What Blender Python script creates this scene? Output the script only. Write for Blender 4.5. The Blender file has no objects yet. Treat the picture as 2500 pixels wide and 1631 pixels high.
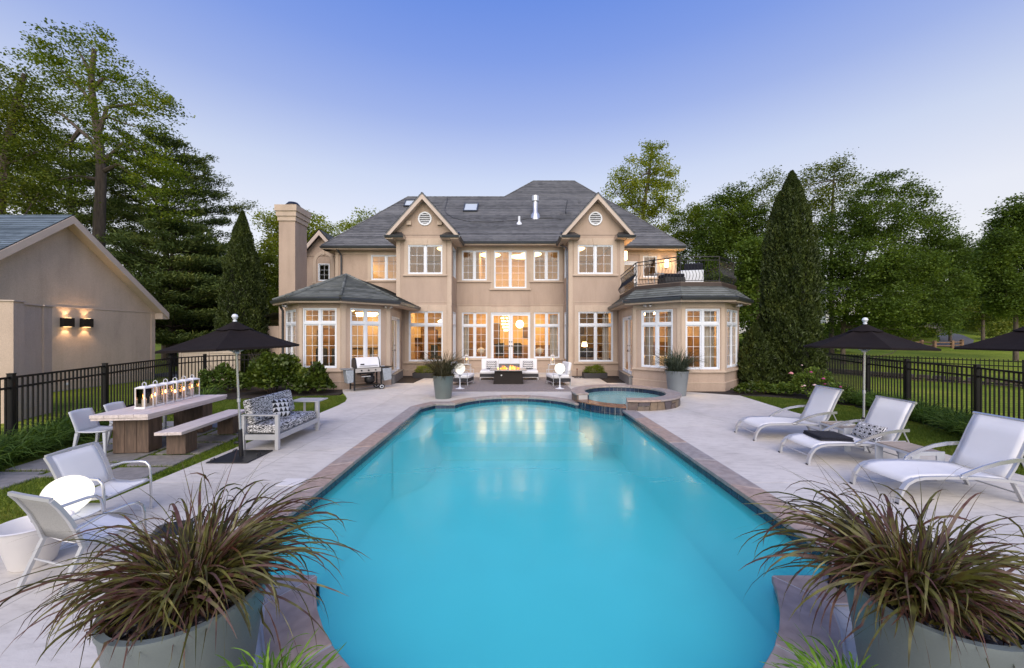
import bpy, bmesh, math, random
import numpy as np
from mathutils import Vector, Matrix, noise
rnd = random.Random(11)
PI = math.pi
scene = bpy.context.scene
COL = scene.collection
# ---------------------------------------------------------------- camera, sky, sun, exposure
H_CAM, FPX = 2.2, 924.0                      # eye height (m); focal length in photo pixels (photo is 2500 wide)
cam_d = bpy.data.cameras.new("camera")
cam = bpy.data.objects.new("camera", cam_d); COL.objects.link(cam)
cam.location = (0, 0, H_CAM); cam.rotation_euler = (PI/2, 0, 0)
cam_d.sensor_fit = 'HORIZONTAL'; cam_d.sensor_width = 36.0
cam_d.lens = 36.0*FPX/2500.0
cam_d.clip_start = 0.05; cam_d.clip_end = 2000
scene.camera = cam
SUN_EL, SUN_AZ = math.radians(36), math.radians(181)   # low sun behind and left of the camera
w = bpy.data.worlds.new("World"); scene.world = w; w.use_nodes = True
wn, wl = w.node_tree.nodes, w.node_tree.links
wn.clear()
sky = wn.new('ShaderNodeTexSky'); sky.sky_type = 'NISHITA'; sky.sun_disc = False
sky.sun_elevation = SUN_EL; sky.sun_rotation = SUN_AZ; sky.air_density = 1.0; sky.dust_density = 0.5; sky.ozone_density = 6.0
bg = wn.new('ShaderNodeBackground'); bg.inputs['Strength'].default_value = 0.10
# dusk gradient by height alone, the same all round the horizon, blended over the physical sky
wtc = wn.new('ShaderNodeTexCoord'); wsx = wn.new('ShaderNodeSeparateXYZ'); wl.new(wtc.outputs['Generated'], wsx.inputs[0])
wr = wn.new('ShaderNodeValToRGB'); we = wr.color_ramp.elements
SKY = [(0.0, (3.5, 2.7, 2.35)), (.06, (4.0, 3.2, 2.65)), (.14, (4.0, 3.5, 3.0)), (.25, (3.85, 3.6, 3.4)), (.37, (2.95, 3.05, 3.5)), (.487, (1.68, 2.0, 3.4)), (.585, (1.0, 1.45, 3.4)), (.661, (.66, 1.17, 3.35)), (1.0, (.38, .88, 2.9))]
while len(we) < len(SKY): we.new(.5)
for i, (p_, c_) in enumerate(SKY): we[i].position = p_; we[i].color = (c_[0]/4, c_[1]/4, c_[2]/4, 1)
wl.new(wsx.outputs[2], wr.inputs[0])
wm = wn.new('ShaderNodeVectorMath'); wm.operation = 'SCALE'; wm.inputs[3].default_value = 4.0; wl.new(wr.outputs[0], wm.inputs[0])
tint = wn.new('ShaderNodeMix'); tint.data_type = 'RGBA'; tint.inputs[0].default_value = 0.75; tint.clamp_result = False
wo = wn.new('ShaderNodeOutputWorld')
wl.new(sky.outputs[0], tint.inputs[6]); wl.new(wm.outputs[0], tint.inputs[7]); wl.new(tint.outputs[2], bg.inputs[0]); wl.new(bg.outputs[0], wo.inputs[0])
sun_d = bpy.data.lights.new("sun", 'SUN'); sun_d.energy = 1.5; sun_d.angle = math.radians(65); sun_d.color = (1.0, 0.86, 0.70)
sun = bpy.data.objects.new("sun", sun_d); COL.objects.link(sun)
sd = Vector((math.sin(SUN_AZ)*math.cos(SUN_EL), math.cos(SUN_AZ)*math.cos(SUN_EL), math.sin(SUN_EL)))
sun.rotation_euler = sd.to_track_quat('Z', 'Y').to_euler(); sun.location = sd*60
vs = scene.view_settings
vs.view_transform = 'Standard'; vs.look = 'None'; vs.gamma = 1.0; vs.use_curve_mapping = False; vs.exposure = 1.3
scene.render.engine = 'CYCLES'
cy = scene.cycles
cy.use_denoising = True; cy.max_bounces = 7; cy.diffuse_bounces = 3; cy.glossy_bounces = 3
cy.transmission_bounces = 4; cy.transparent_max_bounces = 12; cy.caustics_reflective = False; cy.caustics_refractive = False
cy.sample_clamp_indirect = 6.0; cy.blur_glossy = 0.5

# ---------------------------------------------------------------- pixel helpers (author-time measuring of the place)
def at(px, py, Y): return Vector(((px-1250)/FPX*Y, Y, H_CAM-(py-815.5)/FPX*Y))
def gnd(px, py, z=0.0):
    Y = FPX*(H_CAM-z)/(py-815.5); return Vector(((px-1250)/FPX*Y, Y, z))
def zz(py, Y): return H_CAM-(py-815.5)/FPX*Y

# ---------------------------------------------------------------- object helpers
def tag(o, label=None, cat=None, group=None, kind=None):
    if label: o['label'] = label
    if cat: o['category'] = cat
    if group: o['group'] = group
    if kind: o['kind'] = kind
    return o
def thing(name, label, cat, loc=(0, 0, 0), rz=0.0, group=None):
    o = bpy.data.objects.new(name, None); o.empty_display_size = 0.1; COL.objects.link(o)
    o.location = loc; o.rotation_euler = (0, 0, rz)
    return tag(o, label, cat, group)
def link(name, me, parent=None, loc=None, rot=None, scale=None):
    o = bpy.data.objects.new(name, me); COL.objects.link(o)
    if parent is not None: o.parent = parent
    if loc is not None: o.location = loc
    if rot is not None: o.rotation_euler = rot
    if scale is not None: o.scale = scale
    return o
def copy_tree(o, parent=None, kids=None):
    if kids is None:
        kids = {}
        for q in bpy.data.objects:
            if q.parent is not None: kids.setdefault(q.parent.name, []).append(q)
    c = o.copy(); COL.objects.link(c)
    if parent is not None: c.parent = parent
    for ch in kids.get(o.name, []): copy_tree(ch, c, kids)
    return c
def dup(root, loc, rz=None, label=None, group=None):
    c = copy_tree(root); c.location = loc
    if rz is not None: c.rotation_euler = (0, 0, rz)
    if label: c['label'] = label
    if group: c['group'] = group
    return c

class MB:
    """collects shapes into one mesh"""
    def __init__(self): self.v = []; self.f = []; self.mi = []; self.m = 0
    def add(self, vs, fs):
        n = len(self.v); self.v += [tuple(p) for p in vs]
        for f in fs: self.f.append([i+n for i in f]); self.mi.append(self.m)
        return self
    def box(self, x0, y0, z0, x1, y1, z1, M=None):
        p = [(x0,y0,z0),(x1,y0,z0),(x1,y1,z0),(x0,y1,z0),(x0,y0,z1),(x1,y0,z1),(x1,y1,z1),(x0,y1,z1)]
        if M is not None: p = [M @ Vector(q) for q in p]
        return self.add(p, [(3,2,1,0),(4,5,6,7),(0,1,5,4),(1,2,6,5),(2,3,7,6),(3,0,4,7)])
    def cbox(self, c, s, M=None):
        return self.box(c[0]-s[0]/2, c[1]-s[1]/2, c[2]-s[2]/2, c[0]+s[0]/2, c[1]+s[1]/2, c[2]+s[2]/2, M)
    def poly(self, pts): return self.add(pts, [list(range(len(pts)))])
    def prism(self, poly, z0, z1):
        n = len(poly)
        vs = [(p[0], p[1], z0) for p in poly]+[(p[0], p[1], z1) for p in poly]
        fs = [list(range(n))[::-1], list(range(n, 2*n))]+[(i, (i+1) % n, n+(i+1) % n, n+i) for i in range(n)]
        return self.add(vs, fs)
    def solid(self, top, thick):
        """polygon in space thickened straight down"""
        n = len(top); vs = [tuple(p) for p in top]+[(p[0], p[1], p[2]-thick) for p in top]
        return self.add(vs, [list(range(n)), list(range(n, 2*n))[::-1]]+[(i, n+i, n+(i+1) % n, (i+1) % n) for i in range(n)])
    def tube(self, pts, r, seg=8, cap=True, flat=None, up=None):
        """sweep along pts; r number or list; flat=(w,h) sweeps a rectangle instead"""
        pts = [Vector(p) for p in pts]; n = len(pts); vs = []
        k = 4 if flat else seg
        prev = None
        for i, p in enumerate(pts):
            t = (pts[min(i+1, n-1)]-pts[max(i-1, 0)])
            t = t.normalized() if t.length > 1e-9 else Vector((0, 0, 1))
            if up is not None: a = t.cross(Vector(up))
            elif prev is None: a = t.cross(Vector((0, 0, 1)) if abs(t.z) < 0.9 else Vector((1, 0, 0)))
            else: a = prev-t*prev.dot(t)
            a = a.normalized() if a.length > 1e-6 else Vector((1, 0, 0)); prev = a
            b = a.cross(t)
            if flat:
                fw, fh = flat
                for sx, sy in ((-1,-1),(1,-1),(1,1),(-1,1)): vs.append(p+a*sx*fw/2+b*sy*fh/2)
            else:
                rr = r[i] if hasattr(r, '__len__') else r
                for j in range(seg):
                    an = 2*PI*j/seg; vs.append(p+a*math.cos(an)*rr+b*math.sin(an)*rr)
        fs = []
        for i in range(n-1):
            for j in range(k): fs.append((i*k+j, i*k+(j+1) % k, (i+1)*k+(j+1) % k, (i+1)*k+j))
        if cap: fs += [list(range(k))[::-1], [(n-1)*k+j for j in range(k)]]
        return self.add(vs, fs)
    def lathe(self, prof, seg=24, c=(0, 0, 0), cap=True):
        vs = []; n = len(prof)
        for (r, z) in prof:
            for j in range(seg):
                an = 2*PI*j/seg; vs.append((c[0]+r*math.cos(an), c[1]+r*math.sin(an), c[2]+z))
        fs = [(i*seg+j, i*seg+(j+1) % seg, (i+1)*seg+(j+1) % seg, (i+1)*seg+j) for i in range(n-1) for j in range(seg)]
        if cap:
            if prof[0][0] > 1e-5: fs.append(list(range(seg))[::-1])
            if prof[-1][0] > 1e-5: fs.append([(n-1)*seg+j for j in range(seg)])
        return self.add(vs, fs)
    def sphere(self, c, r, seg=20, rings=12, sz=1.0):
        return self.lathe([(max(1e-6, r*math.sin(PI*i/rings)), -r*sz*math.cos(PI*i/rings)) for i in range(rings+1)], seg, c, cap=False)
    def mesh(self, name, mat=None, smooth=False):
        me = bpy.data.meshes.new(name); me.from_pydata(self.v, [], self.f)
        if mat is not None:
            for q in (mat if isinstance(mat, (list, tuple)) else [mat]): me.materials.append(q)
            if isinstance(mat, (list, tuple)) and len(mat) > 1: me.polygons.foreach_set('material_index', self.mi)
        if smooth:
            me.polygons.foreach_set('use_smooth', [True]*len(me.polygons))
            try: me.set_sharp_from_angle(angle=math.radians(40))
            except Exception: pass
        me.update(); return me
    def build(self, name, mat=None, parent=None, smooth=False, bevel=0.0, seg=2, **kw):
        o = link(name, self.mesh(name, mat, smooth), parent, **kw)
        if bevel:
            b = o.modifiers.new('bevel', 'BEVEL'); b.width = bevel; b.segments = seg; b.limit_method = 'ANGLE'; b.angle_limit = math.radians(40)
            if smooth or seg > 1:
                for p in o.data.polygons: p.use_smooth = True
                try: o.data.set_sharp_from_angle(angle=math.radians(60))
                except Exception: pass
        return o

# ---------------------------------------------------------------- materials
def nt(name):
    m = bpy.data.materials.new(name); m.use_nodes = True
    n = m.node_tree.nodes; n.clear(); out = n.new('ShaderNodeOutputMaterial')
    return m, n, m.node_tree.links, out
def ramp(n, stops):
    r = n.new('ShaderNodeValToRGB'); e = r.color_ramp.elements
    while len(e) < len(stops): e.new(0.5)
    for i, (p, c) in enumerate(stops): e[i].position = p; e[i].color = (*c, 1)
    return r
def pmat(name, col, rough=0.6, metal=0.0, var=0.12, scale=3.0, bump=0.0, bscale=60.0, coat=0.0, stretch=None, dirt=0.0, dscale=0.6, spec=0.5, local=False):
    """principled with tone variation, fine bump and blotchy wear, mapped by position"""
    m, n, l, out = nt(name)
    b = n.new('ShaderNodeBsdfPrincipled'); l.new(b.outputs[0], out.inputs[0])
    b.inputs['Roughness'].default_value = rough; b.inputs['Metallic'].default_value = metal
    b.inputs['Specular IOR Level'].default_value = spec
    if coat: b.inputs['Coat Weight'].default_value = coat; b.inputs['Coat Roughness'].default_value = 0.1
    if local: tc = n.new('ShaderNodeTexCoord'); src = tc.outputs['Object']
    else: g = n.new('ShaderNodeNewGeometry'); src = g.outputs['Position']
    if stretch:
        mp = n.new('ShaderNodeMapping'); mp.inputs['Scale'].default_value = stretch; l.new(src, mp.inputs[0]); src = mp.outputs[0]
    t = n.new('ShaderNodeTexNoise'); t.inputs['Scale'].default_value = scale; t.inputs['Detail'].default_value = 5; l.new(src, t.inputs['Vector'])
    lo = tuple(max(0, c*(1-var)) for c in col); hi = tuple(min(1, c*(1+var)) for c in col)
    r = ramp(n, [(0.3, lo), (0.7, hi)]); l.new(t.outputs[0], r.inputs[0]); c = r.outputs[0]
    if dirt:
        t2 = n.new('ShaderNodeTexNoise'); t2.inputs['Scale'].default_value = dscale; t2.inputs['Detail'].default_value = 8; t2.inputs['Roughness'].default_value = 0.65
        l.new(src, t2.inputs['Vector'])
        r2 = ramp(n, [(0.42, (1-dirt,)*3), (0.62, (1, 1, 1))]); l.new(t2.outputs[0], r2.inputs[0])
        mx = n.new('ShaderNodeMix'); mx.data_type = 'RGBA'; mx.blend_type = 'MULTIPLY'; mx.inputs[0].default_value = 1
        l.new(c, mx.inputs[6]); l.new(r2.outputs[0], mx.inputs[7]); c = mx.outputs[2]
    l.new(c, b.inputs['Base Color'])
    if bump:
        t3 = n.new('ShaderNodeTexNoise'); t3.inputs['Scale'].default_value = bscale; t3.inputs['Detail'].default_value = 4; l.new(src, t3.inputs['Vector'])
        bp = n.new('ShaderNodeBump'); bp.inputs['Strength'].default_value = bump; bp.inputs['Distance'].default_value = 0.01
        l.new(t3.outputs[0], bp.inputs['Height']); l.new(bp.outputs[0], b.inputs['Normal'])
    return m
def emat(name, col, strength):
    m, n, l, out = nt(name); e = n.new('ShaderNodeEmission'); e.inputs[0].default_value = (*col, 1); e.inputs[1].default_value = strength
    l.new(e.outputs[0], out.inputs[0]); return m
def glassmat(name, col=(0.9, 0.93, 0.95), refl=1.0, rough=0.02, ior=1.5):
    m, n, l, out = nt(name)
    tr = n.new('ShaderNodeBsdfTransparent'); tr.inputs[0].default_value = (*col, 1)
    gl = n.new('ShaderNodeBsdfGlossy'); gl.inputs['Roughness'].default_value = rough
    fr = n.new('ShaderNodeFresnel'); fr.inputs[0].default_value = ior
    mu = n.new('ShaderNodeMath'); mu.operation = 'MULTIPLY'; mu.inputs[1].default_value = refl; l.new(fr.outputs[0], mu.inputs[0])
    mx = n.new('ShaderNodeMixShader'); l.new(mu.outputs[0], mx.inputs[0]); l.new(tr.outputs[0], mx.inputs[1]); l.new(gl.outputs[0], mx.inputs[2])
    l.new(mx.outputs[0], out.inputs[0]); return m
def leafmat(name, stops, transl=0.35, nscale=0.5, rough=0.6, gloss=0.018):
    """leaf colour differs leaf by leaf (random per island) and shoot by shoot (noise)"""
    m, n, l, out = nt(name)
    g = n.new('ShaderNodeNewGeometry')
    t = n.new('ShaderNodeTexNoise'); t.inputs['Scale'].default_value = nscale; t.inputs['Detail'].default_value = 3; l.new(g.outputs['Position'], t.inputs['Vector'])
    a = n.new('ShaderNodeMath'); a.operation = 'MULTIPLY_ADD'; a.inputs[1].default_value = 0.55
    l.new(g.outputs['Random Per Island'], a.inputs[0])
    s = n.new('ShaderNodeMath'); s.operation = 'MULTIPLY_ADD'; s.inputs[1].default_value = 1.1; s.inputs[2].default_value = -0.32; l.new(t.outputs[0], s.inputs[0])
    l.new(s.outputs[0], a.inputs[2])
    r = ramp(n, stops); l.new(a.outputs[0], r.inputs[0])
    d = n.new('ShaderNodeBsdfDiffuse'); l.new(r.outputs[0], d.inputs[0])
    tr = n.new('ShaderNodeBsdfTranslucent')
    br = n.new('ShaderNodeMix'); br.data_type = 'RGBA'; br.blend_type = 'MULTIPLY'; br.inputs[0].default_value = 1; br.inputs[7].default_value = (1.5, 1.35, 0.6, 1)
    l.new(r.outputs[0], br.inputs[6]); l.new(br.outputs[2], tr.inputs[0])
    mx = n.new('ShaderNodeMixShader'); mx.inputs[0].default_value = transl; l.new(d.outputs[0], mx.inputs[1]); l.new(tr.outputs[0], mx.inputs[2])
    gl = n.new('ShaderNodeBsdfGlossy'); gl.inputs['Roughness'].default_value = rough
    m2 = n.new('ShaderNodeMixShader'); m2.inputs[0].default_value = gloss; l.new(mx.outputs[0], m2.inputs[1]); l.new(gl.outputs[0], m2.inputs[2])
    l.new(m2.outputs[0], out.inputs[0]); return m

def stucco_mat(name, col):
    m, n, l, out = nt(name)
    b = n.new('ShaderNodeBsdfPrincipled'); l.new(b.outputs[0], out.inputs[0]); b.inputs['Roughness'].default_value = 0.88
    b.inputs['Specular IOR Level'].default_value = 0.25
    g = n.new('ShaderNodeNewGeometry')
    mp = n.new('ShaderNodeMapping'); mp.inputs['Scale'].default_value = (1, 1, 0.45); l.new(g.outputs['Position'], mp.inputs[0])
    t = n.new('ShaderNodeTexNoise'); t.inputs['Scale'].default_value = 0.9; t.inputs['Detail'].default_value = 9; t.inputs['Roughness'].default_value = 0.6; l.new(mp.outputs[0], t.inputs['Vector'])
    r = ramp(n, [(0.32, tuple(c*0.86 for c in col)), (0.5, col), (0.7, tuple(min(1, c*1.09) for c in col))]); l.new(t.outputs[0], r.inputs[0])
    t2 = n.new('ShaderNodeTexNoise'); t2.inputs['Scale'].default_value = 55; t2.inputs['Detail'].default_value = 3; l.new(g.outputs['Position'], t2.inputs['Vector'])
    r2 = ramp(n, [(0.3, (0.86,)*3), (0.7, (1.08,)*3)]); l.new(t2.outputs[0], r2.inputs[0])
    mx = n.new('ShaderNodeMix'); mx.data_type = 'RGBA'; mx.blend_type = 'MULTIPLY'; mx.inputs[0].default_value = 1
    l.new(r.outputs[0], mx.inputs[6]); l.new(r2.outputs[0], mx.inputs[7])
    mp2 = n.new('ShaderNodeMapping'); mp2.inputs['Scale'].default_value = (2.6, 2.6, .35); l.new(g.outputs['Position'], mp2.inputs[0])
    t4 = n.new('ShaderNodeTexNoise'); t4.inputs['Scale'].default_value = 1.0; t4.inputs['Detail'].default_value = 6; t4.inputs['Roughness'].default_value = .7; l.new(mp2.outputs[0], t4.inputs['Vector'])
    r4 = ramp(n, [(0.30, (0.90, .895, .885)), (0.5, (.985, .985, .985)), (.75, (1.02, 1.02, 1.02))]); l.new(t4.outputs[0], r4.inputs[0])
    m4 = n.new('ShaderNodeMix'); m4.data_type = 'RGBA'; m4.blend_type = 'MULTIPLY'; m4.inputs[0].default_value = 1; l.new(mx.outputs[2], m4.inputs[6]); l.new(r4.outputs[0], m4.inputs[7]); l.new(m4.outputs[2], b.inputs['Base Color'])
    bp = n.new('ShaderNodeBump'); bp.inputs['Strength'].default_value = 0.5; bp.inputs['Distance'].default_value = 0.012
    l.new(t2.outputs[0], bp.inputs['Height']); l.new(bp.outputs[0], b.inputs['Normal'])
    return m
def shingle_mat(name, a, b_, tabw=0.3):
    """tone changes tab by tab along every course"""
    m, n, l, out = nt(name)
    b = n.new('ShaderNodeBsdfPrincipled'); l.new(b.outputs[0], out.inputs[0]); b.inputs['Roughness'].default_value = 0.85; b.inputs['Specular IOR Level'].default_value = 0.3
    g = n.new('ShaderNodeNewGeometry')
    t = n.new('ShaderNodeTexVoronoi'); t.inputs['Scale'].default_value = 1/tabw; t.feature = 'F1'
    mp = n.new('ShaderNodeMapping'); mp.inputs['Scale'].default_value = (1, 1, 3.0); l.new(g.outputs['Position'], mp.inputs[0]); l.new(mp.outputs[0], t.inputs['Vector'])
    sp = n.new('ShaderNodeSeparateColor'); l.new(t.outputs['Color'], sp.inputs[0])
    t2 = n.new('ShaderNodeTexNoise'); t2.inputs['Scale'].default_value = 0.7; t2.inputs['Detail'].default_value = 6; l.new(g.outputs['Position'], t2.inputs['Vector'])
    ad = n.new('ShaderNodeMath'); ad.operation = 'MULTIPLY_ADD'; ad.inputs[1].default_value = 0.38; ad.inputs[2].default_value = 0; l.new(sp.outputs[0], ad.inputs[0])
    ml = n.new('ShaderNodeMath'); ml.operation = 'MULTIPLY'; ml.inputs[1].default_value = 0.5; l.new(t2.outputs[0], ml.inputs[0]); l.new(ml.outputs[0], ad.inputs[2])
    ri = n.new('ShaderNodeMath'); ri.operation = 'MULTIPLY_ADD'; ri.inputs[1].default_value = 0.5; ri.inputs[2].default_value = -0.22; l.new(g.outputs['Random Per Island'], ri.inputs[0])
    a2 = n.new('ShaderNodeMath'); a2.operation = 'ADD'; l.new(ad.outputs[0], a2.inputs[0]); l.new(ri.outputs[0], a2.inputs[1]); ad = a2
    r = ramp(n, [(0.15, a), (0.85, b_)]); l.new(ad.outputs[0], r.inputs[0]); l.new(r.outputs[0], b.inputs['Base Color'])
    t3 = n.new('ShaderNodeTexNoise'); t3.inputs['Scale'].default_value = 120; l.new(g.outputs['Position'], t3.inputs['Vector'])
    bp = n.new('ShaderNodeBump'); bp.inputs['Strength'].default_value = 0.35; bp.inputs['Distance'].default_value = 0.006; l.new(t3.outputs[0], bp.inputs['Height']); l.new(bp.outputs[0], b.inputs['Normal'])
    return m

M = {}
M['stucco'] = stucco_mat('stucco', (0.44, 0.342, 0.275))
M['trim'] = stucco_mat('stucco_trim', (0.53, 0.428, 0.34))
M['garage'] = stucco_mat('garage_stucco', (0.53, 0.425, 0.345))
M['rake'] = pmat('rake_board', (0.50, 0.415, 0.355), 0.6, var=0.05)
M['white'] = pmat('white_paint', (0.68, 0.72, 0.78), 0.4, var=0.04)
M['glass'] = glassmat('window_glass', refl=1.3)
M['shingle'] = shingle_mat('slate_shingle', (0.078, 0.082, 0.090), (0.172, 0.177, 0.188))
M['shingle_green'] = shingle_mat('weathered_shingle', (0.075, 0.083, 0.078), (0.185, 0.20, 0.19))
M['shingle_blue'] = shingle_mat('blue_shingle', (0.065, 0.09, 0.115), (0.14, 0.185, 0.23), 0.4)
M['gutter'] = pmat('dark_gutter', (0.075, 0.082, 0.092), 0.35, 0.4, var=0.1)
M['black'] = pmat('black_metal', (0.018, 0.018, 0.020), 0.4, 0.3, var=0.2)
M['copper'] = pmat('dark_flashing', (0.10, 0.10, 0.115), 0.35, 0.7, var=0.25)
M['steel'] = pmat('brushed_steel', (0.55, 0.56, 0.58), 0.32, 0.7, var=0.06)
M['deckbrown'] = pmat('brown_fascia', (0.045, 0.030, 0.024), 0.6, var=0.2)
M['plinth'] = pmat('concrete_base', (0.34, 0.32, 0.29), 0.85, var=0.15, bump=0.3)
# ---------------------------------------------------------------- ground, deck, pool, spa
def terrain_z(x, y):
    z = -0.035
    def sm(a, b, t):
        t = max(0, min(1, (t-a)/(b-a))); return t*t*(3-2*t)
    if y > 21: z += 2.6*sm(21, 70, y)*sm(6, 14, x)
    if y > 70: z += 9.0*sm(70, 150, y)*sm(-10, 30, x)
    if y > 26: z += 5.0*sm(26, 90, y)*sm(-12, -24, x)
    if y > 26: z += 2.0*sm(34, 90, y)
    return z
def lawn_mat():
    m, n, l, out = nt('lawn')
    b = n.new('ShaderNodeBsdfPrincipled'); l.new(b.outputs[0], out.inputs[0]); b.inputs['Roughness'].default_value = 0.9; b.inputs['Specular IOR Level'].default_value = 0.15
    g = n.new('ShaderNodeNewGeometry')
    t = n.new('ShaderNodeTexNoise'); t.inputs['Scale'].default_value = 0.35; t.inputs['Detail'].default_value = 8; t.inputs['Roughness'].default_value = 0.62; l.new(g.outputs['Position'], t.inputs['Vector'])
    r = ramp(n, [(0.30, (0.105, 0.160, 0.014)), (0.5, (0.175, 0.235, 0.020)), (0.72, (0.27, 0.30, 0.035))]); l.new(t.outputs[0], r.inputs[0])
    t2 = n.new('ShaderNodeTexNoise'); t2.inputs['Scale'].default_value = 14; t2.inputs['Detail'].default_value = 6; l.new(g.outputs['Position'], t2.inputs['Vector'])
    r2 = ramp(n, [(0.3, (0.6,)*3), (0.7, (1.3,)*3)]); l.new(t2.outputs[0], r2.inputs[0])
    mp = n.new('ShaderNodeMapping'); mp.inputs['Rotation'].default_value = (0, 0, math.radians(8)); mp.inputs['Scale'].default_value = (0.08, 1, 1); l.new(g.outputs['Position'], mp.inputs[0])
    wv = n.new('ShaderNodeTexWave'); wv.bands_direction = 'Y'; wv.inputs['Scale'].default_value = 0.9; wv.inputs['Distortion'].default_value = 1.2; l.new(mp.outputs[0], wv.inputs['Vector'])
    r3 = ramp(n, [(0.25, (0.86,)*3), (0.75, (1.12,)*3)]); l.new(wv.outputs[0], r3.inputs[0])
    c = r.outputs[0]
    for q in (r2, r3):
        mx = n.new('ShaderNodeMix'); mx.data_type = 'RGBA'; mx.blend_type = 'MULTIPLY'; mx.inputs[0].default_value = 1
        l.new(c, mx.inputs[6]); l.new(q.outputs[0], mx.inputs[7]); c = mx.outputs[2]
    l.new(c, b.inputs['Base Color'])
    t3 = n.new('ShaderNodeTexNoise'); t3.inputs['Scale'].default_value = 40; t3.inputs['Detail'].default_value = 5; l.new(g.outputs['Position'], t3.inputs['Vector'])
    bp = n.new('ShaderNodeBump'); bp.inputs['Strength'].default_value = 0.8; bp.inputs['Distance'].default_value = 0.03; l.new(t3.outputs[0], bp.inputs['Height']); l.new(bp.outputs[0], b.inputs['Normal'])
    return m
M['lawn'] = lawn_mat()
def build_ground():
    xs = sorted(set([-400, -250, -160] + list(range(-110, 111, 5)) + [-5.0, 7.5] + [160, 250, 400]))
    ys = sorted(set([-120, -60, -30, -10] + [-2.0, 14.0] + list(range(20, 161, 4)) + [200, 300, 500]))
    V = [(x, y, terrain_z(x, y)) for y in ys for x in xs]; nx = len(xs); F = []
    for j in range(len(ys)-1):
        for i in range(nx-1):
            if -5.01 < xs[i] and xs[i+1] < 7.51 and -2.01 < ys[j] and ys[j+1] < 14.01: continue
            F.append((j*nx+i, j*nx+i+1, (j+1)*nx+i+1, (j+1)*nx+i))
    mb = MB(); mb.add(V, F); tag(mb.build('lawn', M['lawn'], smooth=True), kind='structure')
build_ground()

def arc_pts(cx, cy, r, a0, a1, n): return [(cx+r*math.cos(a0+(a1-a0)*i/n), cy+r*math.sin(a0+(a1-a0)*i/n)) for i in range(n+1)]
def arc3(p0, apex_y, p1, n):
    """circular arc p0 -> p1 (equal-ish y) through apex at mid x"""
    hx = (p1[0]-p0[0])/2; mx = (p0[0]+p1[0])/2; my = (p0[1]+p1[1])/2; s = apex_y-my
    R = (hx*hx+s*s)/(2*s); cy = apex_y-R
    out = []
    for i in range(n+1):
        t = i/n; a = math.asin(max(-1, min(1, hx/abs(R))))
        if hx/abs(R) > 0 and abs(s) > abs(hx): a = PI-a
        th = -a+2*a*t
        out.append((mx+abs(R)*math.sin(th)*(1 if hx > 0 else 1), cy+R*math.cos(th)))
    return out
# pool outline (coping inner edge), clockwise seen from above starting at the near left corner
XL, XR = -2.70, 3.17
far_arc = arc3((-1.78, 11.92), 13.2, (1.98, 11.92), 20)
near_arc = arc3((2.35, 3.43), 2.02, (-1.766, 3.43), 22)
near_arc = [(2.35, 3.43)] + [p for p in arc3((-1.766, 3.43), 2.02, (2.35, 3.43), 22)][::-1][1:]
POOL = [(XL, 3.43), (XL, 11.36), (-2.40, 11.90)] + far_arc + [(XR, 11.92)] + [(XR, 3.43)] + near_arc
def offset_poly(P, d):
    """offset closed outline outward (outline clockwise: outside is to the left of travel)"""
    n = len(P); out = []
    for i in range(n):
        a, b, c = Vector(P[i-1]), Vector(P[i]), Vector(P[(i+1) % n])
        d0 = (b-a).normalized(); d1 = (c-b).normalized()
        n0 = Vector((-d0.y, d0.x)); n1 = Vector((-d1.y, d1.x)); m = n0+n1
        m = m.normalized() if m.length > 1e-6 else n0
        k = d/max(0.45, m.dot(n0)); out.append((b.x+m.x*k, b.y+m.y*k))
    return out
OUT = offset_poly(POOL, 0.36)
WALL = offset_poly(POOL, 0.035)

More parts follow.
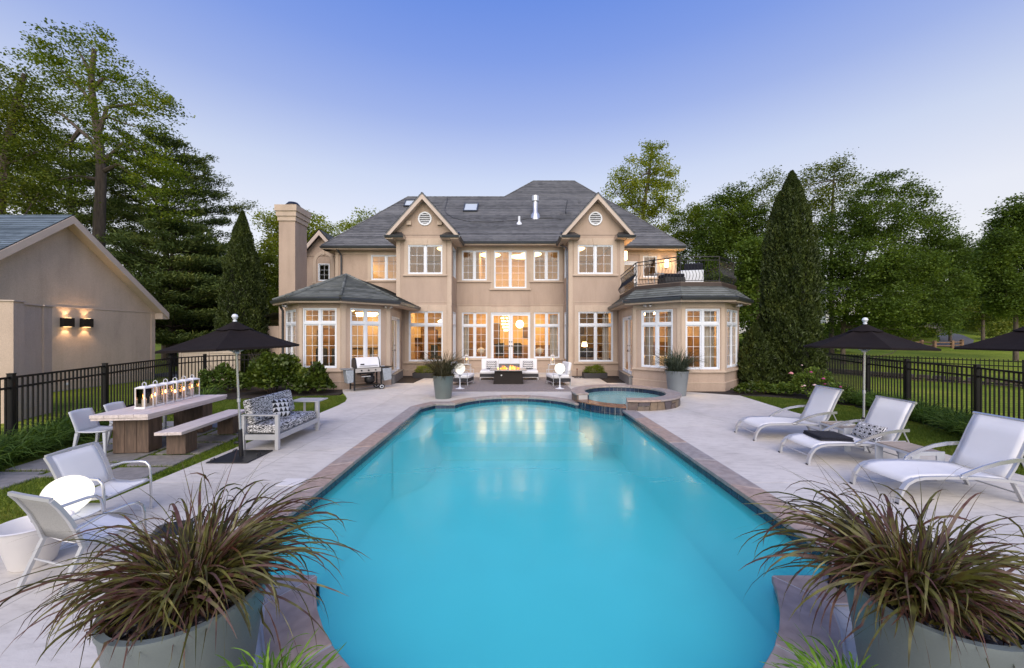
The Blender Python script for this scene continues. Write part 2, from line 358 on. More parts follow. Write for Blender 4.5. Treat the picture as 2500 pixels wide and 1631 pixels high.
M['plaster'] = pmat('pool_plaster', (0.64, 0.93, 0.93), 0.8, var=0.05, scale=1.5)
M['tile'] = pmat('blue_pool_tile', (0.016, 0.025, 0.058), 0.22, var=0.5, scale=4.0, coat=0.15)
M['grout'] = pmat('grout', (0.42, 0.41, 0.41), 0.9)
def slate_mat(name, cols, seed):
    m, n, l, out = nt(name)
    b = n.new('ShaderNodeBsdfPrincipled'); l.new(b.outputs[0], out.inputs[0]); b.inputs['Roughness'].default_value = 0.62
    oi = n.new('ShaderNodeObjectInfo'); g = n.new('ShaderNodeNewGeometry')
    mp = n.new('ShaderNodeVectorMath'); mp.operation = 'ADD'; l.new(g.outputs['Position'], mp.inputs[0])
    t = n.new('ShaderNodeTexNoise'); t.inputs['Scale'].default_value = 2.2; t.inputs['Detail'].default_value = 8; t.inputs['Roughness'].default_value = 0.6; t.inputs['Distortion'].default_value = 0.6; l.new(g.outputs['Position'], t.inputs['Vector'])
    ad = n.new('ShaderNodeMath'); ad.operation = 'MULTIPLY_ADD'; ad.inputs[1].default_value = 0.75; l.new(oi.outputs['Random'], ad.inputs[0])
    m2 = n.new('ShaderNodeMath'); m2.operation = 'MULTIPLY'; m2.inputs[1].default_value = 0.35; l.new(t.outputs[0], m2.inputs[0]); l.new(m2.outputs[0], ad.inputs[2])
    r = ramp(n, [(i/(len(cols)-1), c) for i, c in enumerate(cols)]); l.new(ad.outputs[0], r.inputs[0])
    t4 = n.new('ShaderNodeTexNoise'); t4.inputs['Scale'].default_value = 9; t4.inputs['Detail'].default_value = 9; l.new(g.outputs['Position'], t4.inputs['Vector'])
    r4 = ramp(n, [(0.35, (0.82,)*3), (0.65, (1.1,)*3)]); l.new(t4.outputs[0], r4.inputs[0])
    mx = n.new('ShaderNodeMix'); mx.data_type = 'RGBA'; mx.blend_type = 'MULTIPLY'; mx.inputs[0].default_value = 1; l.new(r.outputs[0], mx.inputs[6]); l.new(r4.outputs[0], mx.inputs[7])
    l.new(mx.outputs[2], b.inputs['Base Color'])
    bp = n.new('ShaderNodeBump'); bp.inputs['Strength'].default_value = 0.6; bp.inputs['Distance'].default_value = 0.012; l.new(t4.outputs[0], bp.inputs['Height']); l.new(bp.outputs[0], b.inputs['Normal'])
    return m
M['coping'] = slate_mat('coping_slate', [(0.285, 0.245, 0.245), (0.315, 0.255, 0.24), (0.385, 0.285, 0.23), (0.30, 0.28, 0.28), (0.34, 0.27, 0.24)], 1)
M['flag'] = slate_mat('grey_flagstone', [(0.16, 0.155, 0.15), (0.20, 0.195, 0.19), (0.24, 0.225, 0.215)], 2)
M['veneer'] = slate_mat('stone_veneer', [(0.07, 0.055, 0.06), (0.115, 0.085, 0.078), (0.20, 0.15, 0.10), (0.085, 0.07, 0.08), (0.15, 0.13, 0.125)], 3)

pool = thing('swimming_pool', 'long turquoise swimming pool edged with slate coping in front of the house', 'swimming pool')
def dens(P):
    return P
# basin
BZ = -1.55
mb = MB(); n = len(WALL)
mb.add([(p[0], p[1], -0.03) for p in WALL]+[(p[0], p[1], BZ) for p in WALL], [(i, (i+1) % n, n+(i+1) % n, n+i) for i in range(n)]+[list(range(n, 2*n))])
mb.build('basin', M['plaster'], pool)
# underwater steps in the far bay and a bench along the left end
def arc_slab(yc, z, parent):
    P = [p for p in arc3((-1.78, 11.92), 13.2, (1.98, 11.92), 28) if p[1] > yc]
    if yc < 11.92: P = [(XL+0.12, yc)]*0 + [(-2.35, yc), (-2.35, 11.86)] + P + [(2.4, 11.86), (2.4, yc)]
    else: P = [(P[0][0], yc)] + P + [(P[-1][0], yc)]
    MB().prism(P, BZ+0.01, z).build('step', M['plaster'], parent)
arc_slab(12.55, -0.36, pool); arc_slab(12.12, -0.62, pool); arc_slab(11.66, -0.88, pool); arc_slab(11.2, -1.14, pool)
MB().prism([(XL+0.0, 8.6), (-2.15, 9.3), (-2.05, 11.3), (-2.6, 11.3)], BZ+0.02, -0.30).build('bench', M['plaster'], pool)
# waterline tiles: one object each
def walk(P, closed=True):
    pts = [Vector(p) for p in P]; 
    if closed: pts.append(pts[0])
    s = [0.0]
    for i in range(len(pts)-1): s.append(s[-1]+(pts[i+1]-pts[i]).length)
    def f(d):
        for i in range(len(pts)-1):
            if d <= s[i+1] or i == len(pts)-2:
                L = s[i+1]-s[i]; t = (d-s[i])/L if L > 1e-9 else 0
                return pts[i].lerp(pts[i+1], t), (pts[i+1]-pts[i]).normalized()
    return f, s[-1]
tf, TL = walk(WALL); nt_ = 215
TW = TL/nt_
tile_me = MB().box(-TW/2+0.004, -0.012, -0.24, TW/2-0.004, 0.004, -0.062).mesh('tile', M['tile'])
for i in range(nt_):
    p, d = tf((i+0.5)*TW)
    link('tile', tile_me, pool, (p.x, p.y, 0), (0, 0, math.atan2(d.y, d.x)))
mb = MB(); mb.add([(p[0], p[1], -0.055) for p in offset_poly(POOL, 0.028)]+[(p[0], p[1], -0.26) for p in offset_poly(POOL, 0.028)], [(i, (i+1) % n, n+(i+1) % n, n+i) for i in range(n)])
mb.build('grout_band', pmat('tile_grout', (.11, .12, .15), .8), pool)
# coping stones
def stone_strip(i0, i1, nst, P=POOL, O=OUT, ztop=0.018, th=0.062, gap=0.009):
    """split outline run i0..i1 (vertex indices) into nst stones"""
    N = len(P); idx = [i % N for i in range(i0, i1+1)]
    inn = [Vector(P[i]) for i in idx]; out = [Vector(O[i]) for i in idx]
    s = [0.0]
    for a in range(len(inn)-1): s.append(s[-1]+(inn[a+1]-inn[a]).length)
    def pt(d):
        for a in range(len(inn)-1):
            if d <= s[a+1]+1e-9:
                t = (d-s[a])/(s[a+1]-s[a]); return inn[a].lerp(inn[a+1], t), out[a].lerp(out[a+1], t)
        return inn[-1], out[-1]
    cuts = [s[-1]*k/nst + (rnd.uniform(-0.06, 0.06) if 0 < k < nst else 0) for k in range(nst+1)]
    for k in range(nst):
        a, b = cuts[k]+gap, cuts[k+1]-gap
        ds = [a]+[q for q in s if a+0.02 < q < b-0.02]+[b]
        pp = [pt(q) for q in ds]
        poly = [tuple(q[0]) for q in pp]+[tuple(q[1]) for q in pp][::-1]
        MB().prism(poly[::-1], ztop-th+rnd.uniform(-0.002, 0.002), ztop+rnd.uniform(-0.002, 0.003)).build('coping_stone', M['coping'], pool, bevel=0.006, seg=1)
nP = len(POOL); iFA = 3; iFB = 3+len(far_arc)-1
stone_strip(0, 1, 8); stone_strip(1, 2, 1); stone_strip(2, 3, 1); stone_strip(iFA, iFB, 5)
iR = iFB+1
stone_strip(iFB, iR, 1); stone_strip(iR, iR+1, 8); stone_strip(iR+1, iR+2, 1); stone_strip(iR+2, nP-1, 6); stone_strip(nP-1, nP, 1)
mb = MB(); mb.add([(p[0], p[1], 0.012) for p in offset_poly(POOL, 0.006)]+[(p[0], p[1], 0.012) for p in offset_poly(POOL, 0.375)], [(i, n+i, n+(i+1) % n, (i+1) % n) for i in range(n)])
mb.build('mortar_bed', M['grout'], pool)

# water
def water_mat(name, tint, body, bodyf, bump=0.05, sc=2.2):
    m, n, l, out = nt(name)
    tr = n.new('ShaderNodeBsdfTransparent'); tr.inputs[0].default_value = (*tint, 1)
    df = n.new('ShaderNodeBsdfDiffuse'); df.inputs[0].default_value = (*body, 1)
    mb_ = n.new('ShaderNodeMixShader'); mb_.inputs[0].default_value = bodyf; l.new(tr.outputs[0], mb_.inputs[1]); l.new(df.outputs[0], mb_.inputs[2])
    gl = n.new('ShaderNodeBsdfGlossy'); gl.inputs['Roughness'].default_value = 0.15
    fr = n.new('ShaderNodeFresnel'); fr.inputs[0].default_value = 1.33
    g = n.new('ShaderNodeNewGeometry')
    mp = n.new('ShaderNodeMapping'); mp.inputs['Scale'].default_value = (0.45, 1.5, 1.0); l.new(g.outputs['Position'], mp.inputs[0])
    t = n.new('ShaderNodeTexNoise'); t.inputs['Scale'].default_value = sc; t.inputs['Detail'].default_value = 2; t.inputs['Distortion'].default_value = 0.4; l.new(mp.outputs[0], t.inputs['Vector'])
    bp = n.new('ShaderNodeBump'); bp.inputs['Strength'].default_value = bump; bp.inputs['Distance'].default_value = 0.1; l.new(t.outputs[0], bp.inputs['Height'])
    l.new(bp.outputs[0], gl.inputs['Normal']); l.new(bp.outputs[0], fr.inputs['Normal'])
    mx = n.new('ShaderNodeMixShader'); l.new(fr.outputs[0], mx.inputs[0]); l.new(mb_.outputs[0], mx.inputs[1]); l.new(gl.outputs[0], mx.inputs[2])
    l.new(mx.outputs[0], out.inputs[0]); return m
M['water'] = water_mat('pool_water', (0.47, 0.98, 0.99), (0.10, 0.90, 0.96), 0.34, bump=0.03)
M['spawater'] = water_mat('spa_water', (0.72, 0.98, 0.96), (0.40, 0.80, 0.77), 0.5, sc=4)
WZ = -0.15
tag(MB().poly([(p[0], p[1], WZ) for p in WALL][::-1]).build('water', M['water']), kind='structure')

# concrete deck, saw-cut into slabs
DECK = [(-5.35, -6), (-5.35, 11.6), (-5.42, 12.3), (-5.62, 12.9), (-5.98, 13.6), (-6.45, 14.4), (-6.75, 14.93), (-5.25, 16.45), (-5.7, 19.9), (-5.7, 22.5), (5.6, 22.5), (5.6, 19.9),
        (5.15, 16.0), (6.5, 14.6), (6.63, 14.42), (8.16, 13.55), (7.95, 11.0), (7.95, -6)]
def deck_mat():
    m, n, l, out = nt('concrete_deck')
    b = n.new('ShaderNodeBsdfPrincipled'); l.new(b.outputs[0], out.inputs[0]); b.inputs['Roughness'].default_value = 0.75; b.inputs['Specular IOR Level'].default_value = 0.35
    g = n.new('ShaderNodeNewGeometry'); P = g.outputs['Position']
    t = n.new('ShaderNodeTexNoise'); t.inputs['Scale'].default_value = 0.8; t.inputs['Detail'].default_value = 10; t.inputs['Roughness'].default_value = 0.65; l.new(P, t.inputs['Vector'])
    r = ramp(n, [(0.3, (0.50, 0.475, 0.445)), (0.52, (0.59, 0.565, 0.53)), (0.72, (0.64, 0.615, 0.58))]); l.new(t.outputs[0], r.inputs[0])
    mp = n.new('ShaderNodeMapping'); mp.inputs['Scale'].default_value = (1.6, 6.0, 1.0); mp.inputs['Rotation'].default_value = (0, 0, 0.5); l.new(P, mp.inputs[0])
    t2 = n.new('ShaderNodeTexNoise'); t2.inputs['Scale'].default_value = 2.2; t2.inputs['Detail'].default_value = 9; t2.inputs['Roughness'].default_value = 0.7; l.new(mp.outputs[0], t2.inputs['Vector'])
    r2 = ramp(n, [(0.30, (0.76, 0.755, 0.75)), (0.5, (0.98,)*3), (0.7, (1.05,)*3)]); l.new(t2.outputs[0], r2.inputs[0])
    t3 = n.new('ShaderNodeTexVoronoi'); t3.inputs['Scale'].default_value = 3.3; l.new(P, t3.inputs['Vector'])
    r3 = ramp(n, [(0.012, (0.72,)*3), (0.03, (1,)*3)]); l.new(t3.outputs['Distance'], r3.inputs[0])
    c = r.outputs[0]
    for q in (r2, r3):
        mx = n.new('ShaderNodeMix'); mx.data_type = 'RGBA'; mx.blend_type = 'MULTIPLY'; mx.inputs[0].default_value = 1
        l.new(c, mx.inputs[6]); l.new(q.outputs[0], mx.inputs[7]); c = mx.outputs[2]
    oi = n.new('ShaderNodeObjectInfo'); ro = ramp(n, [(0, (.93, .925, .92)), (.5, (1, 1, 1)), (1, (1.04, 1.03, 1.03))]); l.new(oi.outputs['Random'], ro.inputs[0])
    mo = n.new('ShaderNodeMix'); mo.data_type = 'RGBA'; mo.blend_type = 'MULTIPLY'; mo.inputs[0].default_value = 1; l.new(c, mo.inputs[6]); l.new(ro.outputs[0], mo.inputs[7]); c = mo.outputs[2]
    l.new(c, b.inputs['Base Color'])
    t5 = n.new('ShaderNodeTexNoise'); t5.inputs['Scale'].default_value = 70; t5.inputs['Detail'].default_value = 3; l.new(P, t5.inputs['Vector'])
    bp = n.new('ShaderNodeBump'); bp.inputs['Strength'].default_value = 0.25; bp.inputs['Distance'].default_value = 0.006; l.new(t5.outputs[0], bp.inputs['Height']); l.new(bp.outputs[0], b.inputs['Normal'])
    return m
M['deck'] = deck_mat()
def build_deck():
    root = thing('pool_deck', 'x', 'x'); root['kind'] = 'structure'
    for k in ('label', 'category'): del root[k]
    bm = bmesh.new(); E = []
    for P in (DECK, OUT):
        vs = [bm.verts.new((p[0], p[1], 0)) for p in P]
        E += [bm.edges.new((vs[i], vs[(i+1) % len(vs)])) for i in range(len(vs))]
    bmesh.ops.triangle_fill(bm, use_beauty=True, use_dissolve=False, edges=E)
    cuts = [((0, 5.6), (0, 1)), ((0, 9.3), (0.05, 1)), ((0, 2.2), (0, 1)), ((0, 13.75), (-0.02, 1)), ((-3.9, 7), (0.45, -1)), ((5.6, 8), (1, 0.16)), ((-4.1, 16), (1, 0.0)), ((0, 16.9), (0, 1)), ((4.9, 10.4), (0.75, 1)), ((2.6, 16), (1, 0))]
    for (c, nn) in cuts:
        nv = Vector((nn[0], nn[1], 0)).normalized()
        for s in (-0.004, 0.004):
            bmesh.ops.bisect_plane(bm, geom=bm.verts[:]+bm.edges[:]+bm.faces[:], plane_co=Vector((c[0], c[1], 0))+nv*s, plane_no=nv)
        kill = [f for f in bm.faces if abs((f.calc_center_median()-Vector((c[0], c[1], 0))).dot(nv)) < 0.0039]
        bmesh.ops.delete(bm, geom=kill, context='FACES')
    for f in bm.faces:
        if f.normal.z < 0: f.normal_flip()
    # islands -> slabs
    seen = set(); bm.faces.ensure_lookup_table()
    for f0 in bm.faces:
        if f0.index in seen: continue
        st = [f0]; isl = []; seen.add(f0.index)
        while st:
            f = st.pop(); isl.append(f)
            for e in f.edges:
                for g in e.link_faces:
                    if g.index not in seen: seen.add(g.index); st.append(g)
        if sum(f.calc_area() for f in isl) < 0.02: continue
        ids = {}; mb = MB(); bnd = []
        for f in isl:
            for v in f.verts: ids.setdefault(v.index, len(ids))
        inv = sorted(ids, key=ids.get); bm.verts.ensure_lookup_table()
        N = len(inv); V = [tuple(bm.verts[i].co) for i in inv]+[(bm.verts[i].co.x, bm.verts[i].co.y, -0.10) for i in inv]
        F = [[ids[v.index] for v in f.verts] for f in isl]; fs = set(isl)
        for f in isl:
            for lp in f.loops:
                if sum(1 for g in lp.edge.link_faces if g in fs) == 1:
                    a, b = ids[lp.vert.index], ids[lp.link_loop_next.vert.index]; F.append([b, a, a+N, b+N])
        mb.add(V, F); mb.build('slab', M['deck'], root)
    bm.free()
    mb = MB(); mb.add([(p[0], p[1], -0.02) for p in OUT]+[(p[0], p[1], -0.25) for p in OUT], [(i, (i+1) % n, n+(i+1) % n, n+i) for i in range(n)])
    # dark bed under the joints
    return root
deck = build_deck()
def build_bed():
    bm = bmesh.new(); E = []
    for P in (offset_poly(DECK[::-1], -0.02)[::-1] if False else DECK, OUT):
        vs = [bm.verts.new((p[0], p[1], -0.012)) for p in P]
        E += [bm.edges.new((vs[i], vs[(i+1) % len(vs)])) for i in range(len(vs))]
    bmesh.ops.triangle_fill(bm, use_beauty=True, use_dissolve=False, edges=E)
    me = bpy.data.meshes.new('joint_bed'); bm.to_mesh(me); bm.free(); me.materials.append(pmat('joint_dirt', (0.30, 0.29, 0.28), 0.95))
    link('joint_bed', me, deck)
build_bed()

# mulch beds (dark, crumbly sheets)
M['mulch'] = pmat('dark_mulch', (0.022, 0.016, 0.013), 0.95, var=0.6, scale=30, bump=1.0, bscale=45)
def mulch(name, pts, z=0.006):
    tag(MB().prism(pts, z-0.05, z).build(name, M['mulch']), kind='structure')
mulch('mulch_bed', [(-6.7, 14.95), (-6.35, 14.2), (-6.25, 13.75), (-7.0, 13.55), (-8.3, 13.2), (-9.6, 12.7), (-10.9, 12.4), (-12.2, 12.6), (-12.4, 16.5), (-9.6, 16.5), (-8.4, 14.93)], 0.012)
mulch('mulch_bed', [(6.66, 14.5), (8.2, 13.62), (9.1, 13.25), (9.9, 12.9), (10.4, 11.9), (11.5, 11.3), (12.2, 12.6), (13.4, 16.4), (13.5, 18), (9.6, 18), (9.57, 15.9), (8.2, 14.6), (6.8, 14.6)], -0.005)
mulch('mulch_bed', [(-5.6, 16.95), (-4.42, 16.95), (-4.36, 19.85), (-5.9, 19.85)], 0.010)
mulch('mulch_bed', [(4.28, 17.0), (5.3, 17.0), (5.62, 19.85), (4.36, 19.85)], 0.010)
mulch('mulch_bed', [(-4.36, 19.3), (-3.3, 19.3), (-3.3, 19.85), (-4.36, 19.85)], 0.010)
mulch('mulch_bed', [(3.1, 19.3), (4.36, 19.3), (4.36, 19.85), (3.1, 19.85)], 0.010)
mulch('mulch_bed', [(-9.2, 5.0), (-8.55, 6.3), (-9.3, 8.2), (-10.4, 11.2), (-11.4, 12.6), (-12.3, 12.9), (-10.9, 9.2), (-9.9, 7.2), (-9.8, 5.0)], -0.012)
mulch('mulch_bed', [(8.6, 5.0), (9.75, 7.6), (10.15, 9.0), (10.4, 10.6), (10.5, 11.6), (11.6, 11.9), (11.6, 10.9), (11.2, 9.0), (10.5, 7.3), (9.3, 5.0)], -0.012)

# spa: raised round ring with slate cap, veneer, tiled inside, spillway into the pool
SC = (3.70, 12.5); SR, SI = 1.70, 1.32
spa = thing('stone_spa', 'raised round stone spa spilling over a tiled edge into the pool', 'spa')
def ringpt(r, a): return (SC[0]+r*math.cos(a), SC[1]+r*math.sin(a))
A0, A1 = math.radians(197), math.radians(256)     # spillway opening (towards the pool, front left)
ZT = 0.31
def ring_seg(a, b, r0, r1, z0, z1, k=6):
    pts = [ringpt(r1, a+(b-a)*i/k) for i in range(k+1)]+[ringpt(r0, a+(b-a)*i/k) for i in range(k+1)][::-1]
    return MB().prism(pts, z0, z1)
span = 2*PI-(A1-A0); NC = 9
for i in range(NC):
    a = A1+span*i/NC+0.004; b = A1+span*(i+1)/NC-0.004
    ring_seg(a, b, SI-0.03, SR+0.04, ZT-0.055, ZT+rnd.uniform(-.002, .003), 5).build('cap_stone', M['coping'], spa, bevel=0.006, seg=1)
ring_seg(A1, A1+span, SI+0.02, SR-0.05, -0.3, ZT-0.06, 40).build('ring_wall', M['grout'], spa)
ring_seg(A0, A1, SI+0.02, SR-0.02, -1.0, 0.075, 12).build('spillway_wall', M['grout'], spa)
ring_seg(A0+.01, A1-.01, SI-0.02, SR+0.05, 0.078, 0.115, 12).build('spillway_lip', pmat('rust_slate', (0.23, 0.11, 0.065), 0.25, var=0.4, scale=5), spa)
for i in range(11):                                # spillway face tiles
    a = A0+(A1-A0)*(i+.05)/11; b = A0+(A1-A0)*(i+.95)/11
    for (z0, z1) in ((-0.10, 0.068), (-0.28, -0.108)):
        ring_seg(a, b, SR-0.02, SR-0.004+rnd.uniform(0, .004), z0, z1, 2).build('tile', M['tile'], spa)
for i in range(56):                                # inner waterline tiles
    a = 2*PI*i/56
    if A0-.02 < a < A1: continue
    ring_seg(a+.004, a+2*PI/56-.004, SI, SI+0.02, 0.05, ZT-0.065, 1).build('tile', M['tile'], spa)
# veneer stones: irregular cells around the outside
a = A1+0.01; row = []; sl1 = 0
while a < A1+span-0.02:
    wd = rnd.uniform(0.13, 0.24); b = min(a+wd, A1+span-0.01); sl0 = sl1 if a > A1+.02 else 0; sl1 = rnd.uniform(-.045, .045)
    zs = [0.0, ZT-0.065] if rnd.random() < 0.8 else [0.0, rnd.uniform(0.09, 0.16), ZT-0.065]
    sk = rnd.uniform(-.03, .03)
    for q in range(len(zs)-1):
        z0, z1 = zs[q]+(.006 if q else -0.05), zs[q+1]-.006
        rr = SR-0.05+0.035+rnd.uniform(0, .02); k = 4
        V = []; 
        for (r, inset) in ((SR-0.06, 0), (rr, 0.006)):
            for j in range(k+1):
                t = j/k; am = a+.006+(b-a-.012)*t
                ck = 0.012*math.sin(7*am+3*q)
                s_ = (sl0*(1-t)+sl1*t)/ZT; V.append((*ringpt(r, am-s_*(z0-ZT/2)), z0+inset)); V.append((*ringpt(r, am-s_*(z1-ZT/2)), z1-inset-ck*.4))
        m = 2*(k+1); F = []
        for j in range(k):
            F += [(m+2*j, m+2*j+2, m+2*j+3, m+2*j+1), (2*j+1, 2*j+3, m+2*j+3, m+2*j+1), (2*j, m+2*j, m+2*j+2, 2*j+2)]
        F += [(0, 1, m+1, m), (2*k, m+2*k, m+2*k+1, 2*k+1)]
        MB().add(V, F).build('stone', M['veneer'], spa)
    a = b
MB().prism(arc_pts(SC[0], SC[1], SI+0.01, 0, 2*PI*39/40, 39), -0.75, -0.70).build('spa_floor', M['plaster'], spa)
mb = MB(); P = arc_pts(SC[0], SC[1], SI+0.015, 0, 2*PI*47/48, 47); k = len(P)
mb.add([(p[0], p[1], 0.06) for p in P]+[(p[0], p[1], -0.75) for p in P], [(i, (i+1) % k, k+(i+1) % k, k+i) for i in range(k)]); mb.build('spa_basin', M['plaster'], spa)
ring_bench = MB(); k = 40
P0 = arc_pts(SC[0], SC[1], SI, 0, 2*PI*(k-1)/k, k-1); P1 = arc_pts(SC[0], SC[1], 0.72, 0, 2*PI*(k-1)/k, k-1)
ring_bench.add([(p[0], p[1], -0.25) for p in P0]+[(p[0], p[1], -0.25) for p in P1]+[(p[0], p[1], -0.72) for p in P1],
               [(i, (i+1) % k, k+(i+1) % k, k+i) for i in range(k)]+[(k+i, k+(i+1) % k, 2*k+(i+1) % k, 2*k+i) for i in range(k)])
ring_bench.build('spa_bench', M['plaster'], spa)
tag(MB().poly([(p[0], p[1], 0.118) for p in arc_pts(SC[0], SC[1], SI, 0, 2*PI*47/48, 47)]).build('spa_water', M['spawater']), kind='structure')
# thin falling sheets of water at the spillway
mb = MB()
for i in range(16):
    a = A0+0.10+(A1-A0-0.2)*rnd.random(); wd = rnd.uniform(.006, .018)
    mb.add([(*ringpt(SR+.055, a), .10), (*ringpt(SR+.055, a+wd), .10), (*ringpt(SR+.085, a+wd), WZ), (*ringpt(SR+.085, a), WZ)], [(0, 1, 2, 3)])
tag(mb.build('falling_water', glassmat('thin_water', (0.85, 0.93, 0.97), 2.0, 0.1)), kind='stuff')
# ---------------------------------------------------------------- house
house = thing('house', 'large beige stucco house with grey hipped roof and lit windows behind the pool', 'house')
W = {}
def wall(key, A, B, z0, z1): W[key] = dict(A=Vector(A), B=Vector(B), z0=z0, z1=z1, op=[])
ZE = 7.38
wall('octL_back', (-9.75, 20.0), (-9.75, 16.3), 0, 3.5); wall('octL1', (-9.75, 16.3), (-8.40, 14.95), 0, 3.5)
wall('octL2', (-8.40, 14.95), (-6.76, 14.95), 0, 3.5); wall('octL3', (-6.76, 14.95), (-5.29, 16.42), 0, 3.5)
wall('octL_door', (-5.29, 16.42), (-5.75, 19.8), 0, 3.5)
wall('bayL', (-6.05, 19.8), (-3.16, 19.8), 0, ZE); wall('bayL_ret', (-3.16, 19.8), (-3.16, 21.6), 0, ZE); wall('bayL_out', (-6.05, 22.7), (-6.05, 19.8), 0, ZE)
wall('mid', (-3.16, 21.6), (2.95, 21.6), 0, ZE)
wall('bayR_ret', (2.95, 21.6), (2.95, 19.8), 0, ZE); wall('bayR', (2.95, 19.8), (5.87, 19.8), 0, ZE); wall('bayR_out', (5.87, 19.8), (5.87, 22.7), 0, ZE)
wall('wingL', (-10.59, 22.7), (-6.05, 22.7), 0, ZE-0.1); wall('wingR', (5.87, 22.7), (9.85, 22.7), 0, ZE-0.1)
wall('sideR', (9.85, 22.7), (9.85, 31.5), 0, ZE-0.1); wall('sideL', (-10.59, 31.5), (-10.59, 22.7), 0, ZE-0.1)
wall('octR_door', (5.56, 19.8), (5.12, 15.96), 0, 3.5); wall('octR1', (5.12, 15.96), (6.51, 14.57), 0, 3.5); wall('octR2', (6.51, 14.57), (8.18, 14.57), 0, 3.5)
wall('octR3', (8.18, 14.57), (9.57, 15.96), 0, 3.5); wall('octR_back', (9.57, 15.96), (9.57, 22.7), 0, 3.5)
wall('dormer', (-13.25, 23.9), (-10.6, 23.9), 0, 7.1)
def frame_of(w_):
    d = (w_['B']-w_['A']); L = d.length; d = d/L
    return Matrix(((d.x, -d.y, 0, w_['A'].x), (d.y, d.x, 0, w_['A'].y), (0, 0, 1, 0), (0, 0, 0, 1))), L   # +y local = inward
def px_u(w_, px):
    """distance along the wall where pixel column px meets it, and the depth there"""
    A, d = w_['A'], w_['B']-w_['A']; k = (px-1250)/FPX
    t = (k*A.y-A.x)/(d.x-k*d.y); return t*d.length, A.y+t*d.y
WIN = []
def win(key, px0, px1, py0, py1, **kw):
    w_ = W[key]; u0, Y0 = px_u(w_, px0); u1, Y1 = px_u(w_, px1); Ym = (Y0+Y1)/2
    winu(key, u0, u1, zz(py1, Ym), zz(py0, Ym), **kw)
def winu(key, u0, u1, z0, z1, **kw):
    W[key]['op'].append((u0, u1, z0, z1)); WIN.append((key, u0, u1, z0, z1, kw))
TR = dict(tr=True)
ZL0, ZL1 = 0.82, 3.2
win('octL1', 697.4, 722.8, 757, 893, rows=4, transom=.25); win('octL2', 740, 822, 752, 899, rows=4, transom=.25); win('octL3', 855, 929.6, 753.8, 897, rows=4, transom=.25)
win('bayL', 998, 1081.6, 760, 882.4, rows=4, transom=.27, trim=True); win('bayR', 1412, 1496.6, 760.8, 883.0, rows=4, transom=.27, trim=True)
win('mid', 1127.6, 1189.9, 762.7, 874.4, rows=4, transom=.29, trim=True); win('mid', 1303.2, 1366.1, 762.7, 874.4, rows=4, transom=.29, trim=True)
win('octR1', 1565.8, 1642.6, 756.6, 898, rows=4, transom=.25); win('octR2', 1673.6, 1757, 753.8, 902, rows=4, transom=.25); win('octR3', 1774.4, 1800.5, 757, 896, rows=4, transom=.25)
win('bayL', 996.4, 1080.2, 598, 669, rows=3, trim=True); win('bayR', 1410.4, 1496.3, 598, 669, rows=3, trim=True)
win('mid', 1127.6, 1188.5, 611.6, 684.8, rows=4, trim=True); win('mid', 1206.2, 1285.3, 611.6, 703.8, rows=5, trim=True); win('mid', 1302.6, 1365.1, 611.6, 684.8, rows=4, trim=True)
win('wingL', 906, 979, 622.4, 683.6, rows=3, trim=True); win('wingR', 1569.6, 1604, 624.4, 677.3, rows=2, sash=1, trim=True)
win('dormer', 776.6, 804.8, 643.6, 686, rows=3, sash=1, arch=True)
winu('bayL_ret', 0.45, 1.45, 0.82, 3.4, rows=4, transom=.27); winu('bayR_ret', 0.35, 1.35, 0.82, 3.4, rows=4, transom=.27)
winu('bayL_ret', 0.45, 1.45, 5.3, 6.9, rows=4, sash=1); winu('bayR_ret', 0.35, 1.35, 5.3, 6.9, rows=4, sash=1)
DOORS = []
def door(key, u0, u1, z0, z1, kind): W[key]['op'].append((u0, u1, z0, z1)); DOORS.append((key, u0, u1, z0, z1, kind))
u0, _ = px_u(W['mid'], 1196.8); u1, _ = px_u(W['mid'], 1297.2); door('mid', u0, u1, 0.5, zz(762.7, 21.6), 'french')
door('octL_door', 0.25, 2.55, 0.42, 3.0, 'slide'); door('octR_door', 1.35, 3.65, 0.42, 3.0, 'slide')
u0, _ = px_u(W['wingR'], 1528); u1, _ = px_u(W['wingR'], 1556); door('wingR', 0.10, u1, 4.2, 6.55, 'single')

# walls with their openings, 0.22 m thick, jambs included
T = 0.22
for key, w_ in W.items():
    Mx, L = frame_of(w_); us = sorted({0.0, L, *[o[0] for o in w_['op']], *[o[1] for o in w_['op']]}); zs = sorted({w_['z0'], w_['z1'], *[o[2] for o in w_['op']], *[o[3] for o in w_['op']]})
    mb = MB()
    def q(a, b, c, d): mb.poly([Mx @ Vector(p) for p in (a, b, c, d)])
    for i in range(len(us)-1):
        for j in range(len(zs)-1):
            um, zm = (us[i]+us[i+1])/2, (zs[j]+zs[j+1])/2
            if any(o[0] < um < o[1] and o[2] < zm < o[3] for o in w_['op']): continue
            a, b, c, d = us[i], us[i+1], zs[j], zs[j+1]
            q((a, 0, c), (b, 0, c), (b, 0, d), (a, 0, d)); q((b, T, c), (a, T, c), (a, T, d), (b, T, d))
    for (a, b, c, d) in w_['op']:
        q((a, 0, c), (a, T, c), (a, T, d), (a, 0, d)); q((b, T, c), (b, 0, c), (b, 0, d), (b, T, d)); q((a, T, d), (b, T, d), (b, 0, d), (a, 0, d)); q((a, 0, c), (b, 0, c), (b, T, c), (a, T, c))
    mb.build('wall', M['stucco'], house)
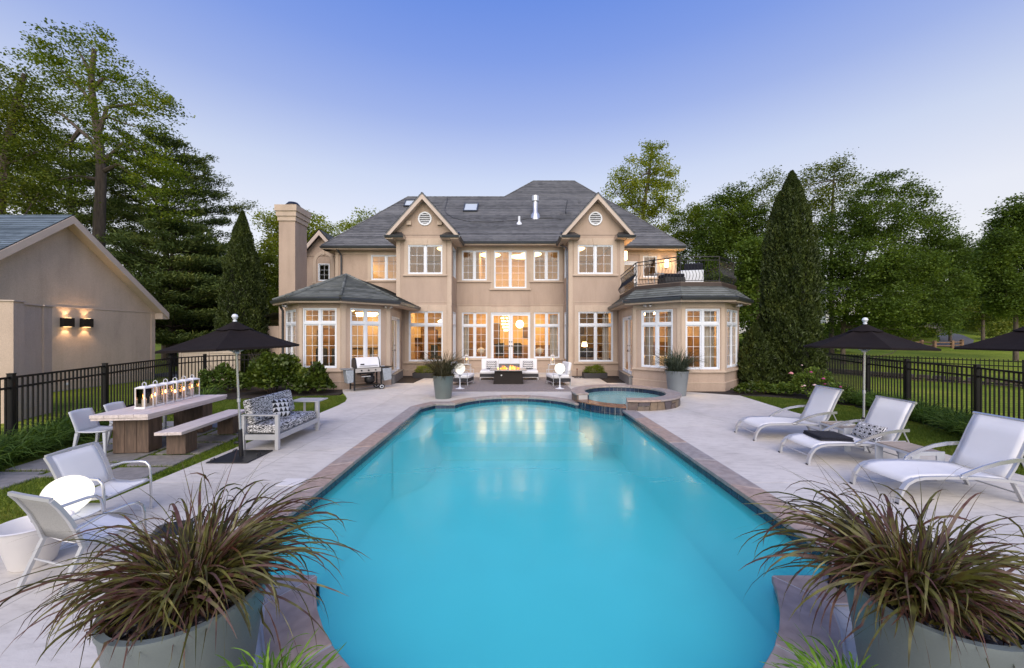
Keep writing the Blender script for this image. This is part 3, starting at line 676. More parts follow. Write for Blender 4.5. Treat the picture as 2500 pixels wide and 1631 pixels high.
# windows: frame > panes, each pane its own object
M['muntin'] = pmat('muntin_white', (0.80, 0.81, 0.83), 0.4, var=0.03)
pane_cache = {}
def pane(parent, x0, x1, z0, z1, y):
    k = (round(x1-x0, 3), round(z1-z0, 3))
    if k not in pane_cache: pane_cache[k] = MB().add([(0, 0, 0), (k[0], 0, 0), (k[0], 0, k[1]), (0, 0, k[1])], [(0, 1, 2, 3)]).mesh('pane', M['glass'])
    return link('pane', pane_cache[k], parent, (x0, y, z0))
npane = 0
def sash(fr, parent, x0, x1, z0, z1, cols, rows, single=False, f=0.047, y=0.06):
    """one glazed sash with its muntins; panes become objects"""
    global npane
    fr.box(x0, y-.02, z0, x0+f, y+.03, z1); fr.box(x1-f, y-.02, z0, x1, y+.03, z1); fr.box(x0+f, y-.02, z0, x1-f, y+.03, z0+f); fr.box(x0+f, y-.02, z1-f, x1-f, y+.03, z1)
    gx0, gx1, gz0, gz1 = x0+f, x1-f, z0+f, z1-f; mw = 0.014
    for i in range(1, cols): xx = gx0+(gx1-gx0)*i/cols; fr.box(xx-mw/2, y-.004, gz0, xx+mw/2, y+.016, gz1)
    for j in range(1, rows):
        z = gz0+(gz1-gz0)*j/rows
        for i in range(cols):
            a, b = gx0+(gx1-gx0)*i/cols+(mw/2 if i else 0), gx0+(gx1-gx0)*(i+1)/cols-(mw/2 if i < cols-1 else 0)
            fr.box(a, y-.003, z-mw/2, b, y+.015, z+mw/2)
    if single: return [(gx0, gx1, gz0, gz1, y+.006)]
    out = []
    for i in range(cols):
        for j in range(rows):
            out.append((gx0+(gx1-gx0)*i/cols+(mw/2 if i else 0), gx0+(gx1-gx0)*(i+1)/cols-(mw/2 if i < cols-1 else 0),
                        gz0+(gz1-gz0)*j/rows+(mw/2 if j else 0), gz0+(gz1-gz0)*(j+1)/rows-(mw/2 if j < rows-1 else 0), y+.006))
    return out
def wall_obj(key, name, mb, mat, u, parent=house, **kw):
    Mx, L = frame_of(W[key]); p = Mx @ Vector((u, 0, 0)); d = W[key]['B']-W[key]['A']
    return mb.build(name, mat, parent, loc=p, rot=(0, 0, math.atan2(d.y, d.x)), **kw)
for (key, u0, u1, z0, z1, kw) in WIN:
    wd = u1-u0; fr = MB(); g = 0.042
    fr.box(0, 0.0, z0, g, 0.13, z1); fr.box(wd-g, 0.0, z0, wd, 0.13, z1); fr.box(g, 0.0, z0, wd-g, 0.13, z0+g); fr.box(g, 0.0, z1-g, wd-g, 0.13, z1)
    panes = []; small = key in ('bayL_ret', 'bayR_ret', 'dormer', 'wingR', 'octL1', 'octR3')
    ns = kw.get('sash', 2); zt = z1-g
    if kw.get('transom'):
        zb = z1-(z1-z0)*kw['transom']; fr.box(g, 0.005, zb-.045, wd-g, 0.125, zb+.045)
        spans = [(z0+g, zb-.045, kw['rows']), (zb+.045, z1-g, 2)]
    else: spans = [(z0+g, z1-g, kw['rows'])]
    xs = [g+(wd-2*g)*i/ns for i in range(ns+1)]
    if ns == 2:
        m_ = (xs[0]+xs[2])/2
        for (a, b, r_) in spans: fr.box(m_-.04, 0.005, a, m_+.04, 0.125, b)
    for (a, b, r_) in spans:
        for i in range(ns):
            x0 = xs[i]+(.04 if i else 0); x1 = xs[i+1]-(.04 if i < ns-1 else 0)
            panes += sash(fr, None, x0, x1, a, b, 2, r_, single=small)
    o = wall_obj(key, 'window', fr, M['white'], u0)
    for p in panes: pane(o, *p[:4], p[4])
    if kw.get('trim'):
        t = MB(); e = 0.028; sl = 0.18
        zb = z0-0.02; zt = z1+0.34
        t.box(-.20, -e, zb, -.0, 0.0, zt); t.box(wd, -e, zb, wd+.20, 0.0, zt); t.box(0, -e, z1, wd, 0.0, zt)
        wall_obj(key, 'window_surround', t, M['trim'], u0)
        s = MB(); s.box(-.26, -.085, zb-.09, wd+.26, 0.0, zb); wall_obj(key, 'sill', s, M['trim'], u0, bevel=.008, seg=1)
        k = MB(); c = wd/2; pts = [(c-.09, z1-.01), (c+.09, z1-.01), (c+.16, zt+.01), (c-.16, zt+.01)]
        k.add([(p[0], -.05, p[1]) for p in pts]+[(p[0], 0, p[1]) for p in pts], [(0, 1, 2, 3), (0, 4, 5, 1), (1, 5, 6, 2), (2, 6, 7, 3), (3, 7, 4, 0)])
        wall_obj(key, 'keystone', k, M['trim'], u0)
    if kw.get('arch'):
        t = MB(); c = wd/2; r0, r1 = wd/2+.10, wd/2+.30; zc = z1+.12
        pts = [(c+r1*math.cos(PI*i/16), zc+r1*math.sin(PI*i/16)) for i in range(17)]; pin = [(c+r0*math.cos(PI*i/16), zc+r0*math.sin(PI*i/16)) for i in range(17)]
        t.add([(p[0], -.03, p[1]) for p in pts]+[(p[0], -.03, p[1]) for p in pin]+[(p[0], 0, p[1]) for p in pts]+[(p[0], 0, p[1]) for p in pin],
              [(i, i+1, 18+i, 17+i) for i in range(16)]+[(34+i, 34+i+1, i+1, i) for i in range(16)]+[(51+i+1, 51+i, 17+i, 18+i) for i in range(16)])
        for (a, b) in ((c-r1, c-r0), (c+r0, c+r1)): t.box(a, -.03, z0-.1, b, 0, zc)
        wall_obj(key, 'window_surround', t, M['trim'], u0)
        s = MB(); s.box(c-r1-.05, -.08, z0-.18, c+r1+.05, 0, z0-.1); wall_obj(key, 'sill', s, M['trim'], u0)
        k = MB(); k.box(c-.08, -.06, zc+r0-.04, c+.08, 0, zc+r1+.08); wall_obj(key, 'keystone', k, M['trim'], u0)
# doors
for (key, u0, u1, z0, z1, kind) in DOORS:
    wd = u1-u0; fr = MB(); g = 0.07
    fr.box(0, -.005, z0, g, 0.14, z1); fr.box(wd-g, -.005, z0, wd, 0.14, z1); fr.box(g, -.005, z1-g, wd-g, 0.14, z1); fr.box(g, 0, z0, wd-g, .14, z0+.04)
    o = wall_obj(key, 'door_frame', fr, M['white'], u0)
    if kind == 'french': leaves = [(g+.004, wd/2-.004, 3, 6), (wd/2+.004, wd-g-.004, 3, 6)]
    elif kind == 'slide': leaves = [(g, wd/2+.04, 1, 1), (wd/2-.04, wd-g, 1, 1)]
    else: leaves = [(g, wd-g, 2, 4)]
    for n_, (a, b, c_, r_) in enumerate(leaves):
        d_ = MB(); yy = .06 if not (kind == 'slide' and n_) else .115
        ps = sash(d_, None, a, b, z0+.045, z1-g-.004, c_, r_, f=0.115 if kind != 'slide' else .085, y=yy)
        if kind != 'slide': d_.box(a+.115, yy-.015, z0+.155, b-.115, yy+.025, z0+.30); ps = [(p[0], p[1], max(p[2], z0+.30), p[3], p[4]) for p in ps if p[3] > z0+.31]
        lf = wall_obj(key, 'door', d_, M['white'], u0)
        for p in ps: pane(lf, *p[:4], p[4])
        hx = b-.055 if n_ == 0 else a+.055
        h = MB(); h.cbox((hx, yy-.035, z0+1.02), (.045, .03, .09)); h.cbox((hx+(-.05 if n_ == 0 else .05), yy-.06, z0+1.0), (.11, .02, .022)); h.cbox((hx, yy-.03, z0+1.25), (.05, .025, .06))
        h.build('handle', M['black'], lf)
    if kind != 'single':
        s = MB(); s.box(-.1, -.32 if kind == 'french' else -.16, 0.02, wd+.1, 0.0, z0-.02); s.box(-.14, -.36 if kind == 'french' else -.2, z0-.02, wd+.14, .02, z0+.005)
        wall_obj(key, 'threshold', s, pmat('grey_step', (.16, .16, .165), .6, var=.15), u0)
        t = MB(); t.box(-.14, -.03, z0, 0, 0, z1+.3); t.box(wd, -.03, z0, wd+.14, 0, z1+.3); t.box(0, -.03, z1, wd, 0, z1+.3); wall_obj(key, 'door_surround', t, M['trim'], u0)
        if kind == 'french':
            k = MB(); c = wd/2; pts = [(c-.09, z1-.0), (c+.09, z1-.0), (c+.16, z1+.33), (c-.16, z1+.33)]
            k.add([(p[0], -.05, p[1]) for p in pts]+[(p[0], 0, p[1]) for p in pts], [(0, 1, 2, 3), (0, 4, 5, 1), (1, 5, 6, 2), (2, 6, 7, 3), (3, 7, 4, 0)]); wall_obj(key, 'keystone', k, M['trim'], u0)
# plinth band, sill band on the octagons, corner pilasters, belt line between the storeys
def band(keys, z0, z1, e, name, mat, e2=None):
    for key in keys:
        Mx, L = frame_of(W[key]); ops = sorted([o for o in W[key]['op'] if o[2] < z1 and o[3] > z0]); x = -e*0.41; mb = MB()
        for o in ops: 
            if o[0]-.145 > x: mb.box(x, -e, z0, o[0]-.145, 0, z1)
            x = o[1]+.145
        if L+e*.41 > x: mb.box(x, -e, z0, L+e*.41, 0, z1)
        if mb.v: wall_obj(key, name, mb, mat, 0)
octs = ['octL1', 'octL2', 'octL3', 'octR1', 'octR2', 'octR3']
allw = octs+['octL_back', 'octL_door', 'bayL', 'bayL_ret', 'mid', 'bayR', 'bayR_ret', 'octR_door', 'octR_back', 'wingR', 'wingL']
band(allw, -0.04, 0.30, 0.035, 'plinth_band', M['stucco']); band(allw, 0.30, 0.335, 0.05, 'plinth_moulding', M['trim'])
band(octs, 0.72, 0.80, 0.075, 'sill_band', M['trim']); band(octs, 3.22, 3.48, 0.02, 'frieze', M['trim'])
band(['bayL', 'bayL_ret', 'mid', 'bayR_ret', 'bayR'], 3.86, 3.885, 0.014, 'belt_line', M['trim'])
band(['mid', 'bayL_ret', 'bayR_ret'], 7.02, 7.34, 0.022, 'frieze', M['trim']); band(['wingL', 'wingR'], 6.98, 7.26, 0.022, 'frieze', M['trim'])
for key, us, z0, z1 in (('bayL', (0.0, -0.22), .34, 7.3), ('bayR', (0.0, -.22), .34, 7.3), ('octL2', (0.0, -.14), .8, 3.22), ('octL3', (0.0, -.18), .8, 3.22), ('octL1', (-.18,), .8, 3.22), ('octR1', (0.0, -.14), .8, 3.22), ('octR2', (0.0, -.14), .8, 3.22), ('octR3', (0.0,), .8, 3.22), ('wingL', (0.0,), 3.9, 6.98), ('wingR', (-.26,), 4.2, 6.98)):
    L = frame_of(W[key])[1]
    for u in us:
        wdt = abs(us[-1]) if us[-1] < 0 else .18
        a = u if u >= 0 else L-wdt
        wall_obj(key, 'pilaster', MB().box(a, -.026, z0, a+wdt, 0, z1), M['trim'], 0)

# roofs: courses of shingle laid as real stepped strips
def clip_poly(P, nrm, d, keep_above=True):
    out = []; n = len(P); s = [p.dot(nrm)-d for p in P]
    if not keep_above: s = [-x for x in s]
    for i in range(n):
        j = (i+1) % n
        if s[i] >= -1e-7: out.append(P[i])
        if (s[i] > 1e-7 and s[j] < -1e-7) or (s[i] < -1e-7 and s[j] > 1e-7): out.append(P[i].lerp(P[j], s[i]/(s[i]-s[j])))
    return out
def shingles(parent, P, mat, course=0.19, lift=0.022, base=True):
    """P: planar polygon (world). Courses run level; each one's lower edge stands proud of the course below"""
    P = [Vector(p) for p in P]; nn = Vector((0, 0, 0))
    for i in range(len(P)): nn += P[i].cross(P[(i+1) % len(P)])
    nn.normalize()
    if nn.z < 0: P = P[::-1]; nn = -nn
    up = (Vector((0, 0, 1))-nn*nn.z).normalized(); s = [p.dot(up) for p in P]; s0, s1 = min(s), max(s); mb = MB()
    k = 0; a = s0
    while a < s1-1e-4:
        b = min(a+course, s1); q = clip_poly(clip_poly(P, up, a), up, b, False)
        if len(q) >= 3:
            top = [p+nn*(lift*(1-(p.dot(up)-a)/course)+.002) for p in q]; mb.poly(top)
            low = [p for p in q if p.dot(up)-a < 1e-4]
            if len(low) >= 2:
                e0, e1 = low[0], low[-1]
                for x, y in ((e0, e1),): mb.poly([x-nn*.004, y-nn*.004, y+nn*(lift+.002), x+nn*(lift+.002)])
        a = b; k += 1
    return tag(mb.build('shingles', mat, parent), kind='stuff')
def roof_body(parent, polys, name='roof_deck', mat=None, th=0.05):
    mb = MB()
    for P in polys: mb.solid([(p[0], p[1], p[2]-.012) for p in P], th)
    return mb.build(name, mat or M['gutter'], parent)
S = 1.078; YR1, YR2 = 26.17, 27.8
EL, ER = (-11.2, 22.2, ZE), (10.2, 22.2, ZE)
R1, R2 = (-7.22, YR1, ZE+(YR1-22.2)*S), (-.54, YR1, ZE+(YR1-22.2)*S); R3, R4 = (1.56, YR2, ZE+(YR2-22.2)*S), (4.58, YR2, ZE+(YR2-22.2)*S)
BL, BR = (-11.2, 33.0, ZE), (10.2, 33.4, ZE)
front = [EL, ER, R4, R3, R2, R1]
zc = lambda y: ZE+(y-21.1)*(R1[2]-ZE)/(YR1-21.1)
centre = [(-4.6, 21.1, ZE), (4.42, 21.1, ZE), (4.42, YR1, zc(YR1)), (-4.6, YR1, zc(YR1))]
R2b = (-.54, 29.2, R2[2]); R1b = (-7.22, 29.2, R1[2])
roof = roof_body(house, [front, centre])
shingles(house, front, M['shingle']); shingles(house, centre, M['shingle'])
shingles(house, [ER, BR, R4], M['shingle']); shingles(house, [BL, EL, R1], M['shingle'])
shingles(house, [BL, R1, R2, R3, R4, BR], M['shingle'], course=2.0) if False else roof_body(house, [[BR, BL, R1], [BR, R1, R2], [BR, R2, R3], [BR, R3, R4]], 'rear_roof')
mb = MB()
for P in ([centre[0], centre[3], (-4.6, 22.2, ZE)], [centre[1], centre[2], (4.42, 22.2, ZE)]): mb.poly(P)
mb.build('roof_side', M['gutter'], house)
rc = MB()                                           # ridge and hip caps
for a, b in ((R1, R2), (R2, R3), (R3, R4), (EL, R1), (R4, ER), (R1, BL), (R4, BR)):
    a, b = Vector(a), Vector(b); L = (b-a).length; k = max(1, int(L/.3))
    for i in range(k):
        p, q = a.lerp(b, i/k), a.lerp(b, (i+1)/k); rc.tube([p+Vector((0, 0, .012+.01)), q+Vector((0, 0, .012))], .045, 6)
rc.build('ridge_cap', M['shingle'], house)
def eave(parent, pts, drop=0.0, w_=0.11, h=0.12, sof=0.42, soffit=True, inward=None):
    """gutter run along pts (outer edge), fascia board and soffit towards the wall"""
    g = MB()
    for i in range(len(pts)-1):
        a, b = Vector(pts[i]), Vector(pts[i+1]); d = (b-a).normalized(); nx = Vector((d.y, -d.x, 0))
        a2, b2 = a+Vector((0, 0, -.02)), b+Vector((0, 0, -.02))
        prof = [(0.01, -.0), (w_*.75, 0.0), (w_, -.012), (w_*.9, -.05), (w_*.55, -h), (0.01, -h)]
        V = [a2+nx*u+Vector((0, 0, z)) for u, z in prof]+[b2+nx*u+Vector((0, 0, z)) for u, z in prof]; k = len(prof)
        g.add(V, [(j, (j+1) % k, k+(j+1) % k, k+j) for j in range(k)]+[list(range(k))[::-1], list(range(k, 2*k))])
    g.build('gutter', M['gutter'], parent)
    if soffit:
        s = MB()
        for i in range(len(pts)-1):
            a, b = Vector(pts[i]), Vector(pts[i+1]); d = (b-a).normalized(); nx = Vector((d.y, -d.x, 0))
            z0 = a.z-.17; q = [a-nx*.012, b-nx*.012, b-nx*sof, a-nx*sof]
            s.prism([(p.x, p.y) for p in q], z0-.03-.002*i, z0+.10)
        s.build('soffit', M['trim'], parent)
eave(house, [EL, (-6.3, 22.2, ZE)], sof=.5); eave(house, [(6.1, 22.2, ZE), ER, (10.2, 33, ZE)], sof=.42); eave(house, [(-11.2, 33, ZE), EL], sof=.5)
eave(house, [(-2.95, 21.1, ZE), (2.75, 21.1, ZE)], sof=.5)
# gables over the two bays
def gable(xc, label_vent):
    YF, hw, za = 19.35, 1.86, 9.46; zb = ZE-.02; s_ = (za-zb)/hw; yb = 24.3
    for sg in (-1, 1):
        P = [(xc, YF, za), (xc, yb, za), (xc+sg*hw, yb, zb), (xc+sg*hw, YF, zb)]
        shingles(house, P, M['shingle'], course=.16)
        n_ = Vector((sg*s_, 0, 1)).normalized()
        mb = MB(); Q = [Vector(p)-n_*.006 for p in P]; Q2 = [p-n_*.05 for p in Q]
        mb.add(Q+Q2, [(0, 1, 2, 3), (7, 6, 5, 4), (0, 3, 7, 4), (3, 2, 6, 7), (1, 5, 6, 2)]); mb.build('gable_roof', M['gutter'], house)
        # rake board and sloping soffit
        r = MB(); d = Vector((sg*hw, 0, zb-za)); t0 = Vector((xc, YF+.012, za-.07)); dn = Vector((0, 0, -.27)); th = Vector((0, .05, 0))
        V = [t0, t0+d, t0+d+dn*.9, t0+dn]; r.add(V+[v+th for v in V], [(0, 1, 2, 3), (7, 6, 5, 4), (0, 4, 5, 1), (1, 5, 6, 2), (2, 6, 7, 3), (3, 7, 4, 0)]); r.build('rake_board', M['rake'], house)
        r = MB(); V = [t0+th+dn*.8, t0+d+th+dn*.72]; off = Vector((0, .40, 0)); r.add([V[0], V[1], V[1]+off, V[0]+off], [(0, 1, 2, 3)]); r.build('rake_soffit', M['trim'], house)
        # eave return: short gutter length with a little hipped cap
        xo = xc+sg*(hw+.02); xi = xc+sg*(hw-.92); x0, x1 = min(xo, xi), max(xo, xi)
        e = MB(); e.box(x0, YF-.06, zb-.26, x1, 19.795, zb-.12); e.build('eave_return', M['trim'], house)
        eave(house, [(x0, YF-.06, zb-.10), (x1, YF-.06, zb-.10)], soffit=False)
        c = MB(); xa, xb = (xi+sg*.0, xo) if sg > 0 else (xo, xi)
        c.add([(x0, YF-.04, zb-.105), (x1, YF-.04, zb-.105), (x1, 19.79, zb-.105), (x0, 19.79, zb-.105), (x0+(.22 if sg > 0 else .0), 19.79, zb+.17), (x1-(.22 if sg < 0 else .0), 19.79, zb+.17)],
              [(0, 1, 5, 4), (1, 2, 5), (3, 0, 4), (2, 3, 4, 5), (3, 2, 1, 0)]); c.build('return_cap', M['copper'], house)
        # eave along the bay side
        if sg*xc < 0: eave(house, [(xc+sg*hw, YF-.05, zb-.1), (xc+sg*hw, 21.15, zb-.1)] if sg > 0 else [(xc+sg*hw, 21.15, zb-.1), (xc+sg*hw, YF-.05, zb-.1)], sof=.40)
        else: eave(house, [(xc+sg*hw, YF-.05, zb-.1), (xc+sg*hw, 22.3, zb-.1)] if sg > 0 else [(xc+sg*hw, 22.3, zb-.1), (xc+sg*hw, YF-.05, zb-.1)], sof=.40)
    g = MB(); g.add([(xc-1.44, 19.8, ZE-.02), (xc+1.44, 19.8, ZE-.02), (xc+1.44, 19.8, zb+.30), (xc, 19.8, za-.20), (xc-1.44, 19.8, zb+.30), (xc-1.44, 20.0, ZE-.02), (xc+1.44, 20, ZE-.02), (xc+1.44, 20, zb+.3), (xc, 20, za-.2), (xc-1.44, 20, zb+.3)],
                    [(0, 1, 2, 3, 4), (9, 8, 7, 6, 5), (0, 4, 9, 5), (1, 6, 7, 2)]); g.build('gable_wall', M['stucco'], house)
    v = MB(); zc_ = 8.23; k = 28
    ro, ri = .36, .285
    po = [(ro*math.cos(2*PI*i/k), ro*math.sin(2*PI*i/k)) for i in range(k)]; pi_ = [(ri*math.cos(2*PI*i/k), ri*math.sin(2*PI*i/k)) for i in range(k)]
    V = [(p[0], -.045, p[1]) for p in po]+[(p[0], -.045, p[1]) for p in pi_]+[(p[0], 0, p[1]) for p in po]+[(p[0], 0, p[1]) for p in pi_]
    v.add(V, [(i, (i+1) % k, k+(i+1) % k, k+i) for i in range(k)]+[(2*k+i, 2*k+(i+1) % k, (i+1) % k, i) for i in range(k)]+[(k+i, k+(i+1) % k, 3*k+(i+1) % k, 3*k+i) for i in range(k)])
    vo = v.build('round_vent', M['white'], house, loc=(xc+.05*(1 if xc < 0 else -1), 19.8, zc_))
    b = MB(); b.add([(p[0]*1.0, -.004, p[1]*1.0) for p in pi_], [list(range(k))]); b.build('vent_back', M['black'], vo)
    for j in range(5):
        z = -.215+.107*j; hw_ = math.sqrt(max(.001, ri*ri-z*z))-.004
        s = MB(); s.add([(-hw_, -.035, z-.022), (hw_, -.035, z-.022), (hw_, -.008, z+.018), (-hw_, -.008, z+.018), (-hw_, -.030, z-.034), (hw_, -.030, z-.034)], [(0, 1, 2, 3), (4, 5, 1, 0)]); s.build('louvre', M['white'], vo)
gable(-4.605, 'l'); gable(4.41, 'r')
# small gable at far left and its roof
for sg in (-1, 1):
    xc, hw, za, zb = -12.0, 1.5, 8.72, 7.0
    P = [(xc, 23.5, za), (xc, 29, za), (xc+sg*hw, 29, zb), (xc+sg*hw, 23.5, zb)]; shingles(house, P, M['shingle_green'], course=.16)
    r = MB(); d = Vector((sg*hw, 0, zb-za)); t0 = Vector((xc, 23.512, za-.06)); dn = Vector((0, 0, -.30)); th = Vector((0, .06, 0)); V = [t0, t0+d, t0+d+dn, t0+dn]
    r.add(V+[v+th for v in V], [(0, 1, 2, 3), (7, 6, 5, 4), (0, 4, 5, 1), (1, 5, 6, 2), (2, 6, 7, 3), (3, 7, 4, 0)]); r.build('rake_board', M['rake'], house)
g = MB(); g.add([(-13.25, 23.9, 7.08), (-10.75, 23.9, 7.08), (-12.0, 23.9, 8.5), (-13.25, 28, 7.08), (-10.75, 28, 7.08), (-12, 28, 8.5)], [(0, 1, 2), (5, 4, 3), (0, 3, 4, 1)]); g.build('gable_wall', M['stucco'], house)
MB().box(-13.25, 23.92, 0, -13.05, 31, 7.08).build('wall', M['stucco'], house)
# octagon roof on the left
ap = (-7.58, 17.3, 4.9); ap2 = (-7.58, 22.68, 4.9); ze = 3.62
e = [(-10.2, 22.68, ze), (-10.2, 16.12, ze), (-8.58, 14.52, ze), (-6.58, 14.52, ze), (-4.86, 16.24, ze), (-4.86, 19.78, ze)]
polys = [[e[0], e[1], ap, ap2], [e[1], e[2], ap], [e[2], e[3], ap], [e[3], e[4], ap], [e[4], e[5], (-6.06, 19.78, 4.185), (-6.06, 16.71, 4.185)], [(-6.06, 16.71, 4.185), (-6.06, 22.68, 4.185), ap2, ap]]
for P in polys: shingles(house, P, M['shingle_green'], course=.16, lift=.024)
roof_body(house, polys)
rc = MB()
for a in e[1:5]:
    a, b = Vector(a), Vector(ap); k = 12
    for i in range(k): p, q = a.lerp(b, i/k), a.lerp(b, (i+1)/k); rc.tube([p+Vector((0, 0, .035)), q+Vector((0, 0, .018))], .06, 6)
rc.build('ridge_cap', M['shingle_green'], house)
eave(house, e[:6], sof=.46)
# right octagon: skirt roof under a balcony
ze = 3.62; zt = 4.04
eo = [(9.98, 22.6, ze), (9.98, 15.78, ze), (8.36, 14.14, ze), (6.33, 14.14, ze), (4.70, 15.78, ze), (5.1, 19.8, ze)][::-1]
ei = [(9.5, 22.6, zt), (9.5, 16.0, zt), (8.14, 14.70, zt), (6.55, 14.70, zt), (5.20, 16.02, zt), (5.64, 19.8, zt)][::-1]
polys = [[eo[i], eo[i+1], ei[i+1], ei[i]] for i in range(5)]
for P in polys:
    for tri in ([P[0], P[1], P[2]], [P[0], P[2], P[3]]): pass
    shingles(house, P, M['shingle_green'], course=.16, lift=.024)
roof_body(house, polys); eave(house, eo, sof=.46)
bal = [(p[0], p[1]) for p in ei]; MB().prism(bal[::-1] if False else bal, zt-.06, zt+.17).build('balcony_fascia', M['deckbrown'], house)
MB().prism([(p[0]+(.02 if p[0] < 7 else -.02), p[1]+.02) for p in bal], zt+.17, zt+.19).build('balcony_floor', pmat('balcony_boards', (.20, .16, .13), .7, var=.2), house)
# balcony railing with bellied balusters
rail_pts = [Vector((5.66, 19.72)), Vector((5.28, 16.10)), Vector((6.58, 14.80)), Vector((8.11, 14.80)), Vector((9.40, 16.06)), Vector((9.40, 22.6))]
zf = zt+.19; RH = 1.0
balu = MB(); pr = []
for i in range(17):
    t = i/16; z = .07+t*.78; off = .0
    off = .13*math.exp(-((t-.24)/.2)**2)-.035*math.exp(-((t-.72)/.16)**2)
    pr.append((0, -off, z))
balu.tube(pr, .009, 4, up=(1, 0, 0)); balu_me = balu.mesh('baluster', M['black'])
rl = MB()
for i in range(5):
    a, b = rail_pts[i], rail_pts[i+1]; d = (b-a); L = d.length; d.normalize(); an = math.atan2(d.y, d.x)
    for z, hh in ((zf+.06, .022), (zf+.86, .022), (zf+RH, .035)): rl.tube([(a.x, a.y, z), (b.x, b.y, z)], .01, flat=(.03, hh))
    k = int(L/.125)
    for j in range(k):
        p = a+d*(L*(j+.5)/k); link('baluster', balu_me, house, (p.x, p.y, zf), (0, 0, an))
    for j in range(int(L/.3)):                         # scrolls between the two top rails
        p = a+d*(L*(j+.5)/int(L/.3)); q = []
        for s in range(13): th = s/12*3.6*PI/2; r_ = .045*(1-s/16); q.append((p.x+d.x*(r_*math.cos(th)), p.y+d.y*(r_*math.cos(th)), zf+.93+r_*math.sin(th)))
        rl.tube(q, .006, 4)
    if i: rl.tube([(a.x, a.y, zf), (a.x, a.y, zf+RH)], .02, 6)
rl.build('balcony_rail', M['black'], house)
# chimney
ch = MB(); ch.box(-12.32, 20, 0, -11.46, 21.15, 8.45); ch.build('chimney', M['stucco'], house)
c2 = MB()
for z0, z1, e_ in ((8.18, 8.42, .05), (8.42, 8.68, .10), (8.68, 9.0, .15)): c2.box(-12.32-e_, 20-e_, z0, -11.46+e_, 21.15+e_, z1)
c2.build('chimney_cap', M['trim'], house)
MB().lathe([(.30, 0), (.30, .10), (.36, .12), (.36, .16), (.24, .30), (.05, .34), (.001, .345)], 20, (-11.86, 20.5, 9.0)).build('chimney_cowl', M['black'], house, smooth=True)
# low side roof and wall left of the chimney
shingles(house, [(-14.6, 19.6, 2.5), (-12.33, 19.6, 3.3), (-12.33, 24, 3.3), (-14.6, 24, 2.5)], M['shingle_green']); MB().box(-14.2, 20.0, 0, -12.33, 20.2, 2.62).build('wall', M['stucco'], house)
# downpipes
def pipe(pts): MB().tube(pts, .05, 8).build('downpipe', M['gutter'], house, smooth=True)
pipe([(2.62, 21.3, 7.2), (2.72, 20.6, 7.0), (2.86, 19.95, 6.75), (2.87, 19.74, 6.5), (2.87, 19.74, .1)])
pipe([(-10.3, 22.25, 7.2), (-10.25, 22.35, 7.1), (-10.2, 22.6, 6.9), (-10.2, 22.62, 4.2)])
pipe([(-9.95, 16.2, 3.45), (-9.9, 16.25, 3.3), (-9.87, 16.3, 3.2), (-9.87, 16.3, .1)])
# roof furniture: skylights, flues, dish, cable
def on_front(px, py, plane='c'):
    k, v = (px-1250)/FPX, -(py-815.5)/FPX
    if plane == 'c': s_ = (R1[2]-ZE)/(YR1-21.1); Y = (ZE-21.1*s_-H_CAM)/(v-s_)
    else: Y = (ZE-22.2*S-H_CAM)/(v-S)
    return Vector((k*Y, Y, H_CAM+v*Y))
def skylight(px, py, wd, hh, plane='c'):
    p = on_front(px, py, plane); s_ = (R1[2]-ZE)/(YR1-21.1) if plane == 'c' else S; a = math.atan(s_)
    mb = MB(); f = .07
    for (x0, y0, x1, y1) in ((-wd/2, -hh/2, -wd/2+f, hh/2), (wd/2-f, -hh/2, wd/2, hh/2), (-wd/2+f, -hh/2, wd/2-f, -hh/2+f), (-wd/2+f, hh/2-f, wd/2-f, hh/2)): mb.box(x0, y0, -.02, x1, y1, .13)
    o = mb.build('skylight', M['gutter'], house, loc=p, rot=(a, 0, 0))
    MB().box(-wd/2+f, -hh/2+f, .06, wd/2-f, hh/2-f, .10).build('pane', pmat('skylight_glass', (.50, .56, .60), .05, var=.03, spec=1.0), o)
skylight(1150, 509, .92, 1.25); skylight(1001, 499, .7, .8, 'w')
def flue(px, py, plane, prof, mat): p = on_front(px, py, plane); MB().lathe(prof, 16, p).build('flue_pipe', mat, house, smooth=True)
flue(1307, 529, 'c', [(.34, -.25), (.28, .10), (.15, .28), (.15, .95), (.22, .95), (.22, 1.28), (.13, 1.30), (.001, 1.31)], M['steel'])
flue(1267.5, 545, 'c', [(.22, -.15), (.14, .03), (.07, .1), (.07, .42), (.001, .43)], M['white'])
p = on_front(1382, 540, 'w'); mb = MB(); mb.tube([p, p+Vector((0, -.05, .35)), p+Vector((-.05, -.2, .55))], .025, 6)
mb.tube([p+Vector((0, -.05, .3)), p+Vector((-.4, -.35, .33))], .012, 5)
mb.add([(p+Vector((0, -.25, .85)))+Vector((.07*math.sin(2*PI*i/20)-.02, .40*math.cos(2*PI*i/20)*.8-.0, .42*math.sin(2*PI*i/20))) for i in range(20)], [list(range(20))]); mb.build('satellite_dish', M['gutter'], house)
q = [(1094, 482), (1086, 515), (1090, 523), (1107, 534), (1150, 543), (1200, 543.5), (1255, 540), (1300, 534), (1350, 534), (1380, 539)]
MB().tube([on_front(a, b, 'c')+Vector((0, -.03, .03)) for a, b in q], .012, 5).build('roof_cable', M['black'], house)
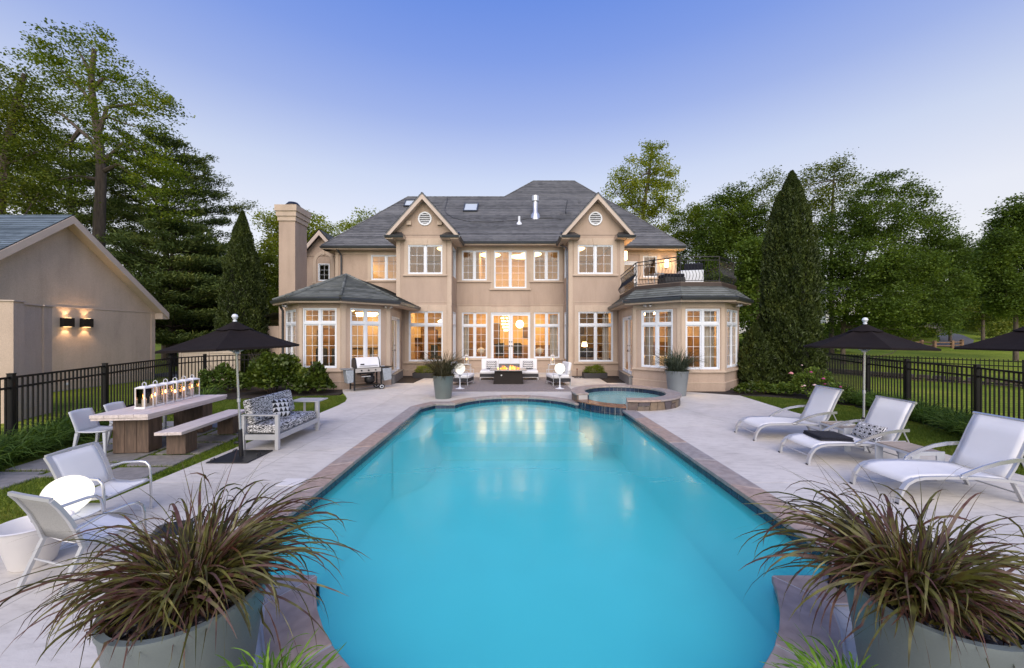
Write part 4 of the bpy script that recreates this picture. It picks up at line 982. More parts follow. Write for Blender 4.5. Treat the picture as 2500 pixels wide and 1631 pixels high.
# flood lights under the eaves (twin heads)
def flood(x, y, z, rz):
    mb = MB(); mb.lathe([(.05, 0), (.05, .03), (.001, .03)], 12)
    for s_ in (-1, 1):
        c = Matrix.Translation((s_*.09, -.10, -.09)) @ Matrix.Rotation(math.radians(55), 4, 'X') @ Matrix.Rotation(s_*.4, 4, 'Y')
        pr = [(.02, -.06), (.04, -.02), (.065, .09), (.055, .095), (.001, .08)]; t = MB().lathe(pr, 12); mb.add([c @ Vector(v) for v in t.v], t.f); mb.tube([(0, 0, 0), (s_*.06, -.05, -.05)], .012, 5)
    mb.build('floodlight', M['steel'], house, loc=(x, y, z), rot=(0, 0, rz), smooth=True)
flood(-9.2, 15.55, 3.42, -.6); flood(-5.35, 16.25, 3.42, .6); flood(5.55, 15.4, 3.42, -.5); flood(9.0, 15.2, 3.42, .6)
for x in (-5.45, -3.85):                          # two small vent hoods either side of the left round vent
    MB().add([(-.12, 0, -.12), (.12, 0, -.12), (.12, 0, .12), (-.12, 0, .12), (-.12, -.14, -.12), (.12, -.14, -.12), (.12, -.1, .1), (-.12, -.1, .1)], [(4, 5, 6, 7), (0, 4, 7, 3), (1, 2, 6, 5), (3, 7, 6, 2), (0, 1, 5, 4)]).build('vent_hood', M['trim'], house, loc=(x+.08, 19.8, 8.0))

# ---------------------------------------------------------------- inside: floors, partitions, lamps, furniture seen through the glass
M['in_wall'] = pmat('warm_inner_wall', (.74, .56, .30), .8, var=.05)
M['in_wall2'] = pmat('ochre_inner_wall', (.64, .44, .22), .8, var=.05)
M['in_ceil'] = pmat('ceiling_paint', (.80, .70, .52), .8, var=.03)
M['in_floor'] = pmat('oak_floor', (.26, .15, .08), .35, var=.25, stretch=(1, 8, 1))
fl = MB(); fl.box(-10.4, 22.92, .38, 9.6, 27.2, .48); fl.box(-5.85, 20.03, .381, -3.4, 22.9, .481); fl.box(-3.38, 21.83, .38, 3.15, 22.9, .48); fl.box(3.2, 20.03, .381, 5.6, 22.9, .481)
fl.prism([(-9.5, 22.9), (-9.5, 16.4), (-8.3, 15.2), (-6.9, 15.2), (-5.55, 16.5), (-5.9, 20.02), (-5.9, 22.9)], .379, .479); fl.prism([(5.65, 22.9), (5.65, 20.02), (5.4, 16.0), (6.6, 14.82), (8.1, 14.82), (9.3, 16.05), (9.3, 22.9)], .379, .479)
fl.build('inner_floor', M['in_floor'], house)
ce = MB(); ce.box(-10.4, 22.92, 3.70, 9.6, 27.2, 3.95); ce.box(-5.85, 20.03, 3.701, -3.4, 22.9, 3.951); ce.box(-3.38, 21.83, 3.70, 3.15, 22.9, 3.95); ce.box(3.2, 20.03, 3.701, 5.6, 22.9, 3.951)
ce.prism([(-9.5, 22.9), (-9.5, 16.4), (-8.3, 15.2), (-6.9, 15.2), (-5.55, 16.5), (-5.9, 20.02), (-5.9, 22.9)], 3.40, 3.5); ce.prism([(5.65, 22.9), (5.65, 20.02), (5.4, 16.0), (6.6, 14.82), (8.1, 14.82), (9.3, 16.05), (9.3, 22.9)], 3.40, 3.5)
ce.box(-10.4, 22.92, 7.22, 9.6, 27.2, 7.3); ce.box(-5.85, 20.03, 7.221, -3.4, 22.9, 7.301); ce.box(-3.38, 21.83, 7.22, 3.15, 22.9, 7.3); ce.box(3.2, 20.03, 7.221, 5.6, 22.9, 7.301)
ce.build('inner_ceiling', M['in_ceil'], house)
iw = MB(); iw.box(-10.35, 27.0, .48, 9.6, 27.15, 3.7); iw.box(-3.45, 22.95, .48, -3.35, 25.2, 3.7); iw.box(3.25, 22.95, .48, 3.35, 26.9, 3.7)
for x in (-6.1, -2.1, 1.2, 5.7): iw.box(x, 23.0, 3.95, x+.1, 26.9, 7.2)
iw.box(-10.35, 26.2, 3.95, 9.6, 26.35, 7.2); iw.build('partition', M['in_wall'], house)
MB().box(-3.3, 25.9, .48, 3.2, 26.0, 3.7).build('partition', M['in_wall2'], house)
lampc = (1.0, .60, .22)
M['lampglow'] = {}
def room_light(x, y, z, e_, r=.65, col=lampc):
    """flush frosted ceiling dome; its glass is the light"""
    L = round(e_/(4*PI)/(PI*r*r*.8), 1)
    if L not in M['lampglow']: M['lampglow'][L] = emat('lit_ceiling_dome', col, L)
    zc_ = (7.22 if z > 5 else 3.70) if not (y < 22.6 and abs(x) > 5.8) else 3.40
    t = thing('ceiling_lamp', 'lit frosted ceiling dome '+LAMPAT.pop(0), 'ceiling lamp', (x, y, zc_-.004), 0, 'lit ceiling lamps inside the house')
    MB().lathe([(r, -.001), (r+.02, -.02), (r+.02, -.001)][:2], 24, cap=False).build('rim', M['white'], t); MB().lathe([(.001, -.16), (r*.55, -.13), (r*.9, -.07), (r, -.015)], 24, cap=False).build('dome', M['lampglow'][L], t, smooth=True)
LK = 0.95
LAMPAT = ['over the breakfast table in the left sunroom', 'over the kitchen island behind the left sunroom', 'nearest the kitchen cabinets at the left back', 'in the ground floor left bay', 'left of the chandelier behind the glass doors', 'right of the pendant globe behind the glass doors', 'in the ground floor right bay', 'at the front of the right sunroom', 'over the bed in the right sunroom',
          'upstairs at the far left wing', 'upstairs in the left gable bay', 'upstairs between the left and middle windows', 'upstairs behind the tall middle window', 'upstairs between the middle and right windows', 'upstairs in the right gable bay', 'upstairs behind the balcony window']
for (x, y, z, e_) in ((-7.66, 17.3, 3.1, 170), (-8.2, 21.5, 3.2, 170), (-8.0, 24.8, 3.2, 240), (-4.7, 22.5, 3.2, 150), (-1.6, 24.2, 3.2, 130), (1.5, 24.4, 3.2, 130), (4.5, 22.2, 3.1, 100), (7.75, 17.0, 3.1, 200), (7.4, 21.0, 3.1, 220),
                      (-9.9, 25.0, 6.9, 75), (-3.75, 22.25, 6.9, 24), (-1.37, 23.9, 6.9, 70), (0.55, 24.4, 6.7, 60), (1.20, 23.7, 6.8, 50), (3.62, 22.2, 6.9, 34), (7.4, 24.5, 6.8, 25)):
    room_light(x, y, z, e_*LK)
# furnishings glimpsed through the panes
M['cab'] = pmat('cream_cabinet', (.62, .48, .28), .5, var=.08); M['cabmid'] = pmat('walnut_unit', (.26, .15, .07), .5, var=.2); M['cabdark'] = pmat('brown_cabinet', (.16, .085, .04), .5, var=.2); M['chairdark'] = pmat('charcoal_upholstery', (.05, .045, .042), .8, var=.2)
M['linen'] = pmat('linen_drape', (.60, .54, .48), .8, var=.08, scale=2, stretch=(6, 6, .3)); M['counter'] = pmat('dark_counter', (.07, .055, .045), .25, var=.3)
def cabinet_run(x0, x1, y, label):
    t = thing('kitchen_cabinet', label, 'kitchen cabinet', (x0, y, .481)); w_ = (x1-x0)/int((x1-x0)/.55); k = int(round((x1-x0)/w_))
    MB().box(0, -.60, .0, x1-x0, -.002, .88).build('base_unit', M['cabmid'], t); MB().box(-.02, -.64, .882, x1-x0+.02, -.002, .93).build('worktop', M['counter'], t); MB().box(0, -.35, 1.45, x1-x0, -.002, 2.35).build('wall_unit', M['cab'], t); MB().box(0, -.015, .932, x1-x0, -.002, 1.448).build('splashback', M['cabdark'], t); MB().box(-.03, -.42, 2.352, x1-x0+.03, -.002, 2.5).build('cornice', M['cab'], t)
    for i in range(k):
        for (z0, z1, y0) in ((.08, .84, -.62), (1.48, 2.32, -.37)): MB().box(i*w_+.02, y0, z0, (i+1)*w_-.02, y0+.019, z1).build('door', (M['cab'] if i % 3 else M['cabdark']) if z0 > 1 else (M['cabmid'] if i % 2 else M['cabdark']), t)
cabinet_run(-10.2, -6.4, 26.99, 'cream kitchen cabinets along the back wall behind the left windows'); cabinet_run(-6.0, -3.6, 26.99, 'cream kitchen cabinets behind the left bay window')
t = thing('kitchen_island', 'wooden kitchen island with dark top behind the left sunroom', 'kitchen island', (-7.6, 21.6, .481)); MB().box(-1.3, -.5, 0, 1.3, .5, .9).build('body', M['cab'], t); MB().box(-1.4, -.62, .902, 1.4, .62, .95).build('worktop', M['counter'], t)
def inner_chair(x, y, rz, label, mat='chairdark', h=.62):
    t = thing('dining_chair', label, 'chair', (x, y, .481), rz, 'upholstered chairs inside the house'); MB().box(-.24, -.24, .40, .24, .24, .50).build('seat', M[mat], t, bevel=.02); MB().box(-.24, .20, .50, .24, .27, .50+h).build('backrest', M[mat], t, bevel=.03)
    for sx in (-1, 1):
        for sy in (-1, 1): MB().box(sx*.2-.02, sy*.2-.02, 0, sx*.2+.02, sy*.2+.02, .40).build('leg', M['cabdark'], t)
for x, y, rz, lb in ((-7.9, 15.95, PI, 'left of two behind the front left sunroom window'), (-7.25, 15.95, PI, 'right of two behind the front left sunroom window'), (-6.1, 17.1, 2.2, 'behind the grill window of the left sunroom'), (-8.7, 17.0, 4.2, 'at the far left side of the sunroom table'), (-.75, 22.9, PI, 'behind the left glass door, near side of the table'), (.35, 22.9, PI, 'behind the right glass door, near side of the table'), (-.75, 25.0, 0, 'behind the left glass door, far side of the table'), (.35, 25.0, 0, 'behind the right glass door, far side of the table'), (-4.2, 21.2, 2.6, 'by the small table in the left bay')): inner_chair(x, y, rz, 'dark upholstered chair '+lb)
for (x, y, r, lb) in ((-7.5, 16.9, .62, 'round breakfast table inside the left sunroom'), (-.2, 23.95, .8, 'round dining table inside behind the glass doors'), (-5.0, 21.3, .5, 'small round table inside the left bay')):
    t = thing('round_table', lb, 'table', (x, y, .481)); MB().lathe([(.3, 0), (.06, .05), (.05, .70), (r, .72), (r, .75), (.001, .751)], 28).build('pedestal_top', M['cabdark'], t, smooth=True)
def drape(x, y, rz, w_, z0, z1, label):
    mb = MB(); n_ = 24; V = []
    for z in (z0, z1):
        for i in range(n_+1): u = i/n_; V.append((u*w_, .035*math.sin(u*w_*42)+.02*math.sin(u*9), z))
    mb.add(V, [(i, i+1, n_+2+i, n_+1+i) for i in range(n_)]); tag(mb.build('drape', M['linen'], None, loc=(x, y, 0), rot=(0, 0, rz)), label, 'drape', 'linen drapes behind the windows')
def wdrape(key, u, w_, label, z0=.6, z1=3.3):
    Mx, L = frame_of(W[key]); p = Mx @ Vector((u, .34, 0)); d = W[key]['B']-W[key]['A']; drape(p.x, p.y, math.atan2(d.y, d.x), w_, z0, z1, label)
for key, u, w_, lb in (('octR1', .35, .35, 'linen drape at the left edge of the angled right sunroom window'), ('octR1', 1.3, .3, 'linen drape at the right edge of the angled right sunroom window'), ('octR2', .15, .18, 'narrow linen drape at the front right sunroom window'), ('octR2', 1.02, .46, 'wide linen drape at the front right sunroom window'), ('octR3', .3, .5, 'linen drape at the far right sunroom window'), ('mid', .22, .45, 'linen drape left of the glass doors'), ('mid', 5.35, .45, 'linen drape right of the glass doors'), ('bayR', 1.85, .35, 'linen drape at the right edge of the right bay window')): wdrape(key, u, w_, lb)
wc = MB(); wc.box(-3.3, 25.86, .481, 3.2, 25.899, 1.45); wc.box(3.36, 26.95, .481, 9.6, 26.999, 1.35); wc.box(-3.34, 22.96, .481, -3.30, 25.2, 1.35); wc.box(3.21, 22.96, .481, 3.245, 25.85, 1.35); wc.build('dim_lower_wall', M['cabmid'], house)  # dark lower walls added so the rooms read bright above, dim below
for (x, y, w_, h, d, lb) in ((-2.3, 25.6, 1.2, 2.2, .4, 'dark bookcase behind the window left of the glass doors'), (2.2, 25.6, 1.3, .95, .45, 'dark sideboard behind the window right of the glass doors'), (5.0, 25.0, 1.4, 1.1, .5, 'dark sideboard behind the right bay window'), (-5.3, 24.6, .9, 2.0, .5, 'tall dark fridge cupboard behind the left bay window'), (8.6, 18.0, .5, 1.6, .9, 'dark wardrobe inside the right sunroom'), (-9.1, 19.0, .5, 2.0, 1.2, 'dark dresser inside the left sunroom')):
    t = thing('cupboard', lb, 'cupboard', (x, y, .481)); MB().box(-w_/2, -d/2, 0, w_/2, d/2, h).build('body', M['cabdark'], t, bevel=.01)
    for i in range(3): MB().box(-w_/2+.04, -d/2-.015, .06+i*(h-.08)/3, w_/2-.04, -d/2-.001, .02+(i+1)*(h-.08)/3).build('drawer', M['cabmid'], t)
# chandelier, pendant globe, table lamps
M['crystal'] = emat('crystal_glow', (1.0, .70, .34), 4); t = thing('chandelier', 'tall glowing crystal chandelier behind the left glass door', 'chandelier', (-.38, 23.6, 0)); MB().tube([(0, 0, 3.7), (0, 0, 3.45)], .015, 6).build('rod', M['steel'], t)
me = MB().sphere((0, 0, 0), .055, 8, 6).mesh('crystal', M['crystal'], True)
for j in range(6):
    for i in range(7): a = 2*PI*i/7+j*.4; r = (.22, .27, .25, .22, .17, .10)[j]; link('crystal', me, t, (r*math.cos(a), r*math.sin(a), 3.38-j*.19))
t = thing('pendant_globe', 'bright round pendant lamp behind the right glass door', 'pendant lamp', (.50, 24.2, 0)); MB().tube([(0, 0, 3.7), (0, 0, 3.1)], .01, 6).build('cord', M['black'], t); MB().sphere((0, 0, 2.83), .25, 20, 14).build('globe', emat('pendant_glow', (1, .74, .38), 5), t, smooth=True)
t = thing('kitchen_pendant', 'lit white pendant bowl behind the left bay window', 'pendant lamp', (-3.95, 21.6, 0)); MB().tube([(0, 0, 3.7), (0, 0, 3.05)], .012, 6).build('cord', M['black'], t); MB().lathe([(.05, 3.05), (.26, 2.95), (.28, 2.88), (.001, 2.86)], 20).build('bowl', emat('bowl_glow', (1, .80, .48), 5), t, smooth=True)
t = thing('strip_lamp', 'bright strip lamp hanging inside the left sunroom', 'strip lamp', (-6.55, 17.0, 0)); MB().box(-.42, -.06, 2.98, .42, .06, 3.12).build('tube', emat('strip_glow', (1, .62, .24), 6), t)
for s_ in (-.3, .3): MB().tube([(s_, 0, 3.12), (s_, 0, 3.39)], .006, 4).build('wire', M['black'], t)
t = thing('table_lamp', 'small lit table lamp on a stand behind the right bay window', 'table lamp', (4.2, 21.9, .481)); MB().lathe([(.16, 0), (.03, .04), (.03, .75), (.10, .85), (.07, 1.0)], 14).build('stand', M['cabdark'], t, smooth=True); MB().lathe([(.16, 1.0), (.13, 1.25)], 16, cap=False).build('shade', emat('shade_glow', (1, .72, .34), 6), t)
M['paper'] = pmat('paper_globe', (.72, .62, .50), .7, var=.1)
for x, lb in ((-1.82, 'left'), (1.62, 'right')):
    t = thing('paper_lamp', f'pale woven globe lamp on a stand inside, {lb} of the glass doors', 'floor lamp', (x, 22.35, .481)); MB().tube([(0, 0, 0), (0, 0, .5)], .02, 8).build('stand', M['white'], t); MB().sphere((0, 0, .72), .24, 16, 10, .85).build('globe', M['paper'], t, smooth=True)
t = thing('inner_sofa', 'grey patterned chaise behind the right bay window', 'sofa', (4.4, 20.9, .481)); MB().box(-.95, -.35, .1, .95, .35, .42).build('seat', pmat('mottled_fabric', (.22, .19, .20), .8, var=.7, scale=14), t, bevel=.05); MB().box(-.95, .25, .42, .2, .38, .95).build('backrest', M['chairdark'], t, bevel=.05)
t = thing('bed', 'bed with pale cover and headboard inside the right sunroom', 'bed', (7.5, 19.5, .481)); MB().box(-.9, -1, .1, .9, 1, .55).build('mattress', M['linen'], t, bevel=.05); MB().box(-1, 1.02, 0, 1, 1.1, 1.3).build('headboard', M['cabdark'], t)
for (x, z, w_, h, y) in ((3.9, 2.5, .5, .6, 26.6), (4.8, 2.5, .5, .6, 26.6), (-1.2, 2.2, .7, 1.5, 25.88), (1.0, 2.3, .5, .7, 25.88)):
    t = thing('picture', 'framed picture '+('left of two behind the right bay window' if x == 3.9 else 'right of two behind the right bay window' if x > 4 else 'tall, behind the left glass door' if x < 0 else 'small, behind the right glass door'), 'picture', (x, y, z), 0, 'pictures inside the house'); MB().box(-w_/2, -.03, -h/2, w_/2, -.002, h/2).build('frame', M['black'], t); MB().box(-w_/2+.05, -.034, -h/2+.05, w_/2-.05, -.0305, h/2-.05).build('print', M['cabdark'], t)
# wooden blinds behind the middle upstairs windows
M['blind'] = pmat('wood_blind', (.30, .17, .09), .5, var=.15)
for key, u0, u1, z0, z1, kw in WIN:
    if key == 'mid' and z0 > 4.5 and u0 < 3.9:
        wd = u1-u0; sl = MB(); k = int((z1-z0)/.052); tilt = Matrix.Rotation(math.radians(32), 4, 'X')
        for j in range(k): sl.add([Matrix.Translation((wd/2, .20, z0+.05+j*(z1-z0-.1)/k)) @ tilt @ Vector(p) for p in ((-wd/2+.06, -.022, 0), (wd/2-.06, -.022, 0), (wd/2-.06, .022, 0), (-wd/2+.06, .022, 0))], [(0, 1, 2, 3)])
        tag(wall_obj(key, 'blind_slat', sl, M['blind'], u0), kind='stuff')
# ---------------------------------------------------------------- furniture and fittings
M['sling'] = pmat('white_sling', (0.76, 0.76, 0.77), 0.65, var=0.04, scale=2, bump=0.25, bscale=260)
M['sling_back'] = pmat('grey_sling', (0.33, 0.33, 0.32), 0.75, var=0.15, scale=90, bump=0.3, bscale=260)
M['alu'] = pmat('silver_frame', (0.50, 0.51, 0.53), 0.42, 0.35, var=0.04)
M['chrome'] = pmat('polished_tube', (0.58, 0.59, 0.61), 0.22, 0.7, var=0.03)
M['canopy'] = pmat('brown_black_canvas', (0.016, 0.0125, 0.0125), 0.9, var=0.12, scale=8, bump=0.2, bscale=200, spec=0.1)
M['teak'] = pmat('weathered_wood', (0.60, 0.53, 0.51), 0.7, var=0.16, scale=4, stretch=(6, 0.6, 6), bump=0.3, bscale=30, local=True)
M['teak_dark'] = pmat('brown_wood_leg', (0.105, 0.070, 0.050), 0.65, var=0.35, scale=5, stretch=(5, 5, 0.7), bump=0.3, bscale=30, local=True)
M['slat'] = pmat('pale_slat', (0.40, 0.33, 0.27), 0.65, var=0.25, scale=5, stretch=(0.6, 8, 8), bump=0.2, bscale=40)
M['plastic'] = pmat('pale_grey_plastic', (0.48, 0.51, 0.56), 0.35, var=0.03)
M['lantern_white'] = pmat('white_lantern_paint', (0.78, 0.77, 0.77), 0.45, var=0.04)
M['candle'] = pmat('ivory_wax', (0.82, 0.70, 0.55), 0.5, var=0.03)
M['flame'] = emat('candle_flame', (1.0, 0.36, 0.07), 12)
M['fire'] = emat('gas_flame', (1.0, 0.17, 0.02), 2.0)
M['firecore'] = emat('gas_flame_core', (1.0, 0.36, 0.07), 3.0)
M['globe'] = emat('lit_globe', (1.0, 0.92, 0.82), 0.62)
M['cushion'] = pmat('white_cushion', (0.72, 0.73, 0.75), 0.85, var=0.03, bump=0.2, bscale=150)
M['wicker'] = pmat('black_wicker', (0.022, 0.022, 0.027), 0.5, var=0.4, scale=60, bump=0.6, bscale=90)
M['firebox'] = pmat('dark_bronze_box', (0.013, 0.009, 0.008), 0.55, 0.0, var=0.2, spec=.25)
M['granite'] = pmat('grey_granite', (0.30, 0.29, 0.29), 0.25, var=0.4, scale=90)
M['pot'] = pmat('grey_glaze', (0.125, 0.15, 0.145), 0.42, var=0.08, scale=3, bump=0.15, bscale=60)
M['soil'] = pmat('potting_soil', (0.025, 0.018, 0.014), 0.95, var=0.5, scale=40, bump=1.0, bscale=50)
M['pebble'] = pmat('black_pebble', (0.030, 0.030, 0.038), 0.28, var=0.5, scale=8)
M['tubwhite'] = pmat('white_resin', (0.72, 0.70, 0.69), 0.45, var=0.04)
M['navy'] = pmat('navy_towel', (0.010, 0.011, 0.020), 0.95, var=0.3, scale=60, bump=0.8, bscale=160)
M['clear'] = glassmat('clear_glass', (0.97, 0.97, 0.97), 1.0)

def pattern_mat(name, kind, white=(0.74, 0.74, 0.75), black=(0.015, 0.015, 0.017), k=1.0):
    """flat woven prints mapped in the object's own space"""
    m, n, l, out = nt(name); b = n.new('ShaderNodeBsdfPrincipled'); l.new(b.outputs[0], out.inputs[0]); b.inputs['Roughness'].default_value = 0.85
    tc = n.new('ShaderNodeTexCoord'); P = tc.outputs['Object']
    def math_(op, a, b_=None):
        q = n.new('ShaderNodeMath'); q.operation = op
        for i, v in enumerate((a, b_)):
            if v is None: continue
            if isinstance(v, (int, float)): q.inputs[i].default_value = v
            else: l.new(v, q.inputs[i])
        return q.outputs[0]
    sp = n.new('ShaderNodeSeparateXYZ'); l.new(P, sp.inputs[0]); x, y, z = sp.outputs
    if kind == 'zebra':
        mp = n.new('ShaderNodeMapping'); mp.inputs['Scale'].default_value = (9, 6, 26); l.new(P, mp.inputs[0])
        t = n.new('ShaderNodeTexNoise'); t.inputs['Scale'].default_value = 1.6; t.inputs['Detail'].default_value = 1.5; t.inputs['Distortion'].default_value = 1.1; l.new(mp.outputs[0], t.inputs['Vector'])
        f = math_('GREATER_THAN', math_('FRACT', math_('MULTIPLY', t.outputs[0], 4.0)), 0.52)
    elif kind == 'chevron':
        tri = math_('ABSOLUTE', math_('SUBTRACT', math_('FRACT', math_('MULTIPLY', x, 10.0)), 0.5))
        f = math_('GREATER_THAN', math_('FRACT', math_('ADD', math_('MULTIPLY', z, 11.5), math_('MULTIPLY', tri, 1.1))), 0.5)
    elif kind == 'triangle':
        v = math_('FRACT', math_('MULTIPLY', z, 10.0)); u = math_('MULTIPLY', math_('ABSOLUTE', math_('SUBTRACT', math_('FRACT', math_('MULTIPLY', x, 10.0)), 0.5)), 2.0)
        f = math_('GREATER_THAN', u, math_('SUBTRACT', 0.95, v))
    else:
        vo = n.new('ShaderNodeTexVoronoi'); vo.feature = 'DISTANCE_TO_EDGE'; vo.inputs['Scale'].default_value = 11; vo.inputs['Randomness'].default_value = 0.35
        mp = n.new('ShaderNodeMapping'); mp.inputs['Scale'].default_value = (1, 0.02, 1.25); l.new(P, mp.inputs[0]); l.new(mp.outputs[0], vo.inputs['Vector'])
        d = vo.outputs['Distance']; f = math_('MAXIMUM', math_('LESS_THAN', d, 0.06), math_('MULTIPLY', math_('GREATER_THAN', d, 0.17), math_('LESS_THAN', d, 0.26)))
    mx = n.new('ShaderNodeMix'); mx.data_type = 'RGBA'; l.new(f, mx.inputs[0]); mx.inputs[6].default_value = (*black, 1); mx.inputs[7].default_value = (*white, 1)
    l.new(mx.outputs[2], b.inputs['Base Color']); return m
M['zebra'] = pattern_mat('zebra_weave', 'zebra'); M['chevron'] = pattern_mat('chevron_weave', 'chevron'); M['tri'] = pattern_mat('triangle_weave', 'triangle'); M['honey'] = pattern_mat('honeycomb_weave', 'honey')
def pillow_mb(w_, h, t, n_=14):
    """stuffed pillow standing in the xz plane, centred"""
    V = []; F = []
    for s in (-1, 1):
        for j in range(n_+1):
            for i in range(n_+1):
                u, v = i/n_*2-1, j/n_*2-1; b = (1-u**4)*(1-v**4)
                px_ = u*(1-.06*(1-abs(u))*0-.05*(1-v*v)*abs(u)**3); pz_ = v*(1-.05*(1-u*u)*abs(v)**3)
                V.append((px_*w_/2, s*t/2*b**.6 if b > 0 else 0, pz_*h/2))
    k = n_+1
    for j in range(n_):
        for i in range(n_):
            a = j*k+i; F.append((a, a+1, a+k+1, a+k)); a += k*k; F.append((a, a+k, a+k+1, a+1))
    return MB().add(V, F)
def slab_grid(pts_l, pts_r, sag=0.0, n_=8, th=0.006):
    """fabric strung between two side profiles (lists of points), sagging in the middle"""
    V = []; k = n_+1
    for a, b in zip(pts_l, pts_r):
        a, b = Vector(a), Vector(b)
        for i in range(k):
            t = i/n_; p = a.lerp(b, t); p.z -= sag*4*t*(1-t); V.append(p)
    m = len(pts_l); F = [(j*k+i, j*k+i+1, (j+1)*k+i+1, (j+1)*k+i) for j in range(m-1) for i in range(n_)]
    mb = MB().add(V, F); return mb
def solidify(o, th, off=-1):
    s = o.modifiers.new('thickness', 'SOLIDIFY'); s.thickness = th; s.offset = off; return o

# --- umbrellas
def umbrella(loc, R, th, label, lean=(0, 0), zr=1.96, za=2.40, plate=True):
    t = thing('patio_umbrella', label, 'umbrella', loc, 0, 'dark market umbrellas around the pool')
    sh = lambda z: Vector((lean[0]*z/2.4, lean[1]*z/2.4, z))
    MB().tube([sh(0.50), sh(2.38)], .019, 14).build('pole', M['chrome'], t, smooth=True)
    MB().tube([sh(0.02), sh(.50)], .034, 14).build('sleeve', M['black'], t, smooth=True)
    k = MB(); p = sh(.26); k.tube([p+Vector((-.03, 0, 0)), p+Vector((-.085, 0, 0))], .02, 8); k.cbox(p+Vector((-.1, 0, 0)), (.02, .05, .03)); k.build('clamp_knob', M['black'], t)
    p = sh(1.02); MB().lathe([(.026, -.03), (.026, .03)], 14, p).build('pole_joint', M['alu'], t)
    if plate:
        b = MB(); b.box(-.36, -.35, .004, .35, .35, .022); b.build('base_plate', M['black'], t, bevel=.006)
        h = MB()
        for x, y in ((-.30, -.27), (-.30, .25), (.28, .05)): h.tube([(x, y-.05, .022), (x, y-.045, .055), (x, y+.045, .055), (x, y+.05, .022)], .007, 6)
        h.build('plate_handle', M['black'], t)
    axis = sh(1).normalized(); q = Vector((0, 0, 1)).rotation_difference(axis).to_matrix()
    top = sh(za); rows, cols = 7, 6
    for s in range(6):
        V = []
        for j in range(rows+1):
            f = .10+.90*j/rows
            for i in range(cols+1):
                u = i/cols; a0, a1 = th+s*PI/3, th+(s+1)*PI/3
                pa, pb = Vector((math.cos(a0), math.sin(a0))), Vector((math.cos(a1), math.sin(a1))); p = pa.lerp(pb, u)
                cc = 4*u*(1-u); rr = R*f*(1-.035*cc*f)
                z = -(za-zr)*f-.02*math.sin(PI*f)-.022*cc*math.sin(PI*min(1, f*1.0))*1.0
                V.append(top+q @ Vector((p.x*rr, p.y*rr, z)))
        k = cols+1; F = [(j*k+i, (j+1)*k+i, (j+1)*k+i+1, j*k+i+1) for j in range(rows) for i in range(cols)]
        e = [(rows*k+i) for i in range(k)]; nb = len(V); V += [V[i]+Vector((0, 0, -.035)) for i in e]; F += [(e[i], nb+i, nb+i+1, e[i+1]) for i in range(cols)]
        o = MB().add(V, F).build('canopy_panel', M['canopy'], t, smooth=True)
        a0 = th+s*PI/3; end = top+q @ Vector((math.cos(a0)*R*.985, math.sin(a0)*R*.985, -(za-zr)-.030)); hub = top+q @ Vector((math.cos(a0)*.04, math.sin(a0)*.04, -.085))
        rb = MB(); rb.tube([hub, end], .008, flat=(.012, .02)); mid = hub.lerp(end, .5); rn = sh(za-.52)
        rb.tube([mid, rn+Vector((math.cos(a0)*.035, math.sin(a0)*.035, 0))], .006, flat=(.01, .016)); rb.build('rib', M['alu'], t)
    V = []; rows = 3
    for j in range(rows+1):
        f = [.04, .10, .2, .27][j]
        for i in range(24):
            a = th+2*PI*i/24; rr = R*f*(1-.04*(1-math.cos(6*(a-th)))*(j/3)); z = .045-.10*(f/.27)**.8-(za-zr)*f*.55-.02*(1-math.cos(6*(a-th)))*.4*(j/3)
            V.append(top+q @ Vector((rr*math.cos(a), rr*math.sin(a), z)))
    F = [(j*24+i, (j+1)*24+i, (j+1)*24+(i+1) % 24, j*24+(i+1) % 24) for j in range(rows) for i in range(24)]
    MB().add(V, F).build('vent_cap', M['canopy'], t, smooth=True)
    f = MB(); f.lathe([(.03, 0), (.033, .02), (.02, .035), (.035, .05), (.052, .09), (.035, .128), (.001, .14)], 16, sh(za+.02)); f.build('finial', M['white'], t, smooth=True)
    h = MB(); h.lathe([(.045, -.03), (.05, 0), (.03, .04)], 14, sh(za-.52)); h.build('runner_hub', M['alu'], t)
umbrella((-4.84, 6.77, 0), 1.07, .917, 'dark umbrella on a chrome pole beside the zebra cushioned sofa', (-.10, -.02))
umbrella((7.17, 7.72, 0), 1.04, .12, 'dark umbrella standing behind the middle white sun lounger', (.05, .02), zr=1.93, za=2.38)
umbrella((9.66, 7.0, -.03), 1.10, .65, 'dark umbrella at the right edge, cut by the photo border', (.03, 0), zr=1.95, za=2.42, plate=True)

# --- dining table, bench, chairs, lanterns
RZ = math.radians(6.5)
t = thing('dining_table', 'long weathered wooden dining table with a row of lanterns on top', 'dining table', (-7.12, 7.84, 0), RZ)
for i in range(4):
    x0 = -.475+.2375*i; MB().box(x0+.002, -1.12, .70, x0+.2355, 1.12, .762+rnd.uniform(-.001, .001)).build('top_plank', M['teak'], t, bevel=.004, seg=1)
MB().box(-.46, -1.105, .66, .46, 1.105, .699).build('apron', M['teak'], t)
for y in (-.72, .72):
    for i in range(3): MB().box(-.30+.2*i+.002, y-.16, 0.01, -.10+.2*i-.002, y+.16, .66).build('pedestal_board', M['teak_dark'], t, bevel=.004, seg=1)
t = thing('bench', 'long weathered wooden bench on two block legs beside the dining table', 'bench', (-6.22, 7.74, 0), RZ)
for i in range(2): MB().box(-.225+.225*i+.002, -1.04, .40, .225*i-.002, 1.04, .455).build('seat_plank', M['teak'], t, bevel=.004, seg=1)
for y in (-.70, .70): MB().box(-.16, y-.15, 0.01, .16, y+.15, .40).build('leg', M['teak_dark'], t, bevel=.004, seg=1)
